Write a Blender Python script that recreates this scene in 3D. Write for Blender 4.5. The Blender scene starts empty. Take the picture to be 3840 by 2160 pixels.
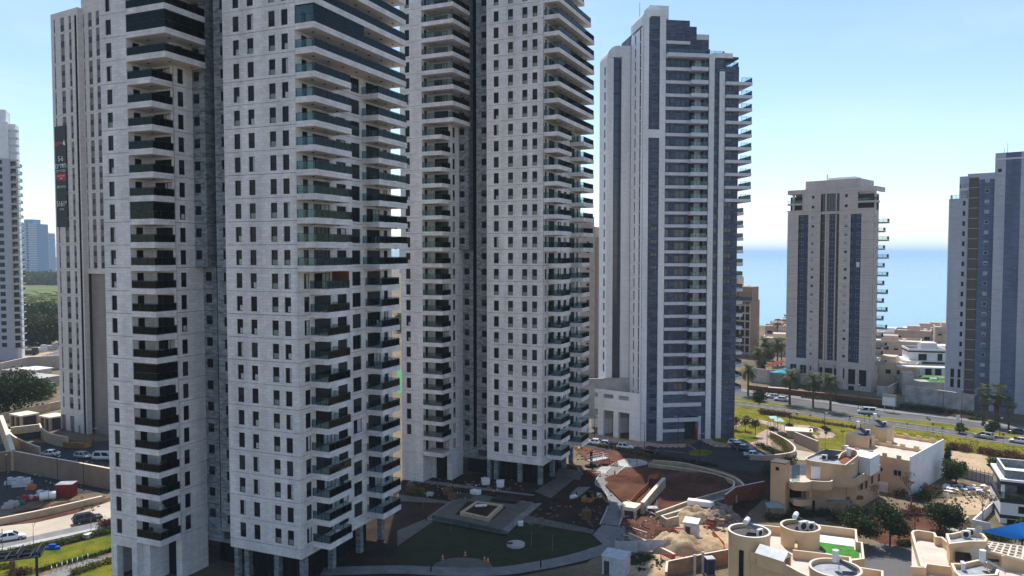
import bpy, math, random
from mathutils import Vector, Matrix, noise as mn
R=math.radians; PI=math.pi
S=bpy.context.scene; COL=S.collection
rnd=random.Random(11)
# ---------------------------------------------------------------- camera, sky, sun, exposure
CAMH=46.0; FPX=2907.4; PITCH=0.0440838
cd=bpy.data.cameras.new('camera'); cam=bpy.data.objects.new('camera',cd); COL.objects.link(cam)
cam.location=(0,0,CAMH); cam.rotation_euler=(PI/2-PITCH,0,0)
cd.sensor_width=36; cd.lens=36*FPX/3840; cd.clip_start=1; cd.clip_end=60000; S.camera=cam
SUN_EL=R(60); SUN_AZ=R(-4)          # azimuth from +Y, clockwise positive
w=bpy.data.worlds.new('World'); S.world=w; w.use_nodes=True; nt=w.node_tree; nt.nodes.clear()
sky=nt.nodes.new('ShaderNodeTexSky'); sky.sky_type='NISHITA'; sky.sun_disc=False
sky.sun_elevation=SUN_EL; sky.sun_rotation=SUN_AZ; sky.altitude=50; sky.air_density=1.0; sky.dust_density=0.25; sky.ozone_density=2.2
bg=nt.nodes.new('ShaderNodeBackground'); bg.inputs[1].default_value=0.15
wo=nt.nodes.new('ShaderNodeOutputWorld'); 
tc=nt.nodes.new('ShaderNodeTexCoord'); mp=nt.nodes.new('ShaderNodeMapping'); mp.inputs['Scale'].default_value=(1.6,1.6,6); nt.links.new(tc.outputs['Generated'],mp.inputs[0])
ns=nt.nodes.new('ShaderNodeTexNoise'); ns.inputs['Scale'].default_value=2.2; ns.inputs['Detail'].default_value=7; ns.inputs['Roughness'].default_value=.55; nt.links.new(mp.outputs[0],ns.inputs['Vector'])
mr=nt.nodes.new('ShaderNodeMapRange'); mr.inputs[1].default_value=.48; mr.inputs[2].default_value=.78; mr.inputs[3].default_value=0; mr.inputs[4].default_value=.22; nt.links.new(ns.outputs[0],mr.inputs[0])
mx=nt.nodes.new('ShaderNodeMix'); mx.data_type='RGBA'; nt.links.new(mr.outputs[0],mx.inputs[0]); nt.links.new(sky.outputs[0],mx.inputs[6]); mx.inputs[7].default_value=(5.8,6.8,7.2,1)   # thin high cloud over the whole sky
nt.links.new(mx.outputs[2],bg.inputs[0]); nt.links.new(bg.outputs[0],wo.inputs[0])
sl=bpy.data.lights.new('sun','SUN'); sl.energy=5.0; sl.angle=R(0.53); sl.color=(1,.95,.87)
so=bpy.data.objects.new('sun',sl); COL.objects.link(so)
sd=Vector((math.sin(SUN_AZ)*math.cos(SUN_EL),math.cos(SUN_AZ)*math.cos(SUN_EL),math.sin(SUN_EL)))
so.rotation_euler=sd.to_track_quat('Z','Y').to_euler(); so.location=(0,0,300)
S.view_settings.view_transform='Standard'; S.view_settings.look='None'; S.view_settings.gamma=1; S.view_settings.exposure=0.22
S.view_settings.use_curve_mapping=False
S.cycles.max_bounces=6; S.cycles.transparent_max_bounces=12; S.cycles.volume_bounces=1
S.cycles.use_denoising=True
# ---------------------------------------------------------------- helpers
def ray(x,y):
    a=(x-1920)/FPX; b=-(y-1080)/FPX; c,s=math.cos(PITCH),math.sin(PITCH)
    return Vector((a,c+b*s,-s+b*c))
def P(x,y,z=0):
    d=ray(x,y); t=(z-CAMH)/d.z; return Vector((0,0,CAMH))+d*t
def PD(x,y,dep):
    d=ray(x,y); return Vector((0,0,CAMH))+d*(dep/d.y)
def zm(ox,oy,s): return lambda x,y:(ox+x/s,oy+y/s)
class MB:
    def __init__(s): s.v=[];s.f=[];s.m=[]
    def face(s,pts,m=0):
        n=len(s.v); s.v+=[tuple(p) for p in pts]; s.f.append(tuple(range(n,n+len(pts)))); s.m.append(m); return s
    def box(s,x0,x1,y0,y1,z0,z1,m=0):
        n=len(s.v); s.v+=[(x0,y0,z0),(x1,y0,z0),(x1,y1,z0),(x0,y1,z0),(x0,y0,z1),(x1,y0,z1),(x1,y1,z1),(x0,y1,z1)]
        for q in ((0,3,2,1),(4,5,6,7),(0,1,5,4),(1,2,6,5),(2,3,7,6),(3,0,4,7)): s.f.append(tuple(n+i for i in q)); s.m.append(m)
        return s
    def rbox(s,c,sx,sy,sz,ang=0,m=0,tilt=0):
        n=len(s.v); s.box(-sx/2,sx/2,-sy/2,sy/2,0,sz,m); M=Matrix.Translation(c)@Matrix.Rotation(ang,4,'Z')@Matrix.Rotation(tilt,4,'Y')
        for i in range(n,len(s.v)): s.v[i]=tuple(M@Vector(s.v[i]))
        return s
    def prism(s,poly,z0,z1,m=0,mt=None):
        n=len(s.v); k=len(poly); s.v+=[(p[0],p[1],z0) for p in poly]+[(p[0],p[1],z1) for p in poly]
        s.f.append(tuple(n+k+i for i in range(k))); s.m.append(m if mt is None else mt)
        s.f.append(tuple(n+k-1-i for i in range(k))); s.m.append(m)
        for i in range(k): j=(i+1)%k; s.f.append((n+i,n+j,n+k+j,n+k+i)); s.m.append(m)
        return s
    def cyl(s,x,y,z0,z1,r0,r1=None,n=12,m=0,mt=None):
        r1=r0 if r1 is None else r1; a=len(s.v)
        for z,r in ((z0,r0),(z1,r1)): s.v+=[(x+r*math.cos(2*PI*i/n),y+r*math.sin(2*PI*i/n),z) for i in range(n)]
        for i in range(n): j=(i+1)%n; s.f.append((a+i,a+j,a+n+j,a+n+i)); s.m.append(m)
        s.f.append(tuple(a+n+i for i in range(n))); s.m.append(m if mt is None else mt)
        s.f.append(tuple(a+n-1-i for i in range(n))); s.m.append(m); return s
    def tube(s,p,q,r,r2=None,n=6,m=0):
        p=Vector(p);q=Vector(q); r2=r if r2 is None else r2; d=(q-p).normalized(); u=d.orthogonal().normalized(); v=d.cross(u); a=len(s.v)
        for c,rr in ((p,r),(q,r2)): s.v+=[tuple(c+(u*math.cos(2*PI*i/n)+v*math.sin(2*PI*i/n))*rr) for i in range(n)]
        for i in range(n): j=(i+1)%n; s.f.append((a+i,a+j,a+n+j,a+n+i)); s.m.append(m)
        s.f.append(tuple(a+n+i for i in range(n))); s.m.append(m); s.f.append(tuple(a+n-1-i for i in range(n))); s.m.append(m); return s
    def wall(s,path,t,z0,z1,m=0,mt=None,closed=False):
        """thick wall along a path, z0/z1 numbers or lists"""
        k=len(path); L=[];Rr=[]
        for i in range(k):
            if closed: a,b=Vector(path[i-1][:2]),Vector(path[(i+1)%k][:2])
            else: a,b=Vector(path[max(i-1,0)][:2]),Vector(path[min(i+1,k-1)][:2])
            c=Vector(path[i][:2]); d1=(c-a); d2=(b-c)
            if d1.length<1e-6: d1=d2
            if d2.length<1e-6: d2=d1
            d1.normalize(); d2.normalize(); n1=Vector((-d1.y,d1.x)); n2=Vector((-d2.y,d2.x)); nn=(n1+n2)
            nn=nn/max(nn.length_squared,.4)*2*(t/2); L.append(c+nn); Rr.append(c-nn)
        f0=(lambda i:z0[i]) if isinstance(z0,(list,tuple)) else (lambda i:z0); f1=(lambda i:z1[i]) if isinstance(z1,(list,tuple)) else (lambda i:z1)
        n=len(s.v)
        for i in range(k): s.v+=[(L[i].x,L[i].y,f0(i)),(Rr[i].x,Rr[i].y,f0(i)),(Rr[i].x,Rr[i].y,f1(i)),(L[i].x,L[i].y,f1(i))]
        for i in range(k if closed else k-1):
            a=n+4*i; b=n+4*((i+1)%k)
            for q,mm in (((a+1,b+1,b+2,a+2),m),((a+2,b+2,b+3,a+3),m if mt is None else mt),((a+3,b+3,b,a),m)): s.f.append(q); s.m.append(mm)
        if not closed:
            s.f.append((n,n+1,n+2,n+3)); s.m.append(m); e=n+4*(k-1); s.f.append((e+3,e+2,e+1,e)); s.m.append(m)
        return s
    def mesh(s,name,mats,smooth=False):
        me=bpy.data.meshes.new(name); me.from_pydata(s.v,[],s.f)
        for a in (mats if isinstance(mats,(list,tuple)) else [mats]): me.materials.append(a)
        me.polygons.foreach_set('material_index',s.m)
        if smooth: me.polygons.foreach_set('use_smooth',[True]*len(s.f))
        me.update(); return me
def obj(name,me,par=None,loc=(0,0,0),rz=0.0,label=None,cat=None,group=None,kind=None,sc=None):
    o=bpy.data.objects.new(name,me); COL.objects.link(o); o.location=loc
    if rz: o.rotation_euler=(0,0,rz)
    if sc: o.scale=sc
    if par is not None: o.parent=par
    if label: o['label']=label
    if cat: o['category']=cat
    if group: o['group']=group
    if kind: o['kind']=kind
    return o
def thing(name,label,cat,loc=(0,0,0),rz=0.0,group=None): return obj(name,None,None,loc,rz,label,cat,group)
def copy_tree(o,par=None):
    c=o.copy(); COL.objects.link(c)
    if par is not None: c.parent=par
    for ch in list(o.children): copy_tree(ch,c)
    return c
# ---------------------------------------------------------------- materials
def newmat(name):
    m=bpy.data.materials.new(name); m.use_nodes=True; n=m.node_tree.nodes; l=m.node_tree.links; return m,n,l,n['Principled BSDF']
def ND(n,t,**k):
    x=n.new(t)
    for a,b in k.items(): setattr(x,a,b)
    return x
def mixc(n,l,fac,a,b,bt='MIX'):
    m=n.new('ShaderNodeMix'); m.data_type='RGBA'; m.blend_type=bt
    for s,i in ((fac,0),(a,6),(b,7)):
        if hasattr(s,'links'): l.new(s,m.inputs[i])
        else: m.inputs[i].default_value=s if i==0 else (*s,1)[:4]
    return m.outputs[2]
def plain(name,c,rough=.7,metal=0,var=.12,scale=.6,bump=0,bscale=8,spec=.3,c2=None,detail=4):
    m,n,l,b=newmat(name); b.inputs['Roughness'].default_value=rough; b.inputs['Metallic'].default_value=metal; b.inputs['Specular IOR Level'].default_value=spec
    g=n.new('ShaderNodeNewGeometry'); t=ND(n,'ShaderNodeTexNoise'); t.inputs['Scale'].default_value=scale; t.inputs['Detail'].default_value=detail; l.new(g.outputs['Position'],t.inputs['Vector'])
    r=n.new('ShaderNodeMapRange'); r.inputs[1].default_value=.3; r.inputs[2].default_value=.7; l.new(t.outputs[0],r.inputs[0])
    c2=c2 or tuple(x*(1-var*2) for x in c); l.new(mixc(n,l,r.outputs[0],c2,tuple(min(1,x*(1+var*.6)) for x in c)),b.inputs['Base Color'])
    if bump:
        t2=ND(n,'ShaderNodeTexNoise'); t2.inputs['Scale'].default_value=bscale; t2.inputs['Detail'].default_value=5; l.new(g.outputs['Position'],t2.inputs['Vector'])
        bp=n.new('ShaderNodeBump'); bp.inputs['Strength'].default_value=bump; bp.inputs['Distance'].default_value=.1; l.new(t2.outputs[0],bp.inputs['Height']); l.new(bp.outputs[0],b.inputs['Normal'])
    return m
def stone(name,ang,c1,c2,mort,bw,bh,rough=.6,streak=.25,bias=0.0,msize=.012):
    """coursed stone cladding for a tower turned by ang: course pattern along the wall and up"""
    m,n,l,b=newmat(name); b.inputs['Roughness'].default_value=rough; b.inputs['Specular IOR Level'].default_value=.25
    g=n.new('ShaderNodeNewGeometry'); a=R(ang)
    dt=ND(n,'ShaderNodeVectorMath',operation='DOT_PRODUCT'); l.new(g.outputs['Position'],dt.inputs[0]); dt.inputs[1].default_value=(math.cos(a)-math.sin(a),math.sin(a)+math.cos(a),0)
    sp=n.new('ShaderNodeSeparateXYZ'); l.new(g.outputs['Position'],sp.inputs[0]); cb=n.new('ShaderNodeCombineXYZ'); l.new(dt.outputs['Value'],cb.inputs[0]); l.new(sp.outputs[2],cb.inputs[1])
    br=ND(n,'ShaderNodeTexBrick',offset=.5,squash=1.0); l.new(cb.outputs[0],br.inputs['Vector'])
    br.inputs['Scale'].default_value=1; br.inputs['Brick Width'].default_value=bw; br.inputs['Row Height'].default_value=bh; br.inputs['Mortar Size'].default_value=msize; br.inputs['Mortar Smooth'].default_value=.2; br.inputs['Bias'].default_value=bias
    br.inputs['Color1'].default_value=(*c1,1); br.inputs['Color2'].default_value=(*c2,1); br.inputs['Mortar'].default_value=(*mort,1)
    mp=n.new('ShaderNodeMapping'); mp.inputs['Scale'].default_value=(.9,.9,.12); l.new(g.outputs['Position'],mp.inputs[0])
    t=ND(n,'ShaderNodeTexNoise'); t.inputs['Scale'].default_value=.5; t.inputs['Detail'].default_value=6; l.new(mp.outputs[0],t.inputs['Vector'])
    r=n.new('ShaderNodeMapRange'); r.inputs[1].default_value=.35; r.inputs[2].default_value=.7; r.inputs[3].default_value=1; r.inputs[4].default_value=1-streak; l.new(t.outputs[0],r.inputs[0])
    t2=ND(n,'ShaderNodeTexNoise'); t2.inputs['Scale'].default_value=2.5; t2.inputs['Detail'].default_value=5; l.new(g.outputs['Position'],t2.inputs['Vector'])
    r2=n.new('ShaderNodeMapRange'); r2.inputs[1].default_value=.3; r2.inputs[2].default_value=.7; r2.inputs[3].default_value=.92; r2.inputs[4].default_value=1.06; l.new(t2.outputs[0],r2.inputs[0])
    mu=ND(n,'ShaderNodeMath',operation='MULTIPLY'); l.new(r.outputs[0],mu.inputs[0]); l.new(r2.outputs[0],mu.inputs[1])
    cc=n.new('ShaderNodeCombineColor'); [l.new(mu.outputs[0],cc.inputs[i]) for i in range(3)]
    l.new(mixc(n,l,1.0,br.outputs['Color'],cc.outputs[0],'MULTIPLY'),b.inputs['Base Color'])
    bp=n.new('ShaderNodeBump'); bp.inputs['Strength'].default_value=.25; bp.inputs['Distance'].default_value=.02; bp.invert=True; l.new(br.outputs['Fac'],bp.inputs['Height']); l.new(bp.outputs[0],b.inputs['Normal'])
    return m
def glass_dark(name,c=(.010,.011,.014),rough=.06,spec=.16):
    m,n,l,b=newmat(name); b.inputs['Base Color'].default_value=(*c,1); b.inputs['Roughness'].default_value=rough; b.inputs['Specular IOR Level'].default_value=spec; return m
def glass_clear(name,tint,ref=.1):
    m,n,l,b=newmat(name); n.remove(b); o=[x for x in n if x.type=='OUTPUT_MATERIAL'][0]
    t=n.new('ShaderNodeBsdfTransparent'); t.inputs[0].default_value=(*tint,1); g=n.new('ShaderNodeBsdfGlossy'); g.inputs['Roughness'].default_value=.04; g.inputs[0].default_value=(.38,.46,.46,1)
    f=n.new('ShaderNodeFresnel'); f.inputs[0].default_value=1.5; ad=ND(n,'ShaderNodeMath',operation='ADD'); ad.inputs[1].default_value=ref; l.new(f.outputs[0],ad.inputs[0])
    x=n.new('ShaderNodeMixShader'); l.new(ad.outputs[0],x.inputs[0]); l.new(t.outputs[0],x.inputs[1]); l.new(g.outputs[0],x.inputs[2]); l.new(x.outputs[0],o.inputs[0]); return m
M={}
M['stoneA']=stone('limestone_cladding',-23.1,(.82,.785,.78),(.69,.66,.665),(.50,.47,.46),1.1,.42,streak=.24)
M['stoneD']=stone('white_stone_cladding',8.5,(.80,.81,.83),(.72,.73,.76),(.55,.55,.57),1.2,.3,streak=.15)
M['dark']=stone('grey_stone_cladding',-23.1,(.30,.33,.36),(.12,.135,.155),(.10,.11,.12),.8,.3,streak=.2,bias=-.1)
M['darkD']=stone('slate_stone_cladding',8.5,(.12,.145,.22),(.055,.07,.115),(.05,.055,.085),1.3,.32,streak=.3)
M['beigeE']=stone('beige_stone_cladding',-42.5,(.62,.53,.49),(.55,.47,.44),(.36,.31,.30),3.0,.62,streak=.12,msize=.03)
M['greyF']=stone('grey_stone_facing',-39.5,(.47,.49,.56),(.42,.44,.51),(.34,.35,.41),1.6,.4,streak=.15)
M['blueF']=stone('blue_grey_stone_facing',-39.5,(.14,.185,.29),(.105,.14,.23),(.08,.105,.17),1.8,.35,streak=.25)
M['stoneB']=stone('cream_stone_cladding',-31,(.70,.64,.61),(.61,.555,.53),(.5,.45,.43),1.3,.4,streak=.12)
M['taupe']=stone('taupe_stone_cladding',-31,(.33,.275,.24),(.29,.24,.21),(.22,.19,.17),2.4,.3,streak=.2)
M['soffit']=plain('balcony_soffit_plaster',(.66,.60,.53),.8,var=.05)
M['frame']=plain('anthracite_window_frame',(.018,.019,.022),.45,var=.05)
M['pane']=glass_dark('dark_window_glass')
M['pane2']=glass_dark('bluish_window_glass',(.02,.03,.05),.08)
M['paneblue']=glass_dark('curtain_glass',(.035,.045,.08),.1,.6)
M['frost']=plain('frosted_lower_glass',(.20,.245,.23),.25,var=.08,scale=3)
M['curtain']=plain('pale_curtain',(.5,.5,.5),.8,var=.2,scale=3)
M['shutter']=plain('dark_roller_shutter',(.022,.023,.028),.55,var=.1)
M['shutterL']=plain('light_roller_shutter',(.42,.40,.40),.6,var=.08)
M['glass']=glass_clear('green_balcony_glass',(.66,.775,.775),.0)
M['glassL']=glass_clear('pale_balcony_glass',(.84,.93,.94),.03)
M['white']=plain('white_painted_render',(.76,.76,.77),.7,var=.06,scale=.5)
M['core']=plain('dark_shade_fill',(.05,.05,.055),.9,var=.1)  # dark fill colour puts shade into hollow shells and openings
M['conc']=plain('concrete',(.42,.41,.39),.85,var=.15,scale=.4,bump=.1)
# ---------------------------------------------------------------- facade kit
MC={}
def cached(key,fn):
    if key not in MC: MC[key]=fn()
    return MC[key]
def rq(v): return round(v,3)
def wallmesh(W,H,ops,mat,dep=.28,gap=.025,key='w'):
    """wall panel in XZ plane, facing -y, with rectangular openings and reveals"""
    def fn():
        b=MB(); xs=sorted({0,W,*[o[0] for o in ops],*[o[1] for o in ops]}); zs=sorted({gap,H-gap,*[o[2] for o in ops],*[o[3] for o in ops]})
        for i in range(len(xs)-1):
            for j in range(len(zs)-1):
                cx=(xs[i]+xs[i+1])/2; cz=(zs[j]+zs[j+1])/2
                if any(o[0]<cx<o[1] and o[2]<cz<o[3] for o in ops): continue
                b.face([(xs[i],0,zs[j]),(xs[i+1],0,zs[j]),(xs[i+1],0,zs[j+1]),(xs[i],0,zs[j+1])])
        for x0,x1,z0,z1 in [o[:4] for o in ops]+[(W,0,gap,H-gap)]:
            d=dep if x0<x1 else .12
            b.face([(x0,0,z0),(x0,d,z0),(x0,d,z1),(x0,0,z1)]); b.face([(x1,0,z1),(x1,d,z1),(x1,d,z0),(x1,0,z0)])
            b.face([(x0,0,z1),(x0,d,z1),(x1,d,z1),(x1,0,z1)]); b.face([(x1,0,z0),(x1,d,z0),(x0,d,z0),(x0,0,z0)])
        return b.mesh('wall_panel',mat)
    return cached((key,rq(W),rq(H),tuple(tuple(map(rq,o[:4])) for o in ops),mat.name,dep,gap),fn)
def winmesh(w,h,style):
    """frame in XZ plane facing -y, origin bottom-left"""
    def fn():
        b=MB(); t=.07; d=.07
        b.box(0,t,-d,0,0,h); b.box(w-t,w,-d,0,0,h); b.box(t,w-t,-d,0,0,t); b.box(t,w-t,-d,0,h-t,h)
        if style=='split': z=h*.36; b.box(t,w-t,-d*.9,0,z-.035,z+.035); b.box(w*.5-.03,w*.5+.03,-d*.8,0,z+.035,h-t)
        if style=='low': z=h*.36; b.box(t,w-t,-d*.9,0,z-.035,z+.035)
        if style=='door': 
            k=max(1,int(w/1.2)); 
            for i in range(1,k+1): x=w*i/(k+1); b.box(x-.04,x+.04,-d*.9,0,t,h-t)
        if style=='grid':
            k=max(2,int(w/.9)); q=max(2,int(h/1.1))
            for i in range(1,k): b.box(w*i/k-.035,w*i/k+.035,-d*.9,0,t,h-t)
            for i in range(1,q): b.box(t,w-t,-d*.8,0,h*i/q-.035,h*i/q+.035)
        return b.mesh('window',M['frame'])
    return cached(('win',rq(w),rq(h),style),fn)
def panemesh(w,h,kind,glass='pane'):
    def fn():
        b=MB(); m=[M[glass],M['frost'],M['shutter'],M['curtain'],M['shutterL']]
        def q(x0,x1,z0,z1,mi,y=-.02): b.face([(x0,y,z0),(x1,y,z0),(x1,y,z1),(x0,y,z1)],mi)
        if kind=='frost': q(0,w,0,h*.36,1); q(0,w,h*.36,h,0)
        elif kind=='half': q(0,w,0,h*.45,0); q(0,w,h*.45,h,2,-.05)
        elif kind=='shut': q(0,w,0,h,2,-.05)
        elif kind=='shutL': q(0,w,0,h,4,-.05)
        elif kind=='curt': q(0,w*.55,0,h,0); q(w*.55,w,0,h,3)
        elif kind=='curtlow': q(0,w*.4,0,h,0); q(w*.4,w,h*.0,h*.4,3); q(w*.4,w,h*.4,h,0)
        else: q(0,w,0,h,0)
        return b.mesh('pane',m)
    return cached(('pane',rq(w),rq(h),kind,glass),fn)
def window(par,x,y,z,w,h,rz=0,style='split',kind='dark',name='window',dep=.2,glass='pane'):
    """placed so that its face is set dep behind the wall plane"""
    off=Vector((-math.sin(rz)*dep,math.cos(rz)*dep,0))
    o=obj(name,winmesh(w,h,style),par,Vector((x,y,z))+off,rz); obj('pane',panemesh(w,h,kind,glass),o); return o
class Rails:
    """glass balustrades of one tower: up to 300 panels singly, the rest joined"""
    def __init__(s,root,mat): s.root=root; s.n=0; s.mat=mat; s.rest=MB()
    def add(s,bal,pts,z,h=1.08,bay=1.3,single=True,off=(0,0,0)):
        b=MB()
        for i in range(len(pts)-1):
            a=Vector(pts[i]); c=Vector(pts[i+1]); L=(c-a).length; k=max(1,round(L/bay)); u=(c-a)/L; ang=math.atan2(u.y,u.x)
            m=(a+c)/2; b.rbox((m.x,m.y,z+h-.05),L+.05,.07,.05,ang)
            for q in range(k+1):
                if q==0 and i>0: continue
                p=a+u*(L*q/k); b.rbox((p.x,p.y,z),.05,.05,h-.05,ang)
            for q in range(k):
                p=a+u*(L*(q+.5)/k); gw=L/k-.08
                if s.n<300 and single:
                    s.n+=1; me=cached(('gp',s.mat.name),lambda:MB().box(-.5,.5,-.008,.008,0,1).mesh('glass_panel',s.mat))
                    o=obj('glass_panel',me,bal,(p.x-off[0],p.y-off[1],z+.06-off[2]),ang,sc=(gw,1,h-.14))
                else: s.rest.rbox((p.x,p.y,z+.06),gw,.016,h-.14,ang)
        obj('railing',b.mesh('railing',M['frame']),bal,(-off[0],-off[1],-off[2]))
    def close(s):
        if s.rest.v: obj('glass_panels',s.rest.mesh('glass_panels',s.mat),s.root,kind='stuff')
# ---------------------------------------------------------------- the two limestone twin towers
FH=3.15
def rails2(rl,bal,pts,key,h=1.08,bay=1.3):
    """railing of a balcony whose origin is at floor level; meshes shared between floors"""
    segs=[]
    for i in range(len(pts)-1):
        a=Vector(pts[i]); c=Vector(pts[i+1]); L=(c-a).length; k=max(1,round(L/bay)); segs.append((a,c,L,k,(c-a)/L))
    def fr():
        b=MB()
        for i,(a,c,L,k,u) in enumerate(segs):
            ang=math.atan2(u.y,u.x); m=(a+c)/2; b.rbox((m.x,m.y,h-.05),L+.05,.08,.06,ang)
            for q in range(k+1):
                if q==0 and i>0: continue
                p=a+u*(L*q/k); b.rbox((p.x,p.y,0),.06,.06,h-.05,ang)
        return b.mesh('railing',M['frame'])
    def fg():
        b=MB()
        for a,c,L,k,u in segs:
            for q in range(k): p=a+u*(L*(q+.5)/k); b.rbox((p.x,p.y,.06),L/k-.08,.016,h-.14,math.atan2(u.y,u.x))
        return b.mesh('glass_panels',rl.mat)
    obj('railing',cached(('rail',key,h),fr),bal)
    tot=sum(s[3] for s in segs)
    if rl.n+tot<=300:
        me=cached(('gp',rl.mat.name),lambda:MB().box(-.5,.5,-.008,.008,0,1).mesh('glass_panel',rl.mat))
        for a,c,L,k,u in segs:
            for q in range(k):
                p=a+u*(L*(q+.5)/k); rl.n+=1; obj('glass_panel',me,bal,(p.x,p.y,.06),math.atan2(u.y,u.x),sc=(L/k-.08,1,h-.14))
    else: obj('glass_panels',cached(('glassj',key,rl.mat.name),fg),bal)
def slabmesh(boxes,key,mat,lamps=(),low=-.78):
    def fn():
        b=MB()
        for x0,x1,y0,y1 in boxes:
            b.box(x0,x1,y0,y1,low,-.395,0); b.box(x0+.03,x1-.03,y0+.03,y1-.03,-.395,-.36,0); b.box(x0,x1,y0,y1,-.36,0,0)
            b.face([(x0+.02,y0+.02,low-.004),(x0+.02,y1-.02,low-.004),(x1-.02,y1-.02,low-.004),(x1-.02,y0+.02,low-.004)],1)
        for x,y in lamps: b.cyl(x,y,low-.09,low-.004,.19,.16,10,2)
        return b.mesh('balcony',[mat,M['soffit'],M['frame']])
    return cached(('slab',key,mat.name),fn)
def glazing(par,pts,h,key):
    """floor-to-ceiling glazing closing a balcony above its rail"""
    def fn():
        b=MB()
        for i in range(len(pts)-1):
            a=Vector(pts[i]);c=Vector(pts[i+1]);L=(c-a).length;u=(c-a)/L;ang=math.atan2(u.y,u.x);m=(a+c)/2
            b.rbox((m.x,m.y,h-.12),L,.1,.1,ang,1)
            k=max(1,round(L/2.2))
            for q in range(k+1): p=a+u*(L*q/k); b.rbox((p.x,p.y,1.08),.06,.06,h-1.2,ang,1)
            for q in range(k): p=a+u*(L*(q+.5)/k); b.rbox((p.x,p.y,1.1),L/k-.1,.014,h-1.25,ang,0)
        return b.mesh('balcony_glazing',[M['glass'],M['frame']])
    obj('balcony_glazing',cached(('glz',key),fn),par)
def twin(name,label,loc,ang,N,nb,cfg):
    t=thing(name,label,'tower',loc,R(ang)); SM=M['stoneA']; DM=M['dark']; F0=6.63; rl=Rails(t,M['glass'])
    r=random.Random(cfg['seed']); W=12.15; YR=cfg['yr']; H90=PI/2
    ks=['dark','dark','dark','half','shut','curtlow','curt','frost']
    ZT=F0+FH*N-.37
    for j in range(N):
        F=F0+FH*j; zb=F-.37; yr=cfg['cut'].get(j,YR); up=j>=nb; wrap=j>=21
        # right wing, wide front with four windows
        obj('wall_panel',wallmesh(W,FH,[(x+W,x2+W,.40,2.45) for x,x2 in cfg['lw']],SM),t,(-W,0,zb))
        for i,(x,x2) in enumerate(cfg['lw']):
            kd=cfg['lk'][i]
            if kd=='r': kd=r.choice(ks)
            elif r.random()<.15: kd='half'
            window(t,x,0,F+.03,x2-x,2.05,0,cfg['ls'],kd)
        # right wing, balcony side
        ops=[o for o in cfg['rw'] if o[1]<yr-.3]
        obj('wall_panel',wallmesh(yr,FH,[(a,b,.37 if s=='door' else .40,2.45) for a,b,s in ops],SM),t,(0,0,zb),H90)
        for a,b,s in ops: window(t,0,a,F+.01 if s=='door' else F+.03,b-a,2.06 if s=='door' else 2.04,H90,s,r.choice(['dark','dark','dark','half','shut','curt']),'balcony_door' if s=='door' else 'window')
        # side balconies
        if j>=21: segs=[(0,yr-.35,3.1)]
        elif up: segs=[cfg['b1u'],cfg['b2u']]
        else: segs=[cfg['b1'],cfg['b2']]
        for a,b,p in segs:
            lam=[(p*.55,a+(b-a)*(q+.5)/max(2,round((b-a)/3.2))) for q in range(max(2,round((b-a)/3.2)))]
            k=('rb',rq(a),rq(b),p)
            bal=obj('balcony',slabmesh([(.02,p,a,b)],k,SM,lam),t,(0,0,F))
            pts=[(.1,a+.08),(p-.1,a+.08),(p-.1,b-.08)]
            if a>.3 or b<yr-1: pts.append((.1,b-.08))
            rails2(rl,bal,pts,k)
            if (j,round(a)) in cfg['glz']: glazing(bal,[(.1,a+.1),(p-.12,a+.1),(p-.12,min(b,a+cfg['glz'][(j,round(a))])-.1)],2.35,k+(j,))
        # left wing
        obj('wall_panel',wallmesh(5.0,FH,[(1.15,2.2,.40,2.45)] if not(j==0 and cfg['blank']) else [],SM),t,(-28.6,-5.72,zb))
        if not(j==0 and cfg['blank']): window(t,-27.45,-5.72,F+.03,1.05,2.05,0,cfg['ls'],r.choice(ks))
        ye=1.4 if up else 2.9
        obj('wall_panel',wallmesh(ye+2.05,FH,[(.8,1.87,.40,2.45)],SM),t,(-19.15,-2.05,zb),H90)
        window(t,-19.15,-1.25,F+.03,1.07,2.05,H90,cfg['ls'],r.choice(ks))
        obj('wall_panel',wallmesh(3.67,FH,[(1.0,2.2,.37,2.45)],SM,key='lg'),t,(-23.6,-5.7,zb),H90); window(t,-23.6,-4.7,F+.01,1.2,2.06,H90,'plain','dark','balcony_door')
        obj('wall_panel',wallmesh(4.43,FH,[(.7,3.9,.37,2.45)],SM,key='lg'),t,(-23.58,-2.05,zb)); window(t,-22.88,-2.05,F+.01,3.2,2.06,0,'door',r.choice(['dark','dark','curt']),'balcony_door')
        if wrap: bx=[(-23.58,-16.55,-5.74,-2.1),(-19.1,-16.55,-2.1,1.38)]; pts=[(-23.5,-5.64),(-16.65,-5.64),(-16.65,1.3)]; lam=[(-21.5,-4),(-18,-3.6),(-17.8,0)]
        else: bx=[(-23.58,-19.13,-5.74,-2.1)]; pts=[(-23.5,-5.64),(-19.23,-5.64),(-19.23,-2.15)]; lam=[(-21,-4)]
        bal=obj('balcony',slabmesh(bx,('lb',wrap),SM,lam),t,(0,0,F))
        if not(j==0 and cfg['blank']): rails2(rl,bal,pts,('lb',wrap))
        if j in cfg['glzL']: glazing(bal,pts,2.35,('lb',wrap))
        # recessed grey stone bays between the wings
        if up:
            obj('wall_panel',wallmesh(2.3,FH,[(.15,1.28,1.15,2.45)],DM),t,(-19.15,1.4,zb)); window(t,-19,1.4,F+.78,1.13,1.3,0,'plain',r.choice(ks[:4]))
            obj('wall_panel',wallmesh(1.9,FH,[],DM),t,(-16.85,1.4,zb),H90)
        else:
            obj('wall_panel',wallmesh(2.45,FH,[(.39,1.55,1.15,2.45)],DM),t,(-19.15,2.9,zb)); window(t,-18.76,2.9,F+.78,1.16,1.3,0,'plain',r.choice(ks[:4]))
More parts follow.
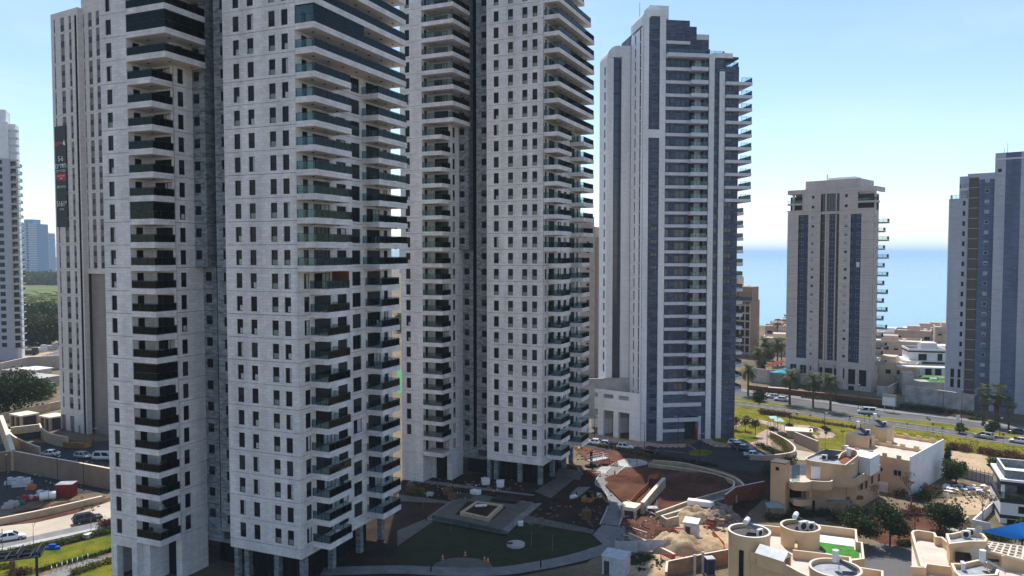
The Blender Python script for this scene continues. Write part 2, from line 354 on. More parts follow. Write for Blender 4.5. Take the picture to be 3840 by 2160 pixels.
        obj('wall_panel',wallmesh(3.05,FH,[(1.15,2.3,1.15,2.45)],DM),t,(-15.2,1.5,zb)); window(t,-14.05,1.5,F+.78,1.15,1.3,0,'plain',r.choice(ks[:4]))
        obj('slot_slab',cached('slot',lambda:MB().box(-16.65,-15.25,4.2,6,-.35,0).mesh('slot_slab',M['taupe'])),t,(0,0,F))
    # base under the wings
    zb0=F0-.37; sk=zb0-4.98
    obj('skirt_panel',wallmesh(W,sk,[],SM),t,(-W,0,4.98)); obj('skirt_panel',wallmesh(YR,sk,[],SM),t,(0,0,4.98),H90)
    b=MB(); b.box(-W+.02,-.02,.13,YR-.1,4.9,5.0)
    obj('underside',b.mesh('underside',M['soffit']),t)
    for x,y in ((-11.3,2.6),(-6,2.6),(-1.6,2.6),(-1.6,9),(-1.6,16),(-1.6,YR-1.2),(-11.3,10),(-11.3,18)):
        obj('column',cached('tcol',lambda:MB().box(-.42,.42,-.42,.42,-1,4.9).mesh('column',DM)),t,(x,y,0))
    b=MB(); b.box(-10.6,-3.2,3.2,20,-1,4.9,0)
    for i in range(7): x=-10.6+i*7.4/6; b.box(x-.06,x+.06,3.1,3.2,-1,4.9,1)
    for i in range(13): y=3.2+i*16.8/12; b.box(-3.2,-3.1,y-.06,y+.06,-1,4.9,1)
    obj('lobby_glazing',b.mesh('lobby_glazing',[M['pane'],M['frame']]),t)
    b=MB()
    if cfg['blank']: b.box(-28.6,-23.7,-5.72,-2,-1,zb0-.03); b.box(-28.6,-23.0,-2.0,8,-1,zb0-.03)
    else:
        b.box(-28.6,-27.5,-5.72,-4.7,-1,zb0-.03); b.box(-24.6,-23.62,-5.72,-4.7,-1,zb0-.03); b.box(-27.5,-24.6,-5.72,-4.7,4.9,zb0-.03)
        b.box(-28.6,-27.5,3.2,4.2,-1,zb0-.03); b.box(-24.6,-22.3,-4.7,6,-1,zb0-.03)
    b.box(-20.2,-19.15,-2.05,2.9,-1,zb0-.03); b.box(-19.15,-12.3,3.0,5,3.9,zb0-.03,1); b.box(-12.9,-12.2,1.5,2.3,-1,zb0-.03,1)
    obj('base_wall',b.mesh('base_wall',[SM,DM]),t)
    b=MB(); b.box(-23.2,-20.2,-1.4,2,-1,4.9,0); b.box(-19.1,-12.9,5.2,6,-1,3.9,0)
    obj('lobby_glazing',b.mesh('lobby_glazing',M['pane']),t)
    # dark inner core added to block light, and rear walls
    b=MB(); z0,z1=5.0,ZT
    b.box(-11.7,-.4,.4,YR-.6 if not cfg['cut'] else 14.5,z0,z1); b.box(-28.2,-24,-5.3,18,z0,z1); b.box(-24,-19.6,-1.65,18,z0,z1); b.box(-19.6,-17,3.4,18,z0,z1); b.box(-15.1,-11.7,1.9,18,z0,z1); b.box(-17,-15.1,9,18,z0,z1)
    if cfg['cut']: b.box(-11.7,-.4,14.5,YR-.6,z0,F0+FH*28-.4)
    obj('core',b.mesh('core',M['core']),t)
    b=MB(); zc=ZT if not cfg['cut'] else F0+FH*28-.4
    b.box(-W,-.02,YR-.2,YR,4.98,zc); b.box(-W,-W+.2,18,YR-.2,4.98,zc); b.box(-28.6,-W+.2,17.8,18,4.98,ZT); b.box(-28.6,-28.4,-5.6,17.8,0,ZT); b.box(-W,-W+.2,.13,1.5,4.98,ZT)
    obj('rear_wall',b.mesh('rear_wall',SM),t)
    b=MB(); ye=cfg['cut'].get(N-1,YR)
    b.box(-W,-.02,0,ye,ZT,ZT+cfg['crown']); b.box(-28.6,-19.15,-5.7,18,ZT,ZT+cfg['crown']); b.box(-19.15,-W,1.5,18,ZT,ZT+cfg['crown'])
    obj('roof_storey',b.mesh('roof_storey',SM),t)
    rl.close(); return t
cfgA=dict(seed=3,yr=23.2,cut={},lw=[(-10.38,-9.33),(-7.92,-6.84),(-4.31,-3.23),(-2.20,-1.13)],lk=['r','r','frost','r'],ls='plain',
  rw=[(1.33,2.5,'plain'),(3.5,7.2,'door'),(8.75,11.04,'door'),(12.42,14.6,'door'),(16.28,19.94,'door'),(20.95,22.1,'plain')],
  b1=(2.5,7.65,2.95),b2=(15.7,20.8,2.95),b1u=(-.02,8.1,3.1),b2u=(15.1,23.2,3.0),glz={(22,0):11.5},glzL={22,14,7},blank=False,crown=16)
cfgC=dict(seed=8,yr=21.6,cut={28:19.4,29:15.0},lw=[(-10.6,-9.52),(-7.5,-6.43),(-4.47,-3.38),(-2.34,-1.3)],lk=['r','frost','frost','frost'],ls='split',
  rw=[(.76,1.8,'plain'),(2.76,5.94,'door'),(7.71,9.74,'door'),(11.17,12.9,'plain'),(14.58,17.87,'door'),(19.03,20.05,'plain')],
  b1=(2.2,7.1,3.0),b2=(14.2,19.0,3.03),b1u=(-.02,7.4,3.05),b2u=(15.0,21.5,3.0),glz={},glzL=set(),blank=True,crown=9)
TA=twin('apartment_tower','nearest pale stone apartment tower, cropped at the top, with stacked wraparound glass balconies',(-28.307,102.344,0),-23.1,26,12,cfgA)
TC=twin('apartment_tower','second pale stone tower in the centre, above the unfinished courtyard, with stepped top balconies',(6.05,149.77,-.34),-24.3,30,13,cfgC)
# ---------------------------------------------------------------- other towers
M['blueE']=plain('navy_cladding',(.035,.06,.13),.5,var=.15,scale=.8)
M['brownglass']=glass_dark('bronze_stair_glass',(.10,.085,.075),.25)
M['winlight']=plain('pale_window_frame',(.34,.33,.35),.6,var=.05)
M['band']=plain('white_slab_edge',(.60,.61,.68),.7,var=.06,scale=.8)
def prismY(b,poly,y0,y1,m=0):
    n=len(b.v);k=len(poly); b.v+=[(p[0],y0,p[1]) for p in poly]+[(p[0],y1,p[1]) for p in poly]
    b.f.append(tuple(n+i for i in range(k))); b.m.append(m); b.f.append(tuple(n+2*k-1-i for i in range(k))); b.m.append(m)
    for i in range(k): j=(i+1)%k; b.f.append((n+j,n+i,n+k+i,n+k+j)); b.m.append(m)
    return b
def part(name,par,mat,fn,**k):
    b=MB(); fn(b); return obj(name,b.mesh(name,mat),par,**k)
def simplewin(w,h,fr='winlight',gl='pane2',kind=''):
    """small window for a far wall: frame and pane in one mesh, facing -y"""
    def fn():
        b=MB(); t=.1
        b.box(0,w,-.05,0,0,t,0); b.box(0,w,-.05,0,h-t,h,0); b.box(0,t,-.05,0,t,h-t,0); b.box(w-t,w,-.05,0,t,h-t,0)
        if w>1.3: b.box(w/2-.05,w/2+.05,-.05,0,t,h-t,0)
        z=h*(.5 if kind=='half' else 0 if kind=='shut' else 1)
        if z>t: b.face([(t,-.015,t),(w-t,-.015,t),(w-t,-.015,min(z,h-t)),(t,-.015,min(z,h-t))],1)
        if z<h-t: b.face([(t,-.03,max(z,t)),(w-t,-.03,max(z,t)),(w-t,-.03,h-t),(t,-.03,h-t)],2)
        return b.mesh('window',[M[fr],M[gl],M['shutterL']])
    return cached(('sw',rq(w),rq(h),fr,gl,kind),fn)
def facw(par,x,y,z,W,H,wins,mat,rz=0,dep=.3,fr='winlight',gl='pane2',kinds=('',),gap=.02):
    """one storey of wall with its windows; wins in local x,z"""
    obj('wall_panel',wallmesh(W,H,wins,mat,dep,gap),par,(x,y,z),rz)
    for a,b,c,d in [o[:4] for o in wins]:
        p=Vector((x+math.cos(rz)*a-math.sin(rz)*(dep-.08),y+math.sin(rz)*a+math.cos(rz)*(dep-.08),z+c))
        obj('window',simplewin(b-a,d-c,fr,gl,rnd.choice(kinds)),par,p,rz)
# --- slate and white tower with rounded caps
def tower_slate():
    t=thing('apartment_tower','slate and white striped tower with rounded white caps and projecting balconies, in the centre right','tower',(31.42,188.13,0),R(8.5))
    W_,Dk=M['stoneD'],M['darkD']; F=lambda j:12.2+3.15*j; rl=Rails(t,M['glassL']); KK=('',)
    def arc(cx,cz,r,a0,a1,n=8): return [(cx+r*math.cos(a0+(a1-a0)*i/n),cz+r*math.sin(a0+(a1-a0)*i/n)) for i in range(n+1)]
    # tall white-capped wing
    part('pilaster',t,W_,lambda b:b.box(0,1.48,0,.6,-1,102.2)); part('pilaster',t,W_,lambda b:b.box(4.23,5.71,0,.6,-1,102.93))
    poly=arc(1.6,102.8,1.6,PI,PI/2)+[(5.71,104.4),(5.71,102.95),(2.4,102.95)]+arc(2.4,102.0,.95,PI/2,PI,5)+[(1.48,102.0),(1.48,101.5),(0,101.5)]
    part('rounded_cap',t,W_,lambda b:prismY(b,poly,-.02,.62)); part('roof_slab',t,W_,lambda b:prismY(b,arc(1.6,102.8,1.6,PI,PI/2)+[(5.71,104.4),(5.71,101),(0.02,101)],.64,10))
    for j in range(-4,28):
        z=F(j); h=3.15
        facw(t,1.48,.22,z,2.75,h if j<27 else 102.95-z,[(.8,2.58,1.6,2.63)] if j not in(20,-4) else [],Dk,0,.2,'frame','paneblue',('',))
        facw(t,.01,9.5,z,9.5,h,[(3.0,3.9,.3,2.6),(6.9,8.0,.1,3.05)],W_,-PI/2,.25,'frame','pane2')
    part('band',t,W_,lambda b:b.box(1.46,4.25,-.03,.25,73.97,75.97))
    # balcony bay
    for j in range(0,28):
        z=F(j)
        facw(t,5.71,.25,z,6.04,3.15,[(.05,1.2,.08,1.95),(2.5,5.2,.08,1.95)],Dk,0,.2,'frame','paneblue',KK)
        if j!=26: obj('band',cached('Dband',lambda:MB().box(5.73,11.75,-.2,.24,-.75,0).mesh('band',M['band'])),t,(0,0,z))
        if j<=26:
            big=j==26; x0=5.72 if big else 11.65; x1=16.3 if big else 15.9
            bal=obj('balcony',cached(('Dbal',big),lambda:MB().box(x0,x1,-1.6,2.0,-.9,0,0).mesh('balcony',M['band'])),t,(0,0,z))
            rails2(rl,bal,[(x0+.1,-1.5),(x1-.1,-1.5),(x1-.1,1.9)],('Db',big))
        if j<=26:
            facw(t,11.75,2.0,z,2.15,3.15,[(.4,1.8,.05,2.2)],Dk,0,.2,'frame'); obj('wall_panel',wallmesh(1.6,3.15,[],W_),t,(13.9,2.0,z))
        if j<=25:
            facw(t,15.5,0.15,z,1.2,3.15,[(.45,1.05,1.2,2.4)],Dk,0,.2,'frame'); facw(t,18.08,.2,z,1.3,3.15,[(.05,1.25,1.1,2.5)],Dk,0,.2,'frame','paneblue',KK)
        if j<=24: facw(t,20.72,.1,z,3.73,3.15,[(.12,2.2,1.2,2.5)],Dk,0,.2,'frame','paneblue',KK)
        if 15<=j<=24:
            bal=obj('balcony',cached('DbalR',lambda:MB().box(20.74,27.4,-1.1,.08,-.75,0).box(24.5,27.4,.08,6,-.75,0).mesh('balcony',M['band'])),t,(0,0,z)); rails2(rl,bal,[(24.6,-1),(27.3,-1),(27.3,5.9)],'Dbr')
        elif j<15:
            bal=obj('balcony',cached('DbalS',lambda:MB().box(24.47,26.25,.4,4.6,-.75,0).mesh('balcony',M['band'])),t,(0,0,z)); rails2(rl,bal,[(24.55,.5),(26.15,.5),(26.15,4.5)],'Dbs')
    # stripes and stepped tops
    st=arc(18.1,93.4,1.42,PI,PI/2)+[(22.67,94.82),(22.67,93.66),(18.6,93.66)]+arc(18.6,93.1,.55,PI/2,PI,5)+[(18.06,92),(18.06,-1),(16.68,-1),(16.68,92)]
    part('pilaster',t,W_,lambda b:prismY(b,st,-.12,.2)); part('pilaster',t,W_,lambda b:b.box(19.37,20.72,-.15,.2,-1,90.4))
    part('parapet',t,Dk,lambda b:b.box(5.71,11.77,.25,6,100.4,102.3)); part('parapet',t,Dk,lambda b:b.box(11.77,13.9,1.2,7,94.2,101.2)); part('parapet',t,Dk,lambda b:b.box(13.9,17.18,1.5,8,94.2,98.2)); part('parapet',t,M['band'],lambda b:b.box(13.9,17.18,1.4,8,98.2,99.5))
    part('parapet',t,Dk,lambda b:b.box(17.2,24.44,.4,8,93.6,94.1).box(15.5,16.66,.2,.5,94.1,94.8)); part('parapet',t,Dk,lambda b:b.box(20.74,24.44,.1,.4,90.95,91.7).box(24.14,24.44,.4,8,90.95,91.7).box(18.1,20.7,.25,.5,90.9,93.6))
    part('penthouse',t,W_,lambda b:b.box(3.4,8.2,5.2,10,104,107.2)); part('penthouse',t,M['darkD'],lambda b:b.box(5.75,11.6,.6,9,94,100.4))
    b1=obj('terrace_railing',None,t,(0,0,94.3)); rails2(rl,b1,[(17.3,.5),(20.75,.5),(20.75,3)],'Dt1'); b2=obj('terrace_railing',None,t,(0,0,91.7)); rails2(rl,b2,[(20.9,.3),(24.3,.3),(24.3,4)],'Dt2')
    part('antenna',t,M['frame'],lambda b:b.tube((1.0,6,104),(1.0,6,108),.05))
    # rear left section
    cap=arc(-3.1,95.3,3.0,PI,PI/2)+[(0,98.3),(0,95.6),(-6.1,95.3)]
    part('rounded_cap',t,W_,lambda b:prismY(b,cap,9.8,17)); part('side_wing',t,W_,lambda b:b.box(-6.1,-4.45,9.8,17,-1,95.28).box(-2.27,0,9.8,17,-1,95.58).box(-4.45,-2.27,10.7,17,-1,95.28))
    part('stair_glazing',t,[M['paneblue'],M['frame']],lambda b:[b.box(-4.44,-2.28,10.5,10.69,14,95.2,0)]+[b.box(-4.44,-2.28,10.42,10.5,14+3.15*i,14.15+3.15*i,1) for i in range(26)])
    for j in range(1,26): obj('window',simplewin(.9,2.0,'frame'),t,(-6.14,12.2,F(j)+.3),-PI/2)
    # lower storeys
    part('base_wall',t,Dk,lambda b:b.box(5.73,11.3,.1,1,-1,12.2-.76).box(5.73,15.4,.05,1,5.9,12.2-.76).box(15.4,24.45,.25,1,-1,12.2))
    part('band',t,M['band'],lambda b:b.box(5.74,15.5,-.15,.04,8.35,9.3)); part('band',t,M['band'],lambda b:b.box(5.74,15.5,-.15,.04,4.6,5.6)); part('band',t,M['band'],lambda b:b.box(5.74,11.3,-.12,.08,2.1,2.8)); part('base_pier',t,M['band'],lambda b:b.box(14.9,15.5,-.1,2,-1,5.85))
    part('sign_board',t,plain('red_board',(.45,.05,.03),.5),lambda b:b.box(14.3,14.5,.2,1.4,.2,2.6))
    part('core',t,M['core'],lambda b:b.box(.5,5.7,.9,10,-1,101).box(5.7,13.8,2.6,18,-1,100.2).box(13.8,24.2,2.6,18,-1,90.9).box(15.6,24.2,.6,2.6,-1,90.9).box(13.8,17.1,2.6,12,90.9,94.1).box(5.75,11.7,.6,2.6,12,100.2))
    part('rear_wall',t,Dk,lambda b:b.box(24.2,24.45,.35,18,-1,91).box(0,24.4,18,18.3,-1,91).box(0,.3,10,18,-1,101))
    # arcade podium turned to the left
    a=obj('arcade',None,t,(0,0,0),R(-45)); D1=1.0
    obj('arcade_wall',wallmesh(18,12.2,[(11.9,14.95,.4,7.0),(7.6,10.5,.4,7.0),(2.8,6.0,.4,7.0),(11.86,14.81,10.05,11.15),(7.61,10.47,10.05,11.15),(3,6,10.05,11.15)],W_,D1,.0,'arc'),a,(-18,0,-.4))
    part('arcade_back',a,W_,lambda b:b.box(-18,-.5,D1,D1+.02,7.2,9.0).box(-18,-.4,7,7.4,0,9).box(-18,-.4,D1+.02,7,9,9.3)); part('podium_wall',t,M['conc'],lambda b:b.box(-15,-.02,9.2,9.78,4,14.3).box(-15.4,-15,3.0,9.78,4,14.3))
    return t
tower_slate()
# --- striped beige and navy tower
def tower_beige():
    t=thing('apartment_tower','beige tower with two navy window stripes and corner roof loggias, beside the road','tower',(119.17,256,0),R(-42.5))
    Bs=M['beigeE']; Z0=9.4; H=2.95; rl=Rails(t,M['glassL'])
    for j in range(17):
        z=Z0+H*j; top=j==16; h=H+(1.1 if top else 0)
        obj('wall_panel',wallmesh(3.9,h,[],Bs),t,(-29.1,0,z))
        facw(t,-25.2,.7,z,3.5,H,[(.15,1.65,1.3,2.6),(2.9,3.4,1.3,2.6)],M['blueE'],0,.15,'winlight','pane2')
        facw(t,-21.7,0,z,4.2,h,[(1.1,2.0,1.35,2.35)],Bs,0,.3,'winlight','pane2',('','shut','shut','half'))
        facw(t,-14.9,1.2,z,2.3,H,[(.2,1.9,1.1,2.5)],M['blueE'],0,.15,'winlight')
        facw(t,-11.2,0,z,3.8,h,[(1.75,2.75,1.35,2.35)],Bs,0,.3,'winlight','pane2',('','shut','shut','half'))
        facw(t,-7.4,.7,z,3.44,H,[(1.75,3.25,1.3,2.6),(.1,.5,1.3,2.6)],M['blueE'],0,.15,'winlight')
        obj('wall_panel',wallmesh(4.1,h,[],Bs),t,(-3.96,0,z))
        facw(t,.14,0,z,4.3,h,[(1.2,1.75,.8,2.5)],Bs,PI/2,.3,'frame','pane')
        obj('stair_glazing',cached('Esg',lambda:MB().box(-17.5,-16,1.1,1.3,0,H-.12,0).box(-17.5,-16,1.05,1.3,H-.12,H,1).mesh('stair_glazing',[M['brownglass'],M['winlight']])),t,(0,0,z)); obj('stair_glazing',cached('Esg2',lambda:MB().box(-12.2,-11.2,1.1,1.3,0,H-.12,0).box(-12.2,-11.2,1.05,1.3,H-.12,H,1).mesh('stair_glazing',[M['brownglass'],M['winlight']])),t,(0,0,z))
        x1=2.9 if j%2==0 else 1.7
        bal=obj('balcony',cached(('Ebal',j%2),lambda:MB().prism([(.05,4.4),(x1,4.5),(x1+.25,5.8),(x1-.5,7.6),(-1.0,7.7)],-.45,0).mesh('balcony',M['winlight'])),t,(0,0,z)); rails2(rl,bal,[(.2,4.5),(x1-.1,4.6),(x1+.15,5.8),(x1-.55,7.5)],('Eb',j%2))
    part('pier',t,Bs,lambda b:b.box(-16,-15.6,.2,1.3,0,68.2)); part('pier',t,Bs,lambda b:b.box(-12.5,-12.2,.2,1.3,0,68.2)); part('pier',t,Bs,lambda b:b.box(-15.6,-14.9,.9,1.3,9.4,59.6))
    part('lintel',t,Bs,lambda b:b.box(-17.5,-11.2,.3,1.4,59.6,60.5)); part('lintel',t,Bs,lambda b:b.box(-17.5,-11.2,.3,1.4,66.6,68.3))
    part('lintel',t,Bs,lambda b:b.box(-25.2,-21.7,.0,.68,59.55,60.65)); part('lintel',t,Bs,lambda b:b.box(-7.4,-3.96,.0,.68,59.35,60.65))
    for x,w in ((-17.4,1.35),(-15.55,3.0),(-12.15,.9)): obj('window',winmesh(w,6.1,'grid'),t,(x,.9,60.5)); part('pane',t,M['paneblue'],lambda b:b.face([(x,.92,60.5),(x+w,.92,60.5),(x+w,.92,66.6),(x,.92,66.6)]))
    for x0,x1,w in ((-23.9,-17.5,[(3.3,4.2,1.0,2.0),(3.3,4.2,4.4,5.4)]),(-11.2,-5.2,[(1.75,2.7,1.0,2.0),(1.75,2.7,4.4,5.4)])): facw(t,x0,0,60.66,x1-x0,7.7,w,Bs,0,.3,'frame')
    part('roof_beam',t,Bs,lambda b:b.box(-29.2,-23.9,-.1,4,66.8,68.3)); part('roof_beam',t,Bs,lambda b:b.box(-5.2,.6,-.05,.7,66.8,68.3).box(-.2,.6,.7,9,66.8,68.3).box(.0,.5,.05,.6,60.7,66.8)); part('roof_column',t,Bs,lambda b:b.box(-27.6,-26.9,.4,1,60.7,66.8))
    for x0,x1 in ((-29.2,-23.9),(-5.2,.7)):
        part('loggia_slab',t,Bs,lambda b:b.box(x0,x1,-.1,3.4,63.0,63.6).box(x0,x1,.02,.3,60.66,61.2)); l=obj('terrace_railing',None,t,(0,0,63.6)); rails2(rl,l,[(x0+.1,0),(x1-.1,0)],('El',x0))
        facw(t,x0+(1.5 if x0<-20 else 0),3.4,60.66,(x1-x0)-1.5,7.5,[(.8,2.4,.6,2.2),(.8,2.6,3.2,5.2)],Bs,0,.3,'frame','pane')
    part('penthouse',t,Bs,lambda b:b.box(-24.9,-6.1,5,18.5,66,71.6)); part('rooftop_unit',t,M['white'],lambda b:b.box(-18,-9,8,14,71.6,72.6).box(-19,-18.6,9,9.4,71.6,74))
    part('core',t,M['core'],lambda b:b.prism([(-28.8,1.6),(-.2,1.6),(-.2,4.2),(-6.3,22.8),(-28.8,22.8)],9.4,66).box(-24,-5.3,1.0,1.6,62,66.5))
    part('side_wall',t,Bs,lambda b:b.box(-29.1,-28.8,.15,23,0,60.6).box(-29.1,-6,23,23.3,0,66).prism([(.14,4.32),(-6,23),(-6.25,23),(-.1,4.32)],9.4,66))
    P_=[(1.7,4.0,5.0,7.0),(5.2,7.5,3.9,7.0),(8.7,9.3,5.2,7.0)]
    facw(t,-29.1,-.02,-2,11.6,11.4,[(a,b,c+2,d+2) for a,b,c,d in P_],Bs,0,.3,'winlight','pane')
    facw(t,-11.2,-.02,-2,11.36,11.4,[(2.1,2.7,5.6,9.1),(3.9,6.2,4.0,9.1),(7.4,9.8,3.7,9.1),(3.95,5.9,1.7,3.35)],Bs,0,.3,'frame','pane'); facw(t,-17.5,.6,-2,6.3,9.9,[(.2,1.4,3,8.7),(2.1,4.7,3,8.7),(5.3,6.1,3,8.7)],Bs,0,.3,'frame','pane')
    part('podium',t,Bs,lambda b:b.prism([(-28.9,1.2),(.14,1.2),(.14,6.6),(-5.5,23),(-28.9,23)],-2,9.35).box(-17.5,-11.2,.3,1.2,7.9,9.38)); facw(t,.16,0,-2,6.6,11.4,[(1.0,1.6,4,9),(2.6,3.2,4,9),(4.2,4.8,4,9)],Bs,PI/2,.3,'frame','pane')
    sh=obj('hung_sheet',MB().prism([(-5.5,.5),(-4.6,.55),(-4.5,.6),(-5.4,.62)],41.6,43.2).mesh('hung_sheet',M['white']),t)
    rl.close(); return t
tower_beige()
# --- grey-blue tower at the right edge
def tower_grey():
    t=thing('apartment_tower','grey and blue striped tower cut off by the right edge of the picture','tower',(139.71,225.52,0),R(-39.5))
    G_,Bl=M['greyF'],M['blueF']; H=3.0
    for j in range(25):
        z=-.4+H*j
        if j<24: h=H
        else: h=75.05-(-.4+72)
        obj('wall_panel',wallmesh(2.62,h,[(.75,1.7,.9,1.9)] if j==23 else [],G_),t,(0,0,z)); obj('wall_panel',wallmesh(3.74,h,[],Bl),t,(2.62,.05,z)); obj('wall_panel',wallmesh(8,h,[],G_),t,(6.36,0,z))
        if j==23: obj('window',simplewin(.95,1.0,'frame'),t,(.75,.2,z+.9))
        if z<66: facw(t,-3.95,.9,z,3.9,min(H,66.9-z),[(1.45,2.55,1.2,2.2)] if j>1 else [],Bl,0,.2,'band','pane2',('','shut','shut','half'))
        if z<62: facw(t,-11.5,1.0,z,4.75,min(H,62.5-z),[(3.4,4.1,.7,2.1)] if j>3 else [(1.2,2.2,.2,2.8),(3.1,3.9,.2,2.8)] if j in(2,3) else [],G_,0,.25,'frame','pane')
        if z<66: obj('stair_glazing',cached('Fsg',lambda:MB().box(-6.65,-4.1,1.1,1.3,0,2.8,0).box(-6.65,-4.1,1.05,1.3,2.8,3,1).box(-6.75,-6.6,.9,1.3,0,3,1).mesh('stair_glazing',[M['brownglass'],M['winlight']])),t,(0,0,z))
    part('cornice',t,M['band'],lambda b:b.box(-.05,14.4,-.08,.3,73.0,73.5)); part('penthouse',t,G_,lambda b:b.box(-7.5,-.3,4,9,62,69.9).box(-9.8,-7.6,5,9,62,69.3)); part('terrace_slab',t,M['band'],lambda b:b.box(-9.3,-6.6,2,5,64.9,65.6))
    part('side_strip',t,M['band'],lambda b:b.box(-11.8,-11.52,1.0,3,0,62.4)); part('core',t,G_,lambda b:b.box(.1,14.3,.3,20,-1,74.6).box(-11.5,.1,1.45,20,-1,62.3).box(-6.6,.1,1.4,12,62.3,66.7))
    rl=Rails(t,M['glassL']); l=obj('terrace_railing',None,t,(0,0,62.5)); rails2(rl,l,[(-11.4,4),(-11.4,1.1),(-7,1.1)],'F1'); l=obj('terrace_railing',None,t,(0,0,65.6)); rails2(rl,l,[(-9.2,4),(-9.2,2.1),(-6.7,2.1)],'F2')
    part('antenna',t,M['frame'],lambda b:b.tube((2.6,3,74.6),(2.6,3,78),.05).tube((1.8,3,74.6),(1.8,3,76.6),.05)); return t
tower_grey()
# --- cream tower with the advertising banner
def tower_banner():
    t=thing('apartment_tower','tall cream tower with slim paired windows and a black advertising banner, behind the nearest tower','tower',(-109.62,196.54,0),R(-31))
    Sb=M['stoneB']; cols=[(1.28,1.9),(4.35,6.1),(8.1,9.2)]; gs=[(102.2,105.7),(94.7,101.6),(88.1,93.95)]+[(87.4-6.55*i-5.8,87.4-6.55*i) for i in range(12)]+[(5.9,8.87)]
    M['spandrel']=plain('grey_spandrel_panel',(.20,.175,.175),.6,var=.1)
    zs=[107.3]+[(gs[i][0]+gs[i+1][1])/2 for i in range(len(gs)-1)]+[4.6]
    def grp(w,h,n):
        def fn():
            b=MB(); b.box(0,w,0,.04,0,h,0)
            for q in range(n): z=h*q/n+h/n*.08; b.box(.04,w-.04,-.05,0,z,z+h/n*.42,1)
            return b.mesh('window',[M['spandrel'],M['pane']])
        return cached(('Bw',rq(w),rq(h),n),fn)
    for i,(z0,z1) in enumerate(gs):
        lo,hi=zs[i+1],zs[i]
        obj('wall_panel',wallmesh(10.53,hi-lo,[(a,b,z0-lo,z1-lo) for a,b in cols],Sb,.3,.02),t,(-10.3,0,lo))
        for a,b in cols: obj('window',grp(b-a,z1-z0,2 if z1-z0>4 else 1),t,(-10.3+a,.22,z0))
        if lo>40:
            c2=[(.37,.9),(2.5,4.15),(5.8,7.5)]; obj('wall_panel',wallmesh(12,hi-lo,[(a,b,z0-lo,z1-lo) for a,b in c2],Sb,.3,.02),t,(1.68,1.2,lo))
            for a,b in c2: obj('window',grp(b-a,z1-z0,2 if z1-z0>4 else 1),t,(1.68+a,1.42,z0))
    obj('wall_panel',wallmesh(10.53,5.6,[(.3,2.3,1,5.05),(4.3,6.2,1,5.05),(8.1,8.9,1,3)],Sb,.3,.02),t,(-10.3,0,-1))
    part('door',t,plain('brown_hoarding',(.22,.17,.16),.7),lambda b:b.box(-10,-8,.25,.3,0,4.05).box(-6,-4.1,.25,.3,0,4.05).box(-2.2,-1.4,.25,.3,0,2))
    part('stair_slot',t,[M['spandrel'],M['pane']],lambda b:[b.box(.23,1.2,.5,.6,0,105.5,1)]+[b.box(.23,1.2,.42,.5,3.27*i,3.27*i+.3,0) for i in range(32)]); part('pier',t,Sb,lambda b:b.box(1.2,1.68,.02,1.3,-1,107.3).box(.23,1.2,.02,.6,105.5,107.3))
    part('overhang',t,Sb,lambda b:b.box(1.69,13.7,1.15,2.4,41.0,42.3)); part('lower_wall',t,M['taupe'],lambda b:b.box(1.7,13.7,2.0,2.4,-1,41)); part('upper_storey',t,Sb,lambda b:b.box(1.3,13.7,1.2,16,107.3,114))
    part('core',t,M['core'],lambda b:b.box(-10,1.2,.65,15,-1,107).box(1.2,13.4,2.4,15,-1,107.2)); part('side_wall',t,Sb,lambda b:b.box(-10.3,-10.02,.02,15,-1,107.3).box(-10.3,13.7,15,15.3,-1,107.3).box(13.4,13.7,2.4,15,-1,107.3))
    # banner
    bm=plain('black_banner_vinyl',(.006,.007,.012),.5,var=.1); wm=plain('white_print',(.8,.8,.8),.6,var=0); rm=plain('red_print',(.42,.02,.02),.6,var=.05)
    bn=thing('advertising_banner','long black advertising banner with white Hebrew print hung down the cream tower','banner',(-109.62,196.54,0),R(-31))
    part('sheet',bn,bm,lambda b:b.box(-9.28,-4.25,-.30,-.22,52.9,78.6)); part('red_patch',bn,rm,lambda b:b.box(-9.0,-4.5,-.315,-.302,64.8,66.6)); part('red_flash',bn,rm,lambda b:b.face([(-9.2,-.31,73.4),(-6.2,-.31,74.2),(-7.0,-.31,74.7),(-9.2,-.31,74.6)])); part('white_mark',bn,wm,lambda b:b.face([(-5.6,-.31,73.9),(-4.5,-.31,73.6),(-5.0,-.31,75.1)]))
    def text(s,x,z,size,mt=wm,sx=1):
        c=bpy.data.curves.new('lettering','FONT'); c.body=s; c.size=size; c.align_x='CENTER'; tmp=bpy.data.objects.new('lettering',c); COL.objects.link(tmp); bpy.context.view_layer.update()
        me=bpy.data.meshes.new_from_object(tmp.evaluated_get(bpy.context.evaluated_depsgraph_get())); bpy.data.objects.remove(tmp); me.materials.clear(); me.materials.append(mt)
        o=obj('lettering',me,bn,(x,-.325,z)); o.rotation_euler=(PI/2,0,0); o.scale=(sx,1,1)
    text('5-6',-6.75,69.7,1.9); text('םירדח',-6.75,67.95,1.75,sx=1.15); text('םיל ףונ םע',-6.75,66.95,.95); text('תיטרפ הריכמ',-6.75,65.75,.6); text('השדח',-6.75,65.1,.6); text('2025 סולכא',-6.75,62.9,.85); text('5161*',-6.75,58.2,1.95); text('םירוגמ',-6.75,57.2,.7); text('ןולאסח',-5.9,74.2,.35)
    return t
tower_banner()
